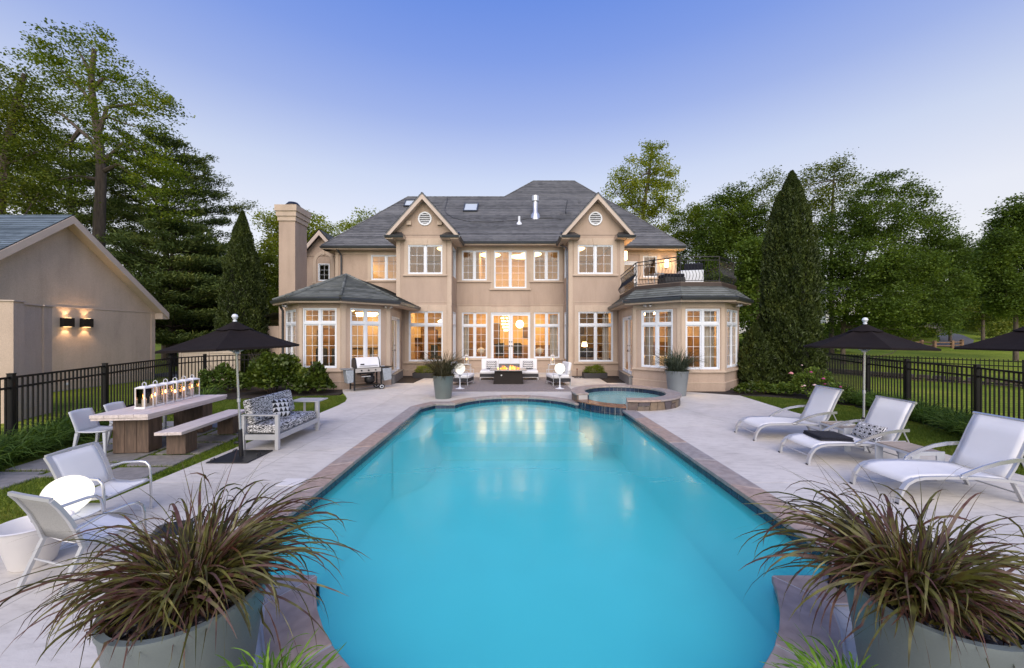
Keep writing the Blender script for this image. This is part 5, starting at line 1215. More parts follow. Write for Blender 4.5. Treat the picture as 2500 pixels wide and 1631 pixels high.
def plastic_chair(loc, rz, label):
    t = thing('plastic_chair', label, 'chair', loc, rz, 'pale grey chairs along the far side of the dining table')
    s = MB(); n_ = 8; V = []
    for j in range(n_+1):
        for i in range(n_+1):
            u, v = i/n_*2-1, j/n_; V.append((.25-.48*v, u*(.215+.01*v), .445-.015*math.sin(PI*v)-.018*(1-u*u)))
    k = n_+1; s.add(V, [(j*k+i, (j+1)*k+i, (j+1)*k+i+1, j*k+i+1) for j in range(n_) for i in range(n_)])
    solidify(s.build('seat', M['plastic'], t, smooth=True), .022)
    b = MB(); V = []
    for j in range(n_+1):
        for i in range(n_+1):
            u, v = i/n_*2-1, j/n_; V.append((-.225-.13*v**1.2-.03*(1-u*u)*v, u*(.222-.012*v), .435+.38*v-.012*u*u*v))
    b.add(V, [(j*k+i, (j+1)*k+i, (j+1)*k+i+1, j*k+i+1) for j in range(n_) for i in range(n_)])
    solidify(b.build('backrest', M['plastic'], t, smooth=True), .020)
    for sx, sy in ((1, 1), (1, -1), (-1, 1), (-1, -1)):
        x0, y0 = (.225 if sx > 0 else -.215), sy*.195; x1, y1 = x0+sx*(.02 if sx > 0 else .07), sy*.215
        l = MB(); a, c = .055, .03
        V = [(x0-a*.5, y0-a*.5, .43), (x0+a*.5, y0-a*.5, .43), (x0+a*.5, y0+a*.5, .43), (x0-a*.5, y0+a*.5, .43), (x1-c*.5, y1-c*.5, 0), (x1+c*.5, y1-c*.5, 0), (x1+c*.5, y1+c*.5, 0), (x1-c*.5, y1+c*.5, 0)]
        l.add(V, [(0, 1, 2, 3), (7, 6, 5, 4), (0, 4, 5, 1), (1, 5, 6, 2), (2, 6, 7, 3), (3, 7, 4, 0)]); l.build('leg', M['plastic'], t, bevel=.006, seg=1)
plastic_chair((-7.57, 6.98, 0), RZ, 'pale grey plastic chair nearest the viewer at the dining table')
plastic_chair((-7.68, 7.66, 0), RZ, 'pale grey plastic chair second from the near table end')
plastic_chair((-7.76, 8.36, 0), RZ, 'pale grey plastic chair farthest from the viewer, mostly hidden by lanterns')
def lantern_parts(t, w_, h, mat, cand, lit=True, base=.02, fr=.016):
    """square lantern: four posts, rails, glass panes, candle with flame, pitched lid and strap handle"""
    f = MB(); a = w_/2
    for sx in (-1, 1):
        for sy in (-1, 1): f.box(sx*a-(fr if sx > 0 else 0), sy*a-(fr if sy > 0 else 0), base, sx*a+(fr if sx < 0 else 0), sy*a+(fr if sy < 0 else 0), h)
    for z in (base, h-fr):
        f.box(-a+fr, -a, z, a-fr, -a+fr, z+fr); f.box(-a+fr, a-fr, z, a-fr, a, z+fr); f.box(-a, -a+fr, z, -a+fr, a-fr, z+fr); f.box(a-fr, -a+fr, z, a, a-fr, z+fr)
    f.build('frame', mat, t)
    MB().box(-a-.006, -a-.006, 0, a+.006, a+.006, base).build('base', mat, t)
    r = MB(); r.add([(-a-.008, -a-.008, h), (a+.008, -a-.008, h), (a+.008, a+.008, h), (-a-.008, a+.008, h), (-a*.45, -a*.45, h+w_*.16), (a*.45, -a*.45, h+w_*.16), (a*.45, a*.45, h+w_*.16), (-a*.45, a*.45, h+w_*.16)],
                    [(3, 2, 1, 0), (4, 5, 6, 7), (0, 1, 5, 4), (1, 2, 6, 5), (2, 3, 7, 6), (3, 0, 4, 7)]); r.build('lid', mat, t)
    z = h+w_*.16; MB().tube([(-a*.4, 0, z), (-a*.35, 0, z+.05), (0, 0, z+.075), (a*.35, 0, z+.05), (a*.4, 0, z)], .006, flat=(.02, .005)).build('handle', mat, t)
    for k in range(4):
        g = MB(); c = a-fr*.5; z0, z1 = base+fr, h-fr
        p = [(-a+fr, -c, z0), (a-fr, -c, z0), (a-fr, -c, z1), (-a+fr, -c, z1)]; R_ = Matrix.Rotation(k*PI/2, 4, 'Z'); g.add([R_ @ Vector(q) for q in p], [(0, 1, 2, 3)]); g.build('glass_pane', M['clear'], t)
    rr, hh = cand; MB().lathe([(rr, base), (rr, base+hh), (rr*.8, base+hh-.004), (.001, base+hh-.006)], 16).build('candle', M['candle'], t, smooth=True)
    if lit: MB().lathe([(.001, 0), (.010, .010), (.014, .026), (.008, .048), (.001, .07)], 10, (0, 0, base+hh+.002)).build('flame', M['flame'], t, smooth=True)
ord_ = ['nearest', 'second', 'third', 'fourth', 'fifth', 'farthest']
for i in range(6):
    f = i/5; t = thing('candle_lantern', f'white candle lantern on the dining table, {ord_[i]} of six from the near end', 'lantern', (-7.13-.22*f, 7.34+1.36*f, .763), RZ+rnd.uniform(-.12, .12), 'white lanterns in a row on the dining table')
    lantern_parts(t, .19, .40, M['lantern_white'], (.036, .15+.02*(i % 3)))
# --- zebra sofa and c-shaped side table
t = thing('garden_sofa', 'small aluminium garden sofa with zebra patterned black and white cushions', 'sofa', (-4.76, 7.93, 0), 0)
for y in (-.74, .74):
    f = MB(); 
    MB().box(.27, y-.035, 0, .34, y+.035, .645).build('leg', M['alu'], t, bevel=.006)
    MB().box(-.36, y-.03, 0, -.31, y+.03, .645).build('leg', M['alu'], t, bevel=.006)
    MB().box(-.36, y-.04, .645, .345, y+.04, .672).build('arm', M['alu'], t, bevel=.006)
f = MB(); f.box(.275, -.70, .19, .335, .70, .29); f.box(-.35, -.70, .19, -.30, .70, .29); f.box(-.30, -.76, .19, .27, -.71, .29); f.box(-.30, .71, .19, .27, .76, .29); f.box(-.30, -.71, .24, .27, .71, .26); f.build('seat_frame', M['alu'], t)
MB().box(-.34, -.69, .292, .31, .69, .455).build('seat_cushion', M['zebra'], t, bevel=.045, seg=4)
MB().box(-.08, -.69, -.24, .08, .69, .24).build('back_cushion', M['zebra'], t, bevel=.05, seg=4, loc=(-.29, 0, .70), rot=(0, math.radians(-13), 0))
p = pillow_mb(.40, .40, .14).build('throw_pillow', M['tri'], None, smooth=True, loc=(-4.90, 8.02, .635), rot=(math.radians(-22), math.radians(6), math.radians(68)))
tag(p, 'small black and white triangle print pillow on the zebra sofa', 'pillow')
t = thing('side_table', 'aluminium c-shaped side table at the far end of the zebra sofa', 'side table', (-4.82, 9.0, 0), math.radians(0))
MB().box(-.33, -.20, .62, .33, .24, .645).build('tabletop', M['alu'], t, bevel=.004)
for x in (-.22, .05): MB().box(x-.02, .18, .03, x+.02, .21, .62).build('post', M['alu'], t)
f = MB(); f.box(-.26, -.14, .004, -.20, .22, .03); f.box(.16, -.14, .004, .22, .22, .03); f.box(-.20, .16, .004, .16, .22, .03); f.build('foot_frame', M['alu'], t)

# --- sling armchairs, lit globe, white tub
def armchair(loc, rz, label):
    t = thing('sling_armchair', label, 'chair', loc, rz, 'white sling armchairs beside the near planter'); t.scale = (.86, .90, .96)
    for s in (-1, 1):
        y = s*.29
        pf = [(-.235, y, .40), (-.27, y, .52), (-.325, y, .66), (-.40, y, .80), (-.455, y, .88)]
        MB().tube(pf, .02, flat=(.03, .055), up=(0, 1, 0)).build('back_post', M['alu'], t)
        MB().tube([(-.215, y, .42), (-.30, y, .23), (-.40, y, .01)], .02, flat=(.028, .045), up=(0, 1, 0)).build('leg', M['alu'], t)
        ya = s*.325
        MB().tube([(-.30, ya, .565), (-.1, ya, .615), (.12, ya, .625), (.20, ya, .615), (.245, ya, .57), (.262, ya, .50), (.27, ya, .30), (.275, ya, .0)], .015, 8).build('arm', M['chrome'], t, smooth=True)
        MB().tube([(-.24, y, .395), (0, y, .375), (.25, y, .40)], .016, flat=(.028, .035), up=(0, 1, 0)).build('seat_rail', M['alu'], t)
    c = MB(); c.tube([(.262, -.325, .385), (.262, .325, .385)], .012, 6); c2 = MB(); c2.tube([(-.30, -.3, .23), (-.30, .3, .23)], .010, 6); c3 = MB(); c3.tube([(-.455, -.30, .885), (-.475, 0, .893), (-.455, .30, .885)], .02, flat=(.03, .03)); [q.build('cross_rail', M['alu'], t) for q in (c, c2, c3)]
    L = [(-.22, .405), (-.1, .385), (.05, .380), (.17, .39), (.25, .405), (.27, .395)]
    solidify(slab_grid([(x, -.275, z) for x, z in L], [(x, .275, z) for x, z in L], .02).build('seat', M['sling'], t, smooth=True), .008)
    L = [(-.225, .41), (-.262, .52), (-.318, .66), (-.392, .80), (-.445, .875)]
    b = solidify(slab_grid([(x, -.275, z) for x, z in L], [(x, .275, z) for x, z in L], 0).build('backrest', M['sling'], t, smooth=True), .008)
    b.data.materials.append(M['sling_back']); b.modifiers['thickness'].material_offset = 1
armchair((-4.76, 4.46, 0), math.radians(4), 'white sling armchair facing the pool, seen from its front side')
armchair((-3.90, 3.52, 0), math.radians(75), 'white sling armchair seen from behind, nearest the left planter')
def globe_table(loc, label_t, label_l, r=.21, sz=1.0, zt=.60):
    t = thing('tulip_table', label_t, 'side table', loc, 0, 'white tulip tables carrying lit globes')
    MB().lathe([(.20, 0), (.195, .012), (.09, .03), (.035, .07), (.024, .16), (.024, zt-.16), (.04, zt-.07), (.12, zt-.03)], 28).build('pedestal', M['white'], t, smooth=True)
    MB().lathe([(.12, zt-.032), (.25, zt-.014), (.262, zt-.004), (.262, zt), (.001, zt)], 36).build('tabletop', M['white'], t, smooth=True)
    l = thing('globe_lamp', label_l, 'lamp', (loc[0], loc[1], loc[2]+zt), 0, 'lit white globe lamps')
    MB().lathe([(.09, 0.0), (.09, .012)], 24).build('lamp_base', M['white'], l)
    MB().sphere((0, 0, .012+r*sz*.985), r, 28, 18, sz).build('globe', M['globe'], l, smooth=True)
globe_table((-2.09, 15.2, 0), 'white tulip table left of the fire table', 'glowing round lamp on the left tulip table by the lounge chair', zt=.60)
globe_table((1.92, 15.2, 0), 'white tulip table right of the fire table', 'glowing round lamp on the right tulip table by the lounge chair', zt=.60)
globe_table((-4.72, 4.02, 0), 'low white tulip table between the two sling armchairs', 'large glowing round lamp between the two sling armchairs', r=.195, sz=1.0, zt=.29)
t = thing('resin_tub', 'white tapered resin tub on the deck left of the near armchair', 'tub', (-4.58, 3.62, 0), 0)
MB().lathe([(.13, 0), (.15, .02), (.235, .37), (.255, .395), (.262, .40), (.245, .405), (.225, .38), (.14, .06), (.001, .055)], 36).build('bowl', M['tubwhite'], t, smooth=True)
# --- sun loungers
def lounger(loc, label):
    t = thing('sun_lounger', label, 'sun lounger', loc, 0, 'white sling sun loungers in a row on the right deck')
    prof = [(0.0, 0), (.012, .09), (.045, .18), (.11, .265), (.20, .315), (.32, .338), (.6, .345), (1.0, .338), (1.4, .305), (1.75, .25), (2.0, .195)]
    for s in (-1, 1):
        y = s*.33
        MB().tube([(x, y, z) for x, z in prof], .02, flat=(.035, .055), up=(0, 1, 0)).build('side_rail', M['alu'], t)
        MB().tube([(1.52, y-s*.03, .27), (1.60, y-s*.03, .12), (1.66, y-s*.03, .0)], .016, flat=(.03, .045), up=(0, 1, 0)).build('leg', M['alu'], t)
        MB().box(-.022, y-.022, 0, .022, y+.022, .022).build('foot_cap', M['black'], t)
        MB().tube([(.80, y+s*.02, .365), (.88, y+s*.035, .41), (1.05, y+s*.045, .485), (1.25, y+s*.05, .545), (1.45, y+s*.05, .578), (1.66, y+s*.045, .588)], .014, flat=(.05, .018), up=(0, 1, 0)).build('arm', M['chrome'], t)
        MB().cbox((.81, y+s*.02, .355), (.09, .05, .03)).build('arm_hinge', M['chrome'], t, bevel=.006)
        bp = [(1.43, .32), (1.52, .46), (1.60, .62), (1.69, .82), (1.80, 1.03)]
        MB().tube([(x, y-s*.015, z) for x, z in bp], .016, flat=(.028, .04), up=(0, 1, 0)).build('back_post', M['alu'], t)
        MB().tube([(1.62, y-s*.045, .62), (1.80, y-s*.045, .25)], .010, 6).build('back_strut', M['alu'], t)
    
    for x_, z_ in ((.03, .15), (1.6, .12)): MB().tube([(x_, -.31, z_), (x_, .31, z_)], .010, 6).build('cross_rail', M['alu'], t)
    MB().tube([(1.805, -.345, 1.04), (1.805, .345, 1.04)], .024, 10).build('head_bar', M['chrome'], t, smooth=True)
    L = [(.10, .262), (.20, .325), (.32, .350), (.6, .357), (1.0, .345), (1.25, .328), (1.44, .315)]
    solidify(slab_grid([(x, -.312, z) for x, z in L], [(x, .312, z) for x, z in L], .012).build('seat', M['sling'], t, smooth=True), .008)
    bp = [(1.425, .33), (1.51, .47), (1.59, .63), (1.68, .83), (1.79, 1.03)]
    solidify(slab_grid([(x, -.30, z) for x, z in bp], [(x, .30, z) for x, z in bp], 0).build('backrest', M['sling'], t, smooth=True), .008)
lounger((5.0, 8.13, 0), 'empty white sun lounger farthest from the viewer, beside a rose bush')
lounger((4.98, 6.70, 0), 'white sun lounger with a dark towel and honeycomb pillow on it')
lounger((5.0, 5.23, 0), 'empty white sun lounger nearest the viewer, partly behind the right planter grass')
tw = MB(); tw.box(-.27, -.24, 0, .27, .24, .035); tw.box(-.265, -.235, .036, .262, .232, .072)
o = tw.build('folded_towel', M['navy'], None, loc=(5.62, 6.74, .352), rot=(0, math.radians(1), math.radians(-6)), bevel=.02, seg=3); tag(o, 'folded dark navy towel on the foot of the middle lounger', 'towel')
o = pillow_mb(.54, .30, .13).build('lumbar_pillow', M['honey'], None, smooth=True, loc=(6.33, 6.72, .475), rot=(math.radians(-32), 0, math.radians(-90))); tag(o, 'black and white honeycomb pillow against the middle lounger back', 'pillow')
def slat_table(loc, label):
    t = thing('slatted_side_table', label, 'side table', loc, 0, 'white side tables with wooden slat tops')
    for i in range(6): MB().box(-.235+.0785*i+.003, -.275, .405, -.235+.0785*(i+1)-.003, .275, .425).build('slat', M['slat'], t)
    f = MB(); f.box(-.25, -.29, .37, .25, -.277, .43); f.box(-.25, .277, .37, .25, .29, .43); f.box(-.25, -.277, .37, -.237, .277, .404); f.box(.237, -.277, .37, .25, .277, .404); f.box(-.237, -.05, .385, .237, .05, .40); f.build('top_frame', M['plastic'], t)
    for sx in (-1, 1):
        for sy in (-1, 1): MB().box(sx*.25-(.12 if sx > 0 else 0), sy*.29-(.02 if sy > 0 else 0), 0, sx*.25+(.12 if sx < 0 else 0), sy*.29+(.02 if sy < 0 else 0), .37).build('leg', M['plastic'], t)
slat_table((6.50, 7.41, 0), 'low white slatted table between the far and middle loungers, magazine on it'); slat_table((6.26, 5.98, 0), 'low white slatted table between the middle and near loungers')
mg = MB(); mg.box(-.15, -.11, 0, .15, .11, .012); mg.box(-.13, -.10, .0125, .15, .10, .020); o = mg.build('magazine', pmat('printed_paper', (.62, .62, .62), .4, var=.35, scale=25), None, loc=(6.52, 7.42, .427), rot=(0, 0, .4)); tag(o, 'magazine lying open on the far slatted table', 'magazine')
# --- fire table and lounge seating
t = thing('fire_table', 'dark square fire table with a granite top and burning gas flames', 'fire table', (-.16, 16.95, 0), 0)
mb = MB(); mb.add([(-.66, -.46, 0), (.66, -.46, 0), (.66, .46, 0), (-.66, .46, 0), (-.60, -.42, .60), (.60, -.42, .60), (.60, .42, .60), (-.60, .42, .60)], [(3, 2, 1, 0), (4, 5, 6, 7), (0, 1, 5, 4), (1, 2, 6, 5), (2, 3, 7, 6), (3, 0, 4, 7)]); mb.build('body', M['firebox'], t, bevel=.008)
f = MB()
for (x0, y0, x1, y1) in ((-.80, -.60, .80, -.26), (-.80, .26, .80, .60), (-.80, -.26, -.52, .26), (.52, -.26, .80, .26)): f.box(x0, y0, .602, x1, y1, .640)
f.build('granite_top', M['granite'], t); MB().box(-.515, -.255, .602, .515, .255, .622).build('burner_tray', M['black'], t)
MB().tube([(-.30, -.435, .40), (-.30, -.47, .40)], .035, 14).build('valve_knob', M['steel'], t)
for i in range(34):
    x, y = rnd.uniform(-.46, .46), rnd.uniform(-.2, .2); h = rnd.uniform(.07, .24)*(1-.5*abs(x)/.46); r_ = rnd.uniform(.016, .034); lx, ly = rnd.uniform(-.03, .03), rnd.uniform(-.02, .02)
    prof = [(0, .3), (.15, .9), (.35, 1), (.6, .62), (.82, .28), (1, .02)]
    mb = MB(); mb.tube([(x+lx*a*a*2, y+ly*a, .622+h*a) for a, b in prof], [r_*b for a, b in prof], 7); mb.build('flame', M['fire'] if i % 3 else M['firecore'], t, smooth=True)
def lounge_chair(loc, rz, label, arms, pil=None):
    t = thing('lounge_chair', label, 'lounge chair', loc, rz, 'white cushioned lounge chairs round the fire table')
    MB().box(-.45, -.40, .16, .45, .40, .30).build('base', M['wicker'], t, bevel=.01)
    MB().box(-.44, -.44, .302, .44, .36, .47).build('seat_cushion', M['cushion'], t, bevel=.06, seg=4)
    MB().box(-.43, -.07, -.27, .43, .07, .27).build('back_cushion', M['cushion'], t, bevel=.055, seg=4, loc=(0, .36, .72), rot=(math.radians(-10), 0, 0))
    f = MB()
    for sx in (-1, 1):
        for sy in (-1, 1): f.box(sx*.43-.018, sy*.38-.018, 0, sx*.43+.018, sy*.38+.018, .16)
    f.box(-.43, -.395, .13, .43, -.375, .158); f.build('leg_frame', M['alu'], t)
    if arms:
        for sx in (-1, 1): MB().tube([(sx*.475, -.38, .0), (sx*.475, -.38, .62), (sx*.475, .40, .62), (sx*.475, .40, 0)], .012, flat=(.022, .022)).build('arm', M['alu'], t)
lounge_chair((-1.08, 18.35, 0), 0, 'white armless lounge chair left behind the fire table', False)
lounge_chair((.81, 18.35, 0), 0, 'white armless lounge chair right behind the fire table', False)
lounge_chair((-2.18, 16.55, 0), math.radians(80), 'white lounge chair with metal arms, left of the fire table', True)
lounge_chair((2.02, 16.5, 0), math.radians(-78), 'white lounge chair with metal arms, right of the fire table', True)
for x, lb in ((-1.0, 'zigzag pillow on the left lounge chair behind the fire table'), (.78, 'zigzag pillow on the right lounge chair behind the fire table')):
    o = pillow_mb(.50, .40, .15).build('throw_pillow', M['chevron'], None, smooth=True, loc=(x, 18.46, .70), rot=(math.radians(-14), 0, 0)); tag(o, 'black and white '+lb, 'pillow', 'zigzag pillows')
o = pillow_mb(.5, .42, .16).build('throw_pillow', M['cushion'], None, smooth=True, loc=(-2.28, 16.5, .70), rot=(math.radians(-16), 0, math.radians(80))); tag(o, 'plain white pillow on the left armed lounge chair', 'pillow')
o = pillow_mb(.5, .42, .16).build('throw_pillow', M['cushion'], None, smooth=True, loc=(2.12, 16.52, .70), rot=(math.radians(-16), 0, math.radians(-78))); tag(o, 'plain white pillow on the right armed lounge chair', 'pillow')
def rug_mat():
    m, n, l, out = nt('woven_rug'); b = n.new('ShaderNodeBsdfPrincipled'); l.new(b.outputs[0], out.inputs[0]); b.inputs['Roughness'].default_value = .95
    g = n.new('ShaderNodeNewGeometry'); br = n.new('ShaderNodeTexBrick'); br.inputs['Scale'].default_value = 14; br.inputs['Mortar Size'].default_value = .022; br.inputs['Color1'].default_value = (.24, .21, .20, 1); br.inputs['Color2'].default_value = (.36, .32, .31, 1); br.inputs['Mortar'].default_value = (.04, .035, .035, 1)
    l.new(g.outputs['Position'], br.inputs['Vector']); l.new(br.outputs[0], b.inputs['Base Color']); return m
rug = MB(); rug.box(-2.62, 14.45, .004, 2.35, 19.2, .014); o = rug.build('woven_rug', rug_mat()); tag(o, 'grey brown woven outdoor rug under the fire table and lounge chairs', 'rug')
for x, y, lb in ((-2.28, 19.0, 'left'), (2.04, 19.0, 'right')):
    t = thing('lantern_table', f'small metal side table against the house wall, {lb} of the glass doors', 'side table', (x, y, 0), 0, 'small tables against the house wall')
    MB().box(-.22, -.22, .66, .22, .22, .685).build('tabletop', M['alu'], t)
    for sx in (-1, 1):
        for sy in (-1, 1): MB().box(sx*.2-.012, sy*.2-.012, 0, sx*.2+.012, sy*.2+.012, .66).build('leg', M['alu'], t)
    t = thing('candle_lantern', f'white candle lantern on the small table {lb} of the glass doors', 'lantern', (x, y, .686), 0, 'white lanterns by the glass doors'); lantern_parts(t, .19, .44, M['lantern_white'], (.05, .2))
# dark lanterns on the deck behind the big planters
for x, y, lb in ((-2.93, 3.26, 'left'), (2.93, 3.26, 'right')):
    t = thing('storm_lantern', f'dark metal lantern on the deck behind the {lb} planter grass', 'lantern', (x, y, 0.02), .5, 'dark lanterns behind the near planters')
    lantern_parts(t, .24, .50, M['black'], (.05, .16), lit=False)
# skimmer lid set in the deck
for px, py in ((712, 1178),):
    p = gnd(px, py); o = MB().box(-.16, -.14, 0, .16, .14, .008).build('skimmer_lid', M['trim'] if 0 else M['tubwhite'], None, loc=(p.x, p.y, .0005), bevel=.004); tag(o, 'square white skimmer lid set in the left pool deck', 'skimmer lid')
# --- grill
t = thing('gas_grill', 'gas grill cart with a white lid and folding side shelves against the sunroom', 'grill', (-5.78, 14.98, 0), math.radians(41)); t.scale = (1.24, 1.08, 1.08)
f = MB()
for sx in (-1, 1):
    for sy in (-1, 1): f.box(sx*.42-.02, sy*.22-.02, .10 if sx > 0 else 0.03, sx*.42+.02, sy*.22+.02, .80)
f.box(-.42, -.235, .17, .42, -.215, .20); f.box(-.42, .215, .17, .42, .235, .20); f.box(-.42, -.2, .18, .42, .2, .19); f.build('cart_frame', M['black'], t)
MB().box(-.40, -.255, .66, .40, -.24, .80).build('control_panel', pmat('panel_grey', (.42, .40, .38), .4), t)
for i in range(3): MB().tube([(-.22+.22*i, -.255, .73), (-.22+.22*i, -.285, .73)], .025, 12).build('knob', M['black'], t)
mb = MB(); mb.add([(-.36, -.22, .80), (.36, -.22, .80), (.36, .24, .80), (-.36, .24, .80), (-.22, -.12, .58), (.22, -.12, .58), (.22, .14, .58), (-.22, .14, .58)], [(3, 2, 1, 0), (4, 5, 6, 7)][:1]+[(0, 1, 5, 4), (1, 2, 6, 5), (2, 3, 7, 6), (3, 0, 4, 7), (4, 5, 6, 7)]); mb.build('firebox', M['black'], t)
pr = [(-.24, .82), (-.24, .88), (-.15, 1.12), (-.06, 1.19), (.12, 1.19), (.24, 1.08), (.25, .82)]
for sx in (-1, 1): MB().add([(sx*.35, y, z) for y, z in pr]+[(sx*.38, y, z) for y, z in pr], [list(range(7)), list(range(7, 14))[::-1]]+[(i, (i+1) % 7, 7+(i+1) % 7, 7+i) for i in range(7)]).build('lid_side', M['black'], t)
MB().add([(-.35, y, z) for y, z in pr]+[(.35, y, z) for y, z in pr], [(i, i+1, 8+i, 7+i) for i in range(6)]).build('lid', pmat('white_enamel', (.76, .77, .79), .25, var=.03, coat=.4), t)
MB().tube([(-.28, -.29, .90), (.28, -.29, .90)], .014, 8).build('lid_handle', M['alu'], t); MB().cbox((-.18, -.222, .945), (.12, .008, .045)).build('badge', M['black'], t, rot=None)
MB().box(-.75, -.22, .78, -.42, .22, .81).build('side_shelf', pmat('grey_shelf', (.24, .255, .27), .5), t); MB().box(.42, -.22, .79, .80, .22, .82).build('side_shelf', M['black'], t)
for x0, x1 in ((-.68, -.45), (.46, .76)):
    mb = MB(); mb.add([(x0, -.24, .76), (x1, -.24, .76), (x1, .10, .76), (x0, .10, .76), (x0+.05, -.24, .30), (x1, -.24, .33), (x1, .1, .33), (x0+.05, .1, .30)], [(0, 1, 2, 3), (7, 6, 5, 4), (0, 4, 5, 1), (1, 5, 6, 2), (2, 6, 7, 3), (3, 7, 4, 0)]); mb.build('hanging_panel', pmat('galvanised', (.34, .38, .42), .45, .2, var=.15, scale=20), t, bevel=.01)
mb = MB(); mb.tube([(-.25, 0, .56), (.05, 0, .5), (.2, 0, .56)], .012, flat=(.3, .02)); mb.build('drip_tray', M['black'], t); MB().cbox((-.05, -.16, .50), (.28, .03, .03)).build('tray_handle', M['alu'], t)
for y in (-.25, .25):
    MB().tube([(.42, y-.02, .10), (.42, y+.02, .10)], .10, 20).build('tyre', M['black'], t); MB().tube([(.42, y-.028, .10), (.42, y+.028, .10)], .062, 18).build('rim', M['white'], t); MB().tube([(.42, y-.034, .10), (.42, y+.034, .10)], .04, 14).build('hub', M['black'], t)
MB().lathe([(.001, .2), (.10, .22), (.16, .30), (.16, .46), (.10, .54), (.001, .56)], 18, (.12, .02, 0)).build('gas_bottle', M['black'], t, smooth=True)
mb = MB(); V = pillow_mb(.5, .12, .3, 8); o = V.build('grill_tools', M['alu'], None, loc=(-5.32, 15.34, .90), rot=(0, 0, math.radians(41)), scale=(.7, .5, .4)); tag(o, 'small pile of grill tools on the right side shelf of the grill', 'grill tools')
# --- planters with grass come with their own builder (plants are things of their own)
def planter(loc, r0, r1, h, label, mat, cat='planter', group=None, pebbles=0, rim=.035):
    t = thing('planter', label, cat, loc, 0, group)
    MB().lathe([(r0, 0), (r1-.012, h-.06), (r1, h-.03), (r1, h), (r1-rim, h), (r1-rim-.01, h-.05), (r1-rim-.015, h-.10)], 56).build('pot', mat, t, smooth=True)
    MB().lathe([(r1-rim-.012, h-.095), (r1*.6, h-.075), (.001, h-.06)], 40).build('soil', M['soil'], t, smooth=True)
    if pebbles:
        me = MB().sphere((0, 0, 0), 1, 10, 7, .55).mesh('pebble', M['pebble'], True)
        for i in range(pebbles):
            a = rnd.uniform(0, 2*PI); rr = (r1-rim-.04)*math.sqrt(rnd.uniform(.32, 1)); s = rnd.uniform(.016, .030)
            link('pebble', me, t, (rr*math.cos(a), rr*math.sin(a), h-.085+.02*(1-rr/r1)+rnd.uniform(0, .014)), (rnd.uniform(-.4, .4), rnd.uniform(-.4, .4), a), (s*rnd.uniform(.8, 1.4), s, s*rnd.uniform(.7, 1.1)))
    return t
PG = 'grey round planters holding ornamental grass'
planter((-1.87, 2.20, 0), .285, .385, .70, 'large grey planter at the lower left, black pebbles under dark purple grass', M['pot'], group=PG, pebbles=130)
planter((2.40, 2.17, 0), .285, .385, .70, 'large grey planter at the lower right corner, black pebbles under dark purple grass', M['pot'], group=PG, pebbles=130)
planter((-2.36, 13.02, 0), .27, .365, .78, 'grey planter with drooping brown grass at the left end of the pool arc', M['pot'], group=PG)
planter((5.94, 13.62, 0), .29, .40, .88, 'blue grey planter with spiky grass between the spa and the sunroom', pmat('bluegrey_glaze', (.19, .215, .235), .45, var=.06), group=PG)
planter((-1.15, 1.72, 0), .10, .155, .40, 'small pot of bright green fern at the bottom, left of the pool', M['pot'], group='small pots of bright green fern')
planter((1.62, 1.74, 0), .10, .155, .40, 'small pot of bright green fern at the bottom, right of the pool', M['pot'], group='small pots of bright green fern')
for (x0, x1, y, lb) in ((-4.95, -3.75, 19.05, 'left'), (3.55, 4.72, 18.95, 'right')):
    t = thing('planter_box', f'low black planter box with clipped boxwood, {lb} of the seating', 'planter box', (0, 0, 0), 0, 'black boxes of clipped boxwood')
    mb = MB()
    for (a, b, c, d) in ((x0, y-.26, x1, y-.23), (x0, y+.23, x1, y+.26), (x0, y-.23, x0+.03, y+.23), (x1-.03, y-.23, x1, y+.23)): mb.box(a, b, .012, c, d, .27)
    mb.build('box', M['wicker'], t); MB().box(x0+.031, y-.229, .02, x1-.031, y+.229, .24).build('soil', M['soil'], t)
# garden tap, hose and outlet at the right bay
t = thing('garden_spigot', 'thin rusty standpipe with a coiled cable, right of the right lounge chair', 'spigot', (3.25, 18.9, 0), 0)
MB().tube([(0, 0, 0), (0, 0, .42)], .018, 8).build('pipe', pmat('rusty_pipe', (.10, .045, .03), .7, var=.3), t); MB().cbox((0, -.01, .45), (.07, .05, .06)).build('tap', pmat('rusty_tap', (.12, .05, .035), .6), t)
mb = MB(); mb.tube([(.05+.22*math.cos(a*.5)+rnd.uniform(-.02, .02), -.1+.15*math.sin(a*.5), .015+.002*a) for a in range(40)], .008, 5); mb.build('cable', M['gutter'], t)
# --- balcony furniture
t = thing('balcony_armchair', 'white armchair with black cushions on the balcony', 'armchair', (7.55, 16.1, zf), math.radians(-12))
MB().box(-.45, -.42, .04, .45, -.36, .62).build('back_panel', M['white'], t, bevel=.02); MB().box(.40, -.35, .04, .46, .42, .62).build('arm', M['white'], t, bevel=.02); MB().box(-.46, -.35, .04, -.40, .42, .62).build('arm', M['white'], t, bevel=.02)
MB().box(-.39, -.34, .2, .39, .40, .42).build('seat_cushion', M['navy'], t, bevel=.04, seg=3); MB().box(-.36, -.1, -.25, .36, .1, .25).build('back_cushion', M['navy'], t, bevel=.05, seg=3, loc=(.1, -.2, .68), rot=(math.radians(14), 0, 0))
t = thing('balcony_ottoman', 'dark woven ottoman with black cushion on the balcony', 'ottoman', (6.62, 15.75, zf), .1); MB().box(-.42, -.35, .03, .42, .35, .30).build('base', M['wicker'], t, bevel=.01); MB().box(-.41, -.34, .302, .41, .34, .44).build('cushion', M['navy'], t, bevel=.04, seg=3)
t = thing('balcony_table', 'small glass and metal table on the balcony beside the ottoman', 'side table', (6.35, 16.55, zf), .2); MB().box(-.3, -.25, .58, .3, .25, .60).build('tabletop', M['clear'], t)
f = MB()
for sx in (-1, 1):
    for sy in (-1, 1): f.box(sx*.29-.012, sy*.24-.012, 0, sx*.29+.012, sy*.24+.012, .58)
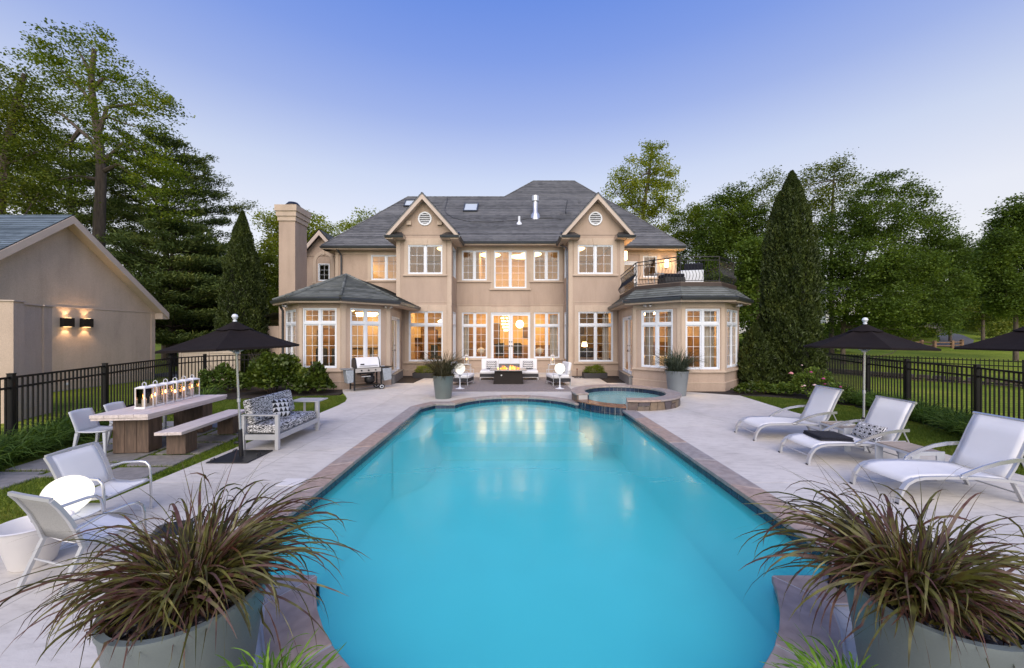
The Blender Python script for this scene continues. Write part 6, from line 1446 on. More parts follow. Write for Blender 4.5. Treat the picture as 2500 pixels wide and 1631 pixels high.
f.box(-.3, -.25, .56, .3, -.23, .579); f.box(-.3, .23, .56, .3, .25, .579); f.build('frame', M['alu'], t)
# wall lamps on the upper right wall (lit)
M['shade_lit'] = emat('lit_lamp_shade', (1.0, .60, .26), 6.5)
for (x, y, z, rz, lb) in ((5.92, 20.05, 6.35, PI/2, 'on the bay side wall above the balcony door'), (9.22, 22.66, 6.40, 0, 'between the balcony window and the house corner')):
    t = thing('wall_lamp', 'lit box wall lamp '+lb, 'wall lamp', (x, y, z), rz, 'lit wall lamps over the balcony')
    MB().box(-.07, -.02, -.24, .07, .03, .24).build('back_plate', M['black'], t); MB().box(-.085, -.15, -.22, .085, -.025, .22).build('lamp_shade', M['shade_lit'], t); MB().box(-.09, -.155, .222, .09, .0, .235).build('top_cap', M['black'], t)
    d = bpy.data.lights.new('wall_lamp_glow', 'POINT'); d.energy = 12; d.color = (1, .55, .22); d.shadow_soft_size = .08
    q = bpy.data.objects.new('wall_lamp_glow', d); COL.objects.link(q); q.location = Vector((x, y, z))+Matrix.Rotation(rz, 3, 'Z') @ Vector((0, -.30, 0))
# ---------------------------------------------------------------- outbuilding, fences, background, planting
rng = np.random.default_rng(5)
def ray_ground(px, py):
    """where the view ray through a photo pixel meets the terrain"""
    k, v = (px-1250)/FPX, -(py-815.5)/FPX; Y = 3.0
    while Y < 400:
        if H_CAM+v*Y <= terrain_z(k*Y, Y): break
        Y += 0.25
    return Vector((k*Y, Y, terrain_z(k*Y, Y)))
# garage
gar = thing('garage', 'beige stucco garage gable with blue grey roof at the left, two lit sconces', 'garage')
XG, YA, Y0, Y1, ZG, ZA = -17.7, 14.9, 11.0, 18.75, 3.40, 6.62
mb = MB(); mb.add([(XG, Y0, -.1), (XG, Y1, -.1), (XG, Y1, ZG), (XG, YA, ZA), (XG, Y0, ZG)], [(0, 1, 2, 3, 4)]); mb.box(XG-.2, Y1-.2, -.1, XG-.001, Y1-.001, ZG); mb.add([(XG, Y0, -.1), (XG-9, Y0, -.1), (XG-9, Y0, ZG), (XG, Y0, ZG)], [(3, 2, 1, 0)]); mb.add([(XG, Y1, -.1), (XG-9, Y1, -.1), (XG-9, Y1, ZG), (XG, Y1, ZG)], [(0, 1, 2, 3)])
mb.build('wall', M['garage'], gar)
for (a, b, c, d, e_, f_) in ((XG, Y0, 3.24, XG+.02, Y1, 3.275), (XG, Y0, .30, XG+.03, Y1, .335), (XG, Y0, .02, XG+.022, Y1, .30)): MB().box(a, b, c, d, e_, f_).build('moulding', M['rake'] if f_-c < .1 else M['garage'], gar)
MB().box(XG, Y1-.2, .335, XG+.024, Y1, 3.24).build('pilaster', M['garage'], gar); MB().box(XG-.05, Y0, -.3, XG+.028, Y1, .02).build('foundation', M['plinth'], gar)
zr_, ov = 6.88, .42
for (ye, s_) in ((10.75, -1), (19.05, 1)):
    ze_ = 3.28; P = [(XG+ov, YA, zr_), (XG-9.5, YA, zr_), (XG-9.5, ye, ze_), (XG+ov, ye, ze_)]
    shingles(gar, P, M['shingle_blue'], course=.16, lift=.02); roof_body(gar, [P], th=.04)
    r = MB(); t0 = Vector((XG+ov+.03, YA, zr_-.03)); t1 = Vector((XG+ov+.03, ye, ze_-.03)); dn = Vector((0, 0, -.30)); th = Vector((-.05, 0, 0)); V = [t0, t1, t1+dn, t0+dn]
    r.add(V+[v+th for v in V], [(0, 1, 2, 3), (7, 6, 5, 4), (0, 4, 5, 1), (1, 5, 6, 2), (2, 6, 7, 3), (3, 7, 4, 0)]); r.build('rake_board', M['rake'], gar)
    r = MB(); V = [t0+dn*.85+th, t1+dn*.85+th]; r.add([V[0], V[1], V[1]+Vector((-.40, 0, 0)), V[0]+Vector((-.40, 0, 0))], [(0, 1, 2, 3)]); r.build('soffit', M['rake'], gar)
    MB().box(XG-9.5, min(ye, ye-s_*.3), ze_-.34, XG+ov-.03, max(ye, ye-s_*.3), ze_-.05).build('eave_box', M['rake'], gar)
M['warmbulb'] = emat('sconce_bulb', (1.0, .62, .28), 5)
for k, (py_, lb) in enumerate(((14.98, 'nearer'), (15.66, 'farther'))):
    t = thing('wall_sconce', f'black box sconce shining up and down on the garage wall, {lb} of the two', 'wall sconce', (XG+.0, py_, 2.66), 0, 'black sconces on the garage wall')
    b = MB(); b.box(.02, -.18, -.175, .19, .18, .175); b.build('housing', M['black'], t); b = MB(); b.box(.05, -.16, -.05, .20, .16, .0); b.box(.0, -.08, -.1, .02, .08, .1); b.build('band', M['black'], t)
    for s_ in (-1, 1):
        d = bpy.data.lights.new('sconce_beam', 'SPOT'); d.energy = 10; d.color = (1, .60, .30); d.spot_size = math.radians(100); d.spot_blend = .5; d.shadow_soft_size = .05
        q = bpy.data.objects.new('sconce_beam', d); COL.objects.link(q); q.location = (XG+.12, py_, 2.66+s_*.19); q.rotation_euler = (0 if s_ < 0 else PI, 0, 0)
        MB().box(.05, -.10, s_*.178-.002, .16, .10, s_*.178+.002).build('lens', M['warmbulb'], t)
tag(MB().cbox((0, 0, 0), (.03, .14, .10)).build('outlet_cover', M['white'], None, loc=(XG+.04, 15.0, .22)), 'small white outlet cover low on the garage wall', 'outlet')
pier = thing('stucco_wall', 'free standing beige stucco wall with piers behind the left fence', 'wall', (-12.54, 9.52, 0), math.atan2(1.28, -.56))
for (a, b, o_, h) in ((0, .34, .0, 3.02), (.345, 1.08, -.06, 2.97), (1.085, 1.40, -.02, 2.97)):
    MB().box(a, o_*-1 if 0 else -o_, -.2, b, 2.6, h).build('wall_block', M['garage'], pier); MB().box(a-.03, -o_-.03, h+.002, b+.03, 2.63, h+.035).build('coping', M['rake'], pier)
MB().box(.36, .045, .24, 1.07, .059, .27).build('moulding', M['rake'], pier)
# asphalt drive and far roads
M['asphalt'] = pmat('asphalt', (.095, .098, .11), .85, var=.15, scale=6, bump=.3)
def ribbon(name, L, R, mat, lift=.03):
    mb = MB(); n_ = len(L); V = []
    for a, b in zip(L, R):
        for i in range(5):
            x, y = a[0]+(b[0]-a[0])*i/4, a[1]+(b[1]-a[1])*i/4; V.append((x, y, terrain_z(x, y)+lift))
    mb.add(V, [(j*5+i, j*5+i+1, (j+1)*5+i+1, (j+1)*5+i) for j in range(n_-1) for i in range(4)])
    tag(mb.build(name, mat), kind='structure')
def dense_line(P, k=6):
    out = []
    for i in range(len(P)-1):
        for j in range(k): out.append(tuple(P[i][c]+(P[i+1][c]-P[i][c])*j/k for c in range(2)))
    return out+[tuple(P[-1][:2])]
ribbon('driveway', dense_line([(-19.4, 20.0), (-20, 24), (-24, 30), (-34, 40)]), dense_line([(-15.2, 18.6), (-16, 24), (-19, 31), (-30, 43)]), M['asphalt'], .05)
def road_px(L, R, name='road'):
    ribbon(name, dense_line([tuple(ray_ground(*p)[:2]) for p in L], 5), dense_line([tuple(ray_ground(*p)[:2]) for p in R], 5), M['asphalt'], .06)
road_px([(2262, 846), (2288, 840), (2296, 831), (2288, 822), (2272, 813.5)], [(2352, 850), (2374, 843), (2378, 832), (2352, 820), (2325, 813.5)])
road_px([(1985, 832), (2030, 829.5), (2080, 828)], [(1985, 825), (2030, 823), (2080, 822)])
# fences
M['fence'] = pmat('black_fence_paint', (.008, .008, .009), .5, .0, var=.2, spec=.25)
def fence(P, H, label, pw=.085, gap=.115, pk=.024, group=None, joined=False):
    t = thing('metal_fence', label, 'fence', (P[0][0], P[0][1], 0), 0, group)
    O = Vector((P[0][0], P[0][1], 0))
    post = MB(); post.box(-pw/2, -pw/2, -.1, pw/2, pw/2, H+.05); post.box(-pw/2-.006, -pw/2-.006, H+.05, pw/2+.006, pw/2+.006, H+.066); post_me = post.mesh('post', M['fence'])
    pick_me = MB().box(-pk/2, -pk/2, .05, pk/2, pk/2, H-.01).mesh('picket', M['fence']); J = MB()
    for i, p in enumerate(P):
        z = terrain_z(*p); d = Vector(P[min(i+1, len(P)-1)])-Vector(P[max(i-1, 0)]); link('post', post_me, t, (p[0]-O.x, p[1]-O.y, z), (0, 0, math.atan2(d.y, d.x)))
        if i == len(P)-1: break
        a, b = Vector(p), Vector(P[i+1]); d = b-a; L = d.length; d /= L; an = math.atan2(d.y, d.x); zb = terrain_z(*b)
        for h in (H-.02, H-.22, .14):
            r = MB(); r.tube([(a.x-O.x, a.y-O.y, z+h), (b.x-O.x, b.y-O.y, zb+h)], .01, flat=(.03, .042)); r.build('rail', M['fence'], t)
        k = max(1, int(L/gap))
        for j in range(1, k):
            q = a+d*(L*j/k); zq = z+(zb-z)*j/k
            if joined: J.box(q.x-O.x-pk/2, q.y-O.y-pk/2, zq+.05, q.x-O.x+pk/2, q.y-O.y+pk/2, zq+H+.06)
            else: link('picket', pick_me, t, (q.x-O.x, q.y-O.y, zq), (0, 0, an))
    if joined: tag(J.build('picket', M['fence'], t), kind='stuff')
    return t
fence([(-8.84, 4.8), (-9.83, 7.43), (-10.82, 10.06), (-12.0, 13.3), (-11.85, 14.6), (-11.2, 15.4), (-10.2, 16.2)], 1.40, 'black metal picket fence along the left lawn behind the dining table', gap=.125)
fence([(9.1, 5.4), (10.36, 7.4), (11.06, 9.0), (11.45, 10.97), (11.98, 12.75), (13.4, 16.3), (13.6, 18.6)], 1.45, 'black metal picket fence along the right lawn behind the loungers', gap=.125)
fence([(15.6, 27.0), (17.3, 21.8), (18.2, 19.6), (19.1, 17.8), (20.8, 15.4), (22.5, 13.2), (25, 11.4)], 1.12, 'farther black picket fence across the right lawn, before the stone edging', pw=.06, gap=.12, pk=.02, joined=True)
fence([(-18.6, 20.6), (-17.2, 20.2), (-15.8, 19.7)], 1.25, 'short black picket fence at the drive beyond the garage corner', joined=True)
# low stone edging beyond the far fence
t = thing('stone_edging', 'low dark stacked stone edging beyond the farther right fence', 'stone edging', (0, 0, 0))
P = [(16.2, 27), (17.9, 22.4), (19.5, 18.6), (21.3, 16.1), (23, 14)]
for i in range(len(P)-1):
    a, b = Vector(P[i]), Vector(P[i+1]); k = int((b-a).length/.45)
    for j in range(k):
        for r_ in range(2):
            q = a.lerp(b, (j+.5+.5*(r_ % 2)*.9)/k); d = b-a; MB().box(-.21, -.14, 0, .21+rnd.uniform(-.04, 0), .14, .13).build('stone', M['veneer'], t, loc=(q.x, q.y, -.03+.135*r_), rot=(0, 0, math.atan2(d.y, d.x)))
# vinyl enclosure
t = thing('vinyl_fence', 'beige boarded vinyl fence enclosure behind the left picket fence', 'fence', (0, 0, 0)); M['vinyl'] = pmat('beige_vinyl', (.50, .43, .36), .5, var=.04)
a, b = Vector((-15.9, 18.2)), Vector((-12.6, 17.4)); d = (b-a); L = d.length; an = math.atan2(d.y, d.x)
for j in range(22): q = a+d*((j+.5)/22); MB().box(-L/44+.004, -.012, .06, L/44-.004, .012, 1.30).build('board', M['vinyl'], t, loc=(q.x, q.y, 0), rot=(0, 0, an))
for f in (0, .5, 1): q = a+d*f; MB().box(-.07, -.07, 0, .07, .07, 1.56).build('post', M['vinyl'], t, loc=(q.x, q.y, 0), rot=(0, 0, an))
for z in (.02, 1.31): MB().box(.0, -.03, z, L, .03, z+.15 if z > 1 else z+.1).build('rail', M['vinyl'], t, loc=(a.x, a.y, 0), rot=(0, 0, an))
# split rail fence by the road
t = thing('split_rail_fence', 'brown wooden split rail fence beside the curving road', 'fence', (0, 0, 0)); M['rail'] = pmat('weathered_rail', (.20, .12, .07), .8, var=.3)
pts = [ray_ground(x, y) for x, y in ((2130, 852), (2195, 851), (2250, 850), (2281.5, 852), (2324.6, 851), (2348, 849))]
for i, p in enumerate(pts):
    MB().box(-.12, -.12, -.1, .12, .12, .82).build('post', M['rail'], t, loc=p, bevel=.03, seg=1)
    if i < len(pts)-1:
        for h in (.30, .62): MB().tube([p+Vector((0, 0, h)), pts[i+1]+Vector((0, 0, h-.03))], .06, 6).build('rail', M['rail'], t)
# rock and white houses glimpsed far right
p = ray_ground(2298, 813); mb = MB(); s = MB().sphere((0, 0, 0), 1, 14, 9); V = [(v[0]*2.6*(1+.2*noise.noise(Vector(v)*1.7)), v[1]*1.2, v[2]*1.25*(1+.25*noise.noise(Vector(v)*2+Vector((5, 0, 0))))) for v in s.v]
o = mb.add(V, s.f).build('boulder', pmat('grey_rock', (.13, .12, .11), .85, var=.3, scale=2, bump=.6, bscale=8), None, loc=p+Vector((0, 2, .5)), smooth=True); tag(o, 'large grey boulder beside the far bend of the road', 'boulder')
def far_house(px, py, Y, wd, h, label):
    p = at(px, py, Y); t = thing('far_house', label, 'house', (p.x, p.y, 0), 0); z0 = terrain_z(p.x, p.y)
    MB().box(-wd/2, 0, z0-.5, wd/2, 7, z0+h).build('wall', pmat('white_siding', (.66, .66, .66), .6, var=.05), t)
    mb = MB(); mb.add([(-wd/2-.4, -.4, z0+h), (wd/2+.4, -.4, z0+h), (wd/2+.4, 7.4, z0+h), (-wd/2-.4, 7.4, z0+h), (-wd/2-.4, 3.5, z0+h+2.6), (wd/2+.4, 3.5, z0+h+2.6)], [(0, 1, 5, 4), (2, 3, 4, 5), (1, 2, 5), (3, 0, 4), (3, 2, 1, 0)]); mb.build('roof', M['shingle'], t)
    for i in range(4):
        x = -wd/2+wd*(i+.5)/4
        for z in (z0+.9, z0+3.6):
            if z+1.4 < z0+h: w2 = MB().box(x-.5, -.05, z, x+.5, -.001, z+1.4).build('window', M['muntin'], t); MB().box(x-.42, -.06, z+.08, x+.42, -.051, z+1.32).build('pane', pmat('dark_pane', (.05, .06, .07), .1), w2)
far_house(1850, 800, 52, 9, 5.6, 'white house glimpsed behind the trees right of the sunroom'); far_house(2085, 800, 74, 11, 5.4, 'white house glimpsed under the crown beyond the right lawn')

# ---- foliage tools
def mesh_np(name, V, F4, mat):
    """V (n,3) float array, F4 (m,4) int array -> mesh, fast"""
    me = bpy.data.meshes.new(name); nv, nf = len(V), len(F4)
    me.vertices.add(nv); me.vertices.foreach_set('co', np.ascontiguousarray(V, dtype=np.float32).ravel())
    me.loops.add(nf*4); me.loops.foreach_set('vertex_index', np.ascontiguousarray(F4, dtype=np.int32).ravel())
    me.polygons.add(nf); me.polygons.foreach_set('loop_start', np.arange(0, nf*4, 4, dtype=np.int32))
    me.materials.append(mat); me.update(calc_edges=True); return me
def unit(a): return a/np.maximum(1e-9, np.linalg.norm(a, axis=1, keepdims=True))
def leaves(C, length, width, upb=.4, dirs=None, jit=.35, droop=0.0):
    """rhombic leaf for every centre in C"""
    n = len(C); d = unit(rng.normal(size=(n, 3))*np.array([1, 1, .6])) if dirs is None else unit(dirs+rng.normal(size=(n, 3))*jit)
    d[:, 2] -= droop; d = unit(d)
    nn = rng.normal(size=(n, 3)); nn[:, 2] += upb*2; s = unit(np.cross(d, nn)); L = length*rng.uniform(.45, 1.25, (n, 1)); W_ = width*rng.uniform(.7, 1.25, (n, 1))
    up = np.cross(s, d)
    V = np.stack([C-d*L*.5, C+s*W_*.5-up*W_*.12, C+d*L*.5, C-s*W_*.5-up*W_*.12], 1).reshape(-1, 3)
    F = np.arange(n*4).reshape(n, 4); return V, F
def blob_clumps(blobs, density, sig):
    """blobs: (centre, radii, weight) -> leaf centres grouped in small shoots"""
    out = []
    for (c, r, wgt) in blobs:
        k = max(3, int(density*wgt)); u = unit(rng.normal(size=(k, 3))); rad = rng.uniform(.35, 1, (k, 1))**.5
        cc = np.array(c)+u*rad*np.array(r)*rng.uniform(.85, 1.1, (k, 1))
        m = 58; o = np.clip(rng.normal(size=(k, m, 3)), -1.5, 1.5)*np.array(sig)*rng.uniform(.6, 1.4, (k, 1, 1)); out.append((cc[:, None, :]+o).reshape(-1, 3))
    return np.concatenate(out)
def limb(mb, pts, r0, r1, seg=7):
    n_ = len(pts); mb.tube(pts, [r0+(r1-r0)*i/(n_-1) for i in range(n_)], seg)
M['bark'] = pmat('grey_brown_bark', (.105, .082, .066), .9, var=.35, scale=3, stretch=(4, 4, .6), bump=1.0, bscale=14)
M['bark_dark'] = pmat('dark_bark', (.05, .036, .028), .9, var=.3, bump=.8, bscale=14)
LF = {
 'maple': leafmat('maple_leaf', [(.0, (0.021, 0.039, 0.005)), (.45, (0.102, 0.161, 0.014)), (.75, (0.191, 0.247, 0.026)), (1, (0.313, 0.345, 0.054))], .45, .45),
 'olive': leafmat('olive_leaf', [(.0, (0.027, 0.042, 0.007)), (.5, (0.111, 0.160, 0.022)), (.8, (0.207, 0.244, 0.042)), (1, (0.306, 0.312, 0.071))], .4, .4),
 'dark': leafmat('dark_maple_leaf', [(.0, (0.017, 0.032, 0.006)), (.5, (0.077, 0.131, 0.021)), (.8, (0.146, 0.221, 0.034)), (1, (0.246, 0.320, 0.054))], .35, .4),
 'pine': leafmat('pine_needle', [(.0, (0.031, 0.054, 0.017)), (.5, (0.079, 0.119, 0.030)), (.8, (0.153, 0.188, 0.043)), (1, (0.273, 0.268, 0.058))], .2, .5),
 'bright': leafmat('spring_leaf', [(.0, (0.091, 0.132, 0.015)), (.5, (0.209, 0.272, 0.030)), (.8, (0.345, 0.380, 0.052)), (1, (0.491, 0.478, 0.104))], .5, .4),
 'arbor': leafmat('cedar_spray', [(.0, (0.014, 0.024, 0.005)), (.5, (0.038, 0.059, 0.010)), (.8, (0.066, 0.092, 0.014)), (1, (0.110, 0.131, 0.025))], .15, 1.6, gloss=.03),
 'bush': leafmat('shrub_leaf', [(.0, (0.019, 0.035, 0.006)), (.45, (0.056, 0.093, 0.012)), (.75, (0.116, 0.162, 0.021)), (1, (0.222, 0.255, 0.049))], .35, 1.4, rough=.45, gloss=.03),
 'lily': leafmat('daylily_blade', [(.0, (0.028, 0.059, 0.010)), (.5, (0.071, 0.133, 0.021)), (.85, (0.133, 0.210, 0.037)), (1, (0.210, 0.281, 0.059))], .3, 1.2),
 'purple': leafmat('purple_grass_blade', [(.0, (.016, .012, .005)), (.25, (.050, .045, .012)), (.45, (.125, .125, .030)), (.58, (.075, .028, .022)), (.72, (.13, .075, .065)), (.85, (.17, .165, .05)), (1, (.36, .33, .17))], .25, 7, gloss=.03, rough=.4),
 'browngrass': leafmat('brown_grass_blade', [(.0, (.030, .026, .014)), (.5, (.085, .075, .040)), (.8, (.15, .13, .075)), (1, (.25, .22, .13))], .25, 6),
 'bluegrass': leafmat('grey_green_blade', [(.0, (.020, .030, .020)), (.5, (.060, .080, .055)), (.8, (.12, .145, .11)), (1, (.22, .25, .2))], .25, 6),
 'fern': leafmat('bright_fern', [(.0, (0.036, 0.092, 0.008)), (.5, (0.108, 0.230, 0.018)), (.8, (0.204, 0.356, 0.040)), (1, (0.336, 0.483, 0.080))], .35, 9),
 'turf': leafmat('turf_blade', [(.0, (.045, .08, .010)), (.4, (.085, .14, .015)), (.7, (.13, .185, .024)), (1, (.22, .22, .05))], .3, .7),
}
def tree(name, label, base, trunk, blobs, kind, dens, leaf=(.20, .13), sig=(.38, .38, .22), r0=.3, group=None, limbs=None, cat='tree'):
    """trunk: list of points from the ground up; blobs make the crown"""
    b = Vector(base); t = thing(name, label, cat, b, 0, group)
    mb = MB(); tr = [Vector(p)-b for p in trunk]; limb(mb, tr, r0, r0*.35, 9)
    if limbs:
        for L in limbs: limb(mb, [Vector(p)-b for p in L], r0*.42, r0*.08, 6)
    else:
        for (c, r, w_) in blobs:
            c = Vector(c)-b; j = min(range(len(tr)), key=lambda i: abs(tr[i].z-(c.z-(c-tr[i]).length*.25))); s = tr[j]; m = s.lerp(c, .55)+Vector((0, 0, -.1*(c-s).length)); limb(mb, [s, m, c], r0*.30, r0*.05, 5)
            for q in range(3):
                e_ = c+Vector((rnd.uniform(-1, 1)*r[0], rnd.uniform(-1, 1)*r[1], rnd.uniform(-.5, .9)*r[2]))*.8; limb(mb, [m.lerp(c, .6), e_], r0*.10, r0*.02, 4)
    mb.build('trunk', M['bark'] if kind != 'pine' else M['bark_dark'], t, smooth=True)
    C = blob_clumps(blobs, dens, sig)-np.array(b); V, F = leaves(C, *leaf, 1.1)
    link('crown', mesh_np('crown', V, F, LF[kind]), t); return t
def bl(px, py, Y, rx, ry, w_=1.0, rd=None, dy=0):
    """crown lobe measured in photo pixels at depth Y"""
    k = Y/FPX; return (tuple(at(px, py, Y+dy)), (rx*k, (rd if rd else rx)*k, ry*k), w_*rx*ry/4000)
TP = lambda Y, L: [tuple(at(x, y, Y)) for x, y in L]
G0 = lambda px, Y: ((px-1250)/FPX*Y, Y, terrain_z((px-1250)/FPX*Y, Y)-.1)
# tall maple behind the garage
Y = 25
tree('maple_tree', 'tall maple with bare grey trunk and open crown above the garage roof', G0(238, Y), [G0(238, Y)]+TP(Y, [(240, 600), (244, 500), (247, 420), (243, 360), (232, 280), (222, 200), (230, 120)]),
     [bl(205, 150, Y, 95, 62, 1.2), bl(130, 185, Y, 62, 55, 1, dy=1), bl(285, 215, Y, 75, 48, 1, dy=-1), bl(355, 250, Y, 75, 38, .9), bl(410, 268, Y, 45, 34, .7), bl(140, 290, Y, 75, 42, .8, dy=1), bl(95, 235, Y, 50, 40, .7), bl(225, 100, Y, 48, 32, .8), bl(310, 310, Y, 85, 45, .8, dy=-1), bl(240, 250, Y, 80, 40, .7), bl(330, 385, Y, 80, 50, 1.0, dy=-1.5), bl(385, 430, Y, 62, 52, 1.2, dy=-1.5), bl(400, 505, Y, 58, 36, .9, dy=-1.5), bl(130, 370, Y, 80, 35, .6, dy=1), bl(150, 445, Y, 70, 30, .6)],
     'maple', 34, (.165, .115), (.36, .36, .15), .36, limbs=[TP(Y, L) for L in ([(246, 390), (228, 345), (195, 318), (150, 278), (112, 268), (85, 240)], [(243, 350), (238, 300), (262, 285), (300, 300), (340, 312)], [(240, 330), (262, 262), (330, 255), (400, 262)], [(232, 270), (205, 225), (150, 170)], [(226, 215), (255, 190), (290, 205)], [(228, 200), (212, 160), (190, 120)], [(250, 420), (290, 400), (340, 440), (390, 500)], [(248, 400), (300, 350), (350, 380)], [(245, 440), (190, 430), (140, 440)], [(195, 318), (170, 350), (130, 372)])], group='trees along the left boundary')
Y = 21
tree('olive_tree', 'leafy tree at the far left edge, its crown cut by the border', G0(-20, Y), [G0(-20, Y)]+TP(Y, [(-10, 600), (10, 400), (40, 250), (60, 180)]),
     [bl(20, 205, Y, 70, 55, .9), bl(75, 265, Y, 60, 50, .8), bl(20, 320, Y, 80, 60, 1), bl(85, 370, Y, 60, 50, .8), bl(20, 440, Y, 85, 55, 1), bl(95, 470, Y, 65, 40, .8), bl(-60, 300, Y, 80, 150, 1), bl(40, 540, Y, 80, 40, .8)], 'olive', 52, (.15, .105), (.40, .40, .2), .28, group='trees along the left boundary')
# pines: tiers of flat boughs
def pine(name, label, px, Y, top, base_y, tiers, kind='pine', r0=.3, group='pines along the left boundary', needle=(.30, .07), dens=1.0):
    b = Vector(G0(px, Y)); t = thing(name, label, 'pine tree', b, 0, group); tp = at(px, top, Y)-b; mb = MB(); limb(mb, [(0, 0, 0), tp*.5, tp], r0, r0*.15, 8); cs = []; ds = []
    for (py, rx, nb) in tiers:
        z = (at(px, py, Y)-b).z; R_ = rx*Y/FPX
        for j in range(nb):
            a = 2*PI*(j+rnd.random()*.7)/nb; L = R_*rnd.uniform(.7, 1.1); e_ = Vector((math.cos(a)*L, math.sin(a)*L, z+L*rnd.uniform(.0, .22))); s = Vector((0, 0, z-.15*L)); limb(mb, [s, s.lerp(e_, .5)+Vector((0, 0, -.04*L)), e_], r0*.22, r0*.04, 4)
            k = max(4, int(L*9*dens))
            for i in range(k):
                f = rnd.uniform(.22, 1.05)**.8; c = s.lerp(e_, f); off = rnd.gauss(0, .20*L*(1-.5*f)); c += Vector((-math.sin(a)*off, math.cos(a)*off, rnd.gauss(.06, .09)))
                m = 20; cs.append(np.array(c)+rng.normal(size=(m, 3))*np.array([.24, .24, .10])); d = np.tile(np.array([math.cos(a), math.sin(a), .5]), (m, 1)); ds.append(d)
    mb.build('trunk', M['bark_dark'], t, smooth=True); C = np.concatenate(cs); D = np.concatenate(ds); V, F = leaves(C, needle[0], needle[1], .2, D, .7); link('crown', mesh_np('crown', V, F, LF[kind]), t); return t
pine('pine_tree', 'dark pine with open flat boughs right of the tall maple', 405, 31, 335, 0, [(345, 40, 6), (375, 85, 8), (410, 115, 9), (450, 140, 10), (495, 165, 11), (540, 150, 10), (590, 150, 10), (640, 160, 10), (700, 170, 11), (760, 170, 10)], dens=1.1)
pine('pine_tree', 'dark pine behind the tall maple trunk, left of it', 172, 30, 330, 0, [(350, 50, 6), (390, 90, 8), (430, 120, 9), (475, 130, 9), (520, 140, 9), (570, 140, 9), (640, 150, 9)], dens=1.0)
pine('pine_tree', 'broad low pine filling the gap beside the garage roof', 420, 26, 540, 0, [(560, 60, 7), (600, 110, 9), (645, 135, 11), (690, 145, 12), (735, 150, 13), (780, 150, 13), (820, 140, 11)], dens=1.6)
pine('pine_tree', 'low pine right of the garage eave, nearest the cedar', 500, 29, 600, 0, [(620, 40, 7), (660, 75, 9), (705, 95, 10), (750, 105, 11), (795, 110, 11), (835, 105, 10)], dens=1.6)
Y = 40
tree('round_tree', 'light green tree behind the chimney', G0(745, Y), [G0(745, Y)]+TP(Y, [(745, 700), (745, 600), (745, 540)]), [bl(700, 560, Y, 50, 45, 1), bl(760, 560, Y, 45, 42, 1), bl(730, 620, Y, 85, 60, 1), bl(680, 650, Y, 50, 80, 1), bl(690, 740, Y, 50, 60, 1), bl(800, 590, Y, 35, 40, .9), bl(665, 545, Y, 30, 30, .8)], 'bright', 110, (.24, .17), (.45, .45, .3), .3, group='trees behind the house')
Y = 46
tree('round_tree', 'tree top just showing over the left roof slope', G0(890, Y), [G0(890, Y)]+TP(Y, [(890, 650), (890, 560)]), [bl(895, 545, Y, 38, 28, 1), bl(860, 570, Y, 45, 30, 1), bl(930, 560, Y, 40, 32, 1)], 'bright', 110, (.24, .17), (.45, .45, .3), .3, group='trees behind the house')
Y = 44
tree('poplar_tree', 'tall airy light green tree rising behind the right gable', G0(1575, Y), [G0(1575, Y)]+TP(Y, [(1572, 640), (1570, 520), (1585, 420), (1592, 360)]), [bl(1595, 380, Y, 34, 34, .9), bl(1560, 425, Y, 55, 40, 1), bl(1620, 430, Y, 36, 42, .9), bl(1520, 445, Y, 36, 30, .8), bl(1590, 480, Y, 70, 45, 1), bl(1540, 520, Y, 52, 45, .9), bl(1620, 530, Y, 45, 40, .9), bl(1580, 580, Y, 55, 40, .9), bl(1495, 462, Y, 22, 18, .6), bl(1650, 480, Y, 25, 20, .6), bl(1600, 640, Y, 60, 50, .8)], 'bright', 85, (.24, .17), (.42, .42, .26), .3, group='trees behind the house')
def maple_round(label, cx, top, bot, hw, Y, kind, base_py=None, dens=100, n_=14, trunkpx=None, leaf=(.175, .12), seed=0, group='trees beyond the right lawn', r0=.16):
    r_ = random.Random(seed); B = []
    cy = (top+bot)/2; hh = (bot-top)/2
    for i in range(n_):
        a = 2*PI*i/n_+r_.uniform(-.2, .2); f = r_.uniform(.45, .78); B.append(bl(cx+hw*f*math.cos(a), cy+hh*f*math.sin(a), Y, hw*r_.uniform(.26, .38), hh*r_.uniform(.22, .34), 1, dy=r_.uniform(-.5, .5)*hw*Y/FPX*.8))
    B.append(bl(cx, cy, Y, hw*.5, hh*.5, 1)); B.append(bl(cx, cy-hh*.5, Y, hw*.4, hh*.35, 1))
    tx = trunkpx or cx
    return tree('maple_tree', label, G0(tx, Y), [G0(tx, Y)]+TP(Y, [(tx, bot), (tx*.6+cx*.4, cy+hh*.4), (cx, cy), (cx, top+hh*.3)]), B, kind, dens, leaf, (.34, .34, .17), r0, group)
Y = 27
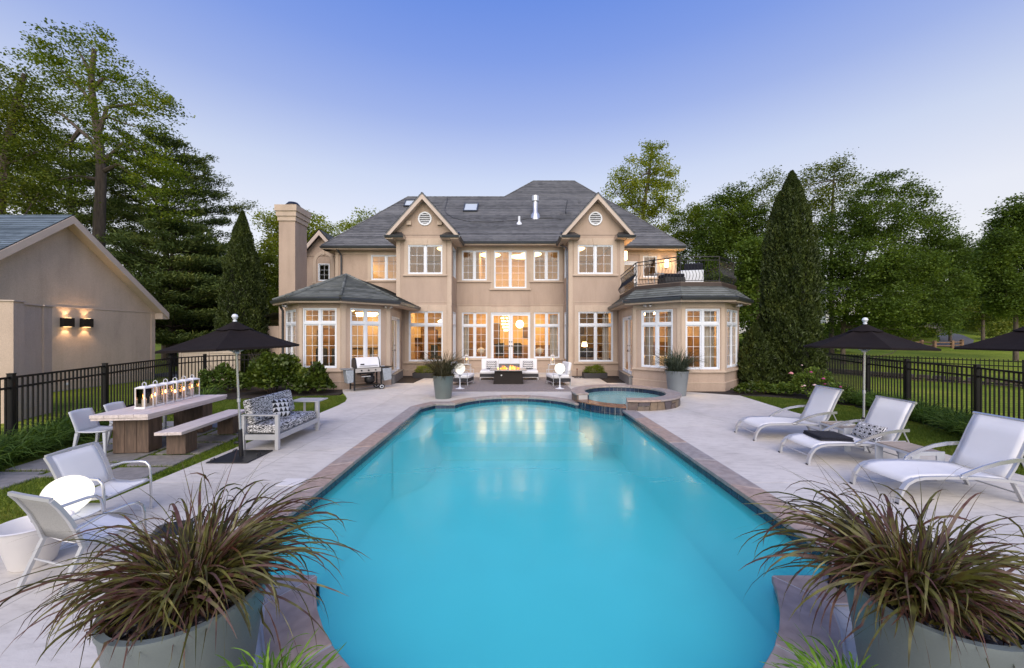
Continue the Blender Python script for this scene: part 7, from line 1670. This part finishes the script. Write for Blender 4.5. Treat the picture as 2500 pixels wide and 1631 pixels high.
tree('maple_tree', 'large round dark maple filling the view between the cedar and right border', G0(2058, Y), [G0(2058, Y)]+TP(Y, [(2058, 800), (2080, 700), (2120, 600), (2150, 500)]),
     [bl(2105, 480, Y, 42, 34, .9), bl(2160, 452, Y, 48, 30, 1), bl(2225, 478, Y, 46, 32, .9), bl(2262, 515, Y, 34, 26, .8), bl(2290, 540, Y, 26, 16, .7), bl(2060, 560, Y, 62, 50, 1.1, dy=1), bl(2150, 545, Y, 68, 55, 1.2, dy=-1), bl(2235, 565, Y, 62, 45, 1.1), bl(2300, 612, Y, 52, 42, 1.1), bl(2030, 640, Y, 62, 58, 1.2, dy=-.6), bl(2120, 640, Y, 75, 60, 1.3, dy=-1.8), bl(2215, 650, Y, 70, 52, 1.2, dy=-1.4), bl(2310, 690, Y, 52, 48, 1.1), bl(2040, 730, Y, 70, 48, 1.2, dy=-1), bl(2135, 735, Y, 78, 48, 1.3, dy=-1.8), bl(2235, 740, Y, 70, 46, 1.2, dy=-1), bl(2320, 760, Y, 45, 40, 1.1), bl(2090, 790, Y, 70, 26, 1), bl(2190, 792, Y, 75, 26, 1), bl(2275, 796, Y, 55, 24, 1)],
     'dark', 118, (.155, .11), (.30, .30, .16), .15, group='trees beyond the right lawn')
Y = 33
tree('maple_tree', 'yellowish green maple rising behind the right cedar', G0(2030, Y), [G0(2030, Y)]+TP(Y, [(2030, 700), (2030, 560), (2035, 440)]),
     [bl(1995, 425, Y, 30, 30, .9), bl(2040, 412, Y, 38, 26, 1), bl(2085, 430, Y, 22, 22, .8), bl(1975, 470, Y, 45, 40, 1), bl(2050, 475, Y, 55, 42, 1), bl(1980, 540, Y, 55, 45, 1), bl(2060, 550, Y, 50, 45, .9), bl(1880, 440, Y, 34, 26, .8), bl(1860, 490, Y, 45, 40, .9), bl(2010, 620, Y, 70, 50, 1)], 'olive', 90, (.17, .12), (.38, .38, .22), .2, group='trees beyond the right lawn')
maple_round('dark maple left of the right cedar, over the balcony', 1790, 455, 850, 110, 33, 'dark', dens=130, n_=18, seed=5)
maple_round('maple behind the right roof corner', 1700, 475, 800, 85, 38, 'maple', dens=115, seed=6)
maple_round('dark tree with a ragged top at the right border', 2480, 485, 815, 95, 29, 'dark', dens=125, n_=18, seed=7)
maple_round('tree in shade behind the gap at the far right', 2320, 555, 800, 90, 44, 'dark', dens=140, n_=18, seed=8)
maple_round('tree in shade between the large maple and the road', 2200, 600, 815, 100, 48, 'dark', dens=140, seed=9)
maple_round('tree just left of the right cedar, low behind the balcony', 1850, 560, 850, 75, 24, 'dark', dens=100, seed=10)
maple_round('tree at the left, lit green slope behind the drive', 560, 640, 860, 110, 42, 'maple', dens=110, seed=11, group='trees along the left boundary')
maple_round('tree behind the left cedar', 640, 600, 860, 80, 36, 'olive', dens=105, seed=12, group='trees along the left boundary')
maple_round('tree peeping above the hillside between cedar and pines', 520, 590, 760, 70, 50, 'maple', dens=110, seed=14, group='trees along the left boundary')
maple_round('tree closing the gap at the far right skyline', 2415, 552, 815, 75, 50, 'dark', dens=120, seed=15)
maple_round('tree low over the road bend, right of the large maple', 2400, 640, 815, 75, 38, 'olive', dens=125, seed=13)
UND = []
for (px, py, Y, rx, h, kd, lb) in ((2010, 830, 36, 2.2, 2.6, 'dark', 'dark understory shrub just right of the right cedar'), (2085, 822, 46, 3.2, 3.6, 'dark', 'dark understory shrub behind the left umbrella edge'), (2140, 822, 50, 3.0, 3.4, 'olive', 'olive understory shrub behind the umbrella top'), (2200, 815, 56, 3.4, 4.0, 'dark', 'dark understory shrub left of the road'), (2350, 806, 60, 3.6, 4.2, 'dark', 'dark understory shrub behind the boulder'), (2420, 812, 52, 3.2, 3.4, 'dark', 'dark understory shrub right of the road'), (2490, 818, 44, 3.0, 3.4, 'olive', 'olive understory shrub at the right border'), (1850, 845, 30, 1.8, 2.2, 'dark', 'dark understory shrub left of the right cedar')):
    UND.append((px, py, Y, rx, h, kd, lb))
# far woods: one mass of crowns on the rising ground
def woods():
    cs = []
    for i in range(330):
        x = rng.uniform(-150, 150); y = rng.uniform(78, 120)
        if abs(x) < 8: continue
        z = terrain_z(x, y); h = rng.uniform(6, 11); r = rng.uniform(2.5, 4.5); k = 26
        u = unit(rng.normal(size=(k, 3))); c = np.array([x, y, z+h*.6])+u*np.array([r, r, h*.5]); m = 9; cs.append((c[:, None, :]+rng.normal(size=(k, m, 3))*.6).reshape(-1, 3))
    V, F = leaves(np.concatenate(cs), .75, .55); tag(link('far_woods', mesh_np('far_woods', V, F, LF['dark'])), 'dark wooded hillside closing the view behind the gardens', 'woods', kind='stuff')
woods()
# cedars (arborvitae): dense upright sprays round a core
def cedar(label, base, spires, group, pw=2.1):
    b = Vector(base); t = thing('cedar_tree', label, 'cedar tree', b, 0, group); tk = MB(); limb(tk, [(0, 0, 0), (0, 0, 1.2)], .16, .12, 8); tk.build('trunk', M['bark_dark'], t); cs = []; ds = []; core = MB()
    for (ox, oy, h, r, n_) in spires:
        prof = lambda f: r*(min(1, .62+f*2.4))*(1-f**pw)**.85 if f < 1 else 0
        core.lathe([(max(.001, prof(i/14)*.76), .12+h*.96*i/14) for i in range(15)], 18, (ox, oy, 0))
        f = rng.uniform(0, 1, n_)**1.25; a = rng.uniform(0, 2*PI, n_); rr = np.array([prof(x) for x in f])
        lump = 1+.10*np.sin(a*5+f*9+ox)+.08*np.sin(a*9-f*23)+.07*np.sin(a*17+f*41)+.05*np.sin(a*3+f*60)+np.abs(rng.normal(size=n_))*.06-.03
        C = np.stack([ox+np.cos(a)*rr*lump, oy+np.sin(a)*rr*lump, .08+f*h], 1); cs.append(C); ds.append(np.stack([np.cos(a)*.55, np.sin(a)*.55, np.full(n_, .9)], 1))
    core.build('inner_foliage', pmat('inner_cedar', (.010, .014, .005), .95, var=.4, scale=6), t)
    C = np.concatenate(cs); D = np.concatenate(ds); V, F = leaves(C, .15, .055, 0, D, .42); link('crown', mesh_np('crown', V, F, LF['arbor']), t); return t
GC = 'tall clipped cedars flanking the house'
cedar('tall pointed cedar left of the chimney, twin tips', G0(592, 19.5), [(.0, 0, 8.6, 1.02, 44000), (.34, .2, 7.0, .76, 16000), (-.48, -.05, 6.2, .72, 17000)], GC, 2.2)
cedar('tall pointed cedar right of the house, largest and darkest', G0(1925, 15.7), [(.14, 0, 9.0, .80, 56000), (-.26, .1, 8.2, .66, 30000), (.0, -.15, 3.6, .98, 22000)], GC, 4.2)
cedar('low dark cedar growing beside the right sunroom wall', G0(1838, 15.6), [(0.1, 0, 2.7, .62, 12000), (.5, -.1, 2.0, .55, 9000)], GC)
# broadleaf shrubs
def shrub(name, label, c, r, n_, kind='bush', leaf=(.13, .085), cat='shrub', group=None, stems=True):
    b = Vector((c[0], c[1], 0)); t = thing(name, label, cat, b, 0, group)
    if stems:
        mb = MB()
        for i in range(14): a = rnd.uniform(0, 2*PI); f = rnd.uniform(.3, .8); limb(mb, [(0.1*math.cos(a), .1*math.sin(a), 0), (r[0]*f*.6*math.cos(a), r[1]*f*.6*math.sin(a), r[2]*.8), (r[0]*f*math.cos(a), r[1]*f*math.sin(a), r[2]*1.5)], .02, .006, 4)
        mb.build('stem', M['bark_dark'], t)
    u = unit(rng.normal(size=(n_, 3))); u[:, 2] = np.abs(u[:, 2])*1.15-.35; rad = rng.uniform(.55, 1.04, (n_, 1))**.6
    lump = 1+.13*np.sin(u[:, :1]*6+u[:, 1:2]*4+r[0]*9)+.1*np.sin(u[:, 2:]*9+u[:, :1]*5)
    C = u*rad*lump*np.array(r)+np.array([0, 0, r[2]*.62]); C = C[C[:, 2] > .04]; D = u[:len(C)]*0+unit(C-np.array([0, 0, r[2]*.2])); D[:, 2] -= .15
    V, F = leaves(C, *leaf, .9, D, .6, .12); link('foliage', mesh_np('foliage', V, F, LF[kind]), t); return t
shrub('hydrangea_shrub', 'large leafy green shrub left of the sunroom windows', (-8.85, 13.95), (1.10, .85, 1.02), 5200, 'bush', (.17, .115))
shrub('hydrangea_shrub', 'brighter leafy shrub right against the sunroom wall', (-7.35, 13.98), (.66, .55, .74), 2400, 'bush', (.16, .11))
shrub('hydrangea_shrub', 'small dark shrub at the fence corner under the cedar', (-11.0, 14.3), (.8, .6, .7), 1800, 'dark', (.15, .09))
for (x0, x1, y, lb) in ((-4.9, -3.8, 19.05, 'left'), (3.6, 4.67, 18.95, 'right')): shrub('boxwood', f'clipped bright boxwood in the {lb} black planter box', ((x0+x1)/2, y), (.56, .26, .34), 3000, 'bright', (.055, .035), stems=False, group='clipped boxwoods in boxes').location.z = .16
shrub('hosta', 'low broad leaved green clump at the right sunroom base', (9.0, 14.0), (.75, .4, .30), 700, 'bush', (.15, .10), cat='plant', stems=False)
shrub('hosta', 'low broad leaved green clump beside the mulch under the right cedar', (9.85, 13.75), (.6, .4, .28), 560, 'dark', (.14, .095), cat='plant', stems=False)
RB = shrub('rose_bush', 'dark rose bush with pink blooms beneath the right cedar', (10.35, 13.05), (.75, .6, .68), 2300, 'dark', (.09, .055))
RB2 = shrub('rose_bush', 'lower rose bush with pale pink blooms behind the far lounger', (10.35, 12.2), (.62, .5, .42), 1500, 'dark', (.09, .055))
M['pink'] = pmat('pink_petal', (.62, .26, .27), .6, var=.2, scale=30); M['magenta'] = pmat('magenta_petal', (.42, .05, .19), .6, var=.25, scale=30); M['palepink'] = pmat('pale_petal', (.72, .52, .48), .6, var=.1, scale=30)
def bloom(parent, px, py, Y, r, mat):
    p = at(px, py, Y)-Vector(parent.location); mb = MB()
    for i in range(16):
        a = 2.4*i; f = i/16; c = Vector((math.cos(a)*r*f*.7, math.sin(a)*r*f*.7, r*.5*(1-f))); s = MB().sphere((0, 0, 0), r*.45, 6, 4, .6); mb.add([Vector(v)+p+c for v in s.v], s.f)
    mb.build('bloom', mat, parent, smooth=True)
for (px, py, r, m, pl) in ((1931.5, 912, .075, 'pink', RB), (1980, 909, .05, 'magenta', RB), (1958, 892, .03, 'palepink', RB), (2010, 925, .055, 'magenta', RB), (2014, 938, .045, 'magenta', RB)): bloom(pl, px, py, 12.5, r, M[m])
for (px, py, r, m) in ((1964, 942, .045, 'palepink'), (1989, 941, .06, 'palepink'), (1958, 944, .03, 'pink'), (2052, 945, .04, 'magenta'), (2013, 945, .04, 'magenta')): bloom(RB2, px, py, 11.8, r, M[m])
for (px, py, Y, rx, h, kd, lb) in UND:
    x = (px-1250)/FPX*Y; q = shrub('understory_shrub', lb, (x, Y), (rx, rx*.8, h*.6), 2600, kd, (.28, .19), stems=False); q.location.z = terrain_z(x, Y)-.1
# ribbon-leaved plants
def blades(n_, r0, L, W_, phi0, phi1, seg=7, seedp=0, curl=.15, z0=0, pw_=(1.1, 2.4), spread=.35, front=0.0):
    a = rng.uniform(0, 2*PI, n_); rr = r0*np.sqrt(rng.uniform(0, 1, n_)); Ls = rng.uniform(L[0], L[1], n_); w_ = rng.uniform(W_[0], W_[1], n_)
    p0 = rng.uniform(phi0[0], phi0[1], n_); p1 = rng.uniform(phi1[0], phi1[1], n_); th = a+rng.normal(size=n_)*spread; Ls = Ls*(1-front*np.maximum(0, -np.sin(th))); tw = rng.normal(size=n_)*curl; pw = rng.uniform(pw_[0], pw_[1], n_)
    P = np.stack([rr*np.cos(a), rr*np.sin(a), np.full(n_, z0)+0*a], 1); rows = []; tang0 = None
    for s in range(seg+1):
        f = s/seg; ph = p0+(p1-p0)*f**pw; tt = th+tw*f; d = np.stack([np.sin(ph)*np.cos(tt), np.sin(ph)*np.sin(tt), np.cos(ph)], 1)
        if s: P = P+d*(Ls/seg)[:, None]
        side = np.stack([-np.sin(tt), np.cos(tt), np.zeros(n_)], 1); ro = rng.normal(size=n_)*0+tw*3*f; up = np.cross(d, side); side = side*np.cos(ro)[:, None]+up*np.sin(ro)[:, None]
        wf = (w_*min(1, .55+1.5*f)*(1-f**2.2)**.8)[:, None] if s < seg else (w_*.03)[:, None]
        rows.append(P-side*wf*.5); rows.append(P+side*wf*.5)
    V = np.stack(rows, 1); k = 2*(seg+1); F = []
    for s in range(seg): F.append(np.stack([np.arange(n_)*k+2*s, np.arange(n_)*k+2*s+1, np.arange(n_)*k+2*s+3, np.arange(n_)*k+2*s+2], 1))
    return V.reshape(-1, 3), np.concatenate(F)
def tuft(name, label, loc, parts, kind, cat='ornamental grass', group=None, pot=None):
    t = thing(name, label, cat, loc, 0, group); Vs, Fs, o = [], [], 0
    for p in parts:
        V, F = blades(**p)
        if pot:                                        # blades lie over the rim instead of passing through the pot wall
            r_ = np.hypot(V[:, 0]-pot[0], V[:, 1]-pot[1]); lo = (r_ < pot[2]+.012)
            V[:, 2] = np.where(lo & (r_ > pot[2]-.075), np.maximum(V[:, 2], pot[3]+.006+.03*rng.random(len(V))), V[:, 2])
        Vs.append(V); Fs.append(F+o); o += len(V)
    link('foliage', mesh_np('foliage', np.concatenate(Vs), np.concatenate(Fs), LF[kind]), t); return t
GP = 'purple fountain grass in the near planters'
def fountain(loc, label):
    return tuft('fountain_grass', label, loc, [dict(n_=400, r0=.18, L=(.50, 1.08), W_=(.013, .026), phi0=(.0, .85), phi1=(1.8, 3.1), seg=11, curl=.5, pw_=(.75, 1.8), spread=.65, front=.42),
        dict(n_=130, r0=.18, L=(.32, .66), W_=(.013, .025), phi0=(.2, 1.1), phi1=(2.0, 3.2), seg=10, curl=.55, pw_=(.7, 1.4), spread=.85, front=.45), dict(n_=60, r0=.12, L=(.60, .98), W_=(.004, .009), phi0=(.0, .6), phi1=(.5, 1.9), seg=9, curl=.3, spread=.8),
        dict(n_=300, r0=.15, L=(.25, .56), W_=(.011, .020), phi0=(.0, .9), phi1=(.7, 2.2), seg=7, curl=.4, spread=1.0, front=.2)], 'purple', group=GP, pot=(-.03 if loc[0] > 0 else .03, -.10, .385, .08))
fountain((-1.94, 2.29, .62), 'dark purple and olive fountain grass spilling over the lower left planter'); fountain((2.43, 2.29, .62), 'dark purple and olive fountain grass spilling over the lower right planter')
tuft('fountain_grass', 'drooping brown grass in the planter left of the pool arc', (-2.36, 13.02, .70), [dict(n_=620, r0=.24, L=(.75, 1.35), W_=(.010, .020), phi0=(.05, .7), phi1=(.9, 2.5), seg=7), dict(n_=200, r0=.2, L=(.3, .6), W_=(.012, .02), phi0=(.4, 1.1), phi1=(1.6, 2.8), seg=6)], 'browngrass', pot=(0, 0, .365, .08))
tuft('fountain_grass', 'spiky grey green grass in the planter beside the spa', (5.94, 13.62, .80), [dict(n_=620, r0=.24, L=(.7, 1.25), W_=(.012, .022), phi0=(.05, .8), phi1=(.8, 2.5), seg=7), dict(n_=160, r0=.2, L=(.3, .6), W_=(.012, .022), phi0=(.5, 1.2), phi1=(1.6, 2.8), seg=6)], 'bluegrass', pot=(0, 0, .40, .08))
def fern(loc, label):
    t = thing('fern', label, 'fern', loc, 0, 'bright green ferns in small pots'); Vs, Fs, o = [], [], 0
    V0, F0 = blades(190, .09, (.18, .36), (.011, .018), (.25, 1.35), (1.2, 2.4), seg=14, curl=.5, spread=.6)
    k = 2*15; V = V0.reshape(190, 15, 2, 3); c = V.mean(2, keepdims=True); ripple = 1+.55*np.sin(np.arange(15)*2.6)[None, :, None, None]; V = c+(V-c)*ripple
    link('foliage', mesh_np('foliage', V.reshape(-1, 3), F0, LF['fern']), t); return t
fern((-1.17, 1.78, .41), 'bright green wavy fern at the bottom, left of the pool'); fern((1.60, 1.79, .41), 'bright green wavy fern at the bottom, right of the pool')
# daylily clumps along the fences
def lily(loc, label, s=1.0, group='daylily clumps along the fences'):
    return tuft('daylily', label, loc, [dict(n_=170, r0=.22*s, L=(.36*s, .70*s), W_=(.014, .026), phi0=(.1, .8), phi1=(1.3, 2.7), seg=6)], 'lily', 'daylily', group)
proto = None
def lily_row(L, label, group):
    protos = [lily((*L[i], -.02), label, 1.0+.15*(i % 2), group) for i in range(3)]
    for i in range(3, len(L)): dup(protos[i % 3], (*L[i], -.02), rnd.uniform(0, 6.28), label, group)
R_ = []
for y in np.arange(6.2, 12.0, .36):
    x = np.interp(y, [5.4, 7.4, 9.0, 10.97, 12.75], [9.1, 10.36, 11.06, 11.45, 11.98]); 
    for q in (.32, .72): R_.append((x-q+rnd.uniform(-.08, .08), y+rnd.uniform(-.1, .1)))
lily_row(R_, 'green daylily clump in the bed along the right fence', 'daylilies along the right fence')
L_ = []
for y in np.arange(5.2, 9.2, .38):
    x = np.interp(y, [4.8, 7.43, 10.06], [-8.84, -9.83, -10.82])
    for q in (.30, .68): L_.append((x+q+rnd.uniform(-.08, .08), y+rnd.uniform(-.1, .1)))
lily_row(L_, 'green daylily clump in the bed along the left fence', 'daylilies along the left fence')
lily((-10.15, 12.4, -.02), 'dark grassy clump at the far left fence before the shrubs', 1.1); lily((-10.6, 13.0, -.02), 'dark grassy clump left of the large shrub by the fence', 1.2); lily((10.95, 11.85, -.02), 'grassy clump with a purple bloom beside the right umbrella pole', 1.15)
# shrubs and mounds beyond the far fence
for (px, py, rx, h, kd, lb) in ((2215, 822, 2.4, 1.6, 'bush', 'grassy shrub mound left of the curving road'), (2250, 815, 1.5, 1.4, 'bright', 'bright round shrub at the road bend'), (2165, 818, 2.4, 1.8, 'olive', 'olive shrub mound behind the umbrella top'), (2400, 800, 2.6, 2.2, 'dark', 'dark shrub mound right of the boulder')):
    p = ray_ground(px, min(py+8, 845)); s = shrub('far_shrub', lb, (p.x, p.y), (rx, rx*.8, h*.6), 1500, kd, (.26, .16), stems=False); s.location.z = p.z
# flagstones under the table
flags = thing('flagstone_patio', 'x', 'x'); flags['kind'] = 'structure'
for k in ('label', 'category'): del flags[k]
cols = [-8.45, -7.62, -6.72, -5.82]
for i in range(3):
    y = 5.55+.28*(i % 2)
    while y < 9.6:
        h = rnd.uniform(.55, .85); g = .035; x0, x1 = cols[i]+g-(.1 if i == 0 else 0)*rnd.random(), cols[i+1]-g
        sh = lambda yy: -.11*(yy-7.8)
        pts = [(x0+sh(y)+rnd.uniform(0, .03), y+g), (x1+sh(y)+rnd.uniform(-.03, 0), y+g+rnd.uniform(0, .04)), (x1+sh(y+h)+rnd.uniform(-.03, 0), y+h-g), (x0+sh(y+h), y+h-g-rnd.uniform(0, .04))]
        MB().prism(pts, -.07, -.004+rnd.uniform(-.004, .004)).build('flagstone', M['flag'], flags, bevel=.008, seg=1); y += h
for (x0, y0, x1, y1) in ((-8.2, 5.35, -7.3, 5.95), (-9.0, 5.5, -8.35, 6.1)): MB().prism([(x0, y0), (x1, y0+.06), (x1-.05, y1), (x0+.03, y1-.04)], -.07, -.006).build('flagstone', M['flag'], flags, bevel=.008, seg=1)
# turf blades near the viewer
def inside(P, x, y):
    c = np.zeros(len(x), bool); n_ = len(P)
    for i in range(n_):
        (x0, y0), (x1, y1) = P[i], P[(i+1) % n_]; q = ((y0 > y) != (y1 > y)) & (x < (x1-x0)*(y-y0)/(y1-y0+1e-12)+x0); c ^= q
    return c
def turf(name, P, n_, hgt, avoid=()):
    P_ = np.array(P); x = rng.uniform(P_[:, 0].min(), P_[:, 0].max(), n_); y = rng.uniform(P_[:, 1].min(), P_[:, 1].max(), n_); k = inside(P, x, y)
    for Q in avoid: k &= ~inside(Q, x, y)
    x, y = x[k], y[k]; m = len(x); h = rng.uniform(.5, 1.2, m)*hgt; a = rng.uniform(0, 2*PI, m); w_ = rng.uniform(.003, .006, m)*np.maximum(1, y/7); ln = rng.normal(size=(m, 2))*.02
    b = np.stack([x, y, np.full(m, -.036)], 1); s = np.stack([np.cos(a)*w_, np.sin(a)*w_, 0*a], 1); tp = b+np.stack([ln[:, 0], ln[:, 1], h], 1)
    V = np.stack([b-s, b+s, tp+s*.15, tp-s*.15], 1).reshape(-1, 3); tag(link(name, mesh_np(name, V, np.arange(m*4).reshape(m, 4), LF['turf'])), 'short green lawn grass beside the deck', 'grass', kind='stuff')
fq = [[(v.co.x, v.co.y) for v in o.data.vertices][:4] for o in flags.children]
turf('lawn_grass', [(-5.36, 2.0), (-5.36, 11.6), (-5.45, 12.3), (-5.65, 12.9), (-6.0, 13.55), (-7.0, 13.5), (-8.3, 13.15), (-9.6, 12.65), (-10.9, 12.4), (-10.4, 11.2), (-9.3, 8.2), (-8.55, 6.3), (-9.2, 5.0), (-9, 2)], 165000, .052, fq)
turf('lawn_grass', [(7.96, 3.5), (7.96, 11.0), (8.2, 13.5), (9.1, 13.2), (9.9, 12.8), (10.3, 11.4), (9.9, 10.0), (9.75, 8.0), (9.4, 5.0), (9.3, 3.5)], 85000, .052)
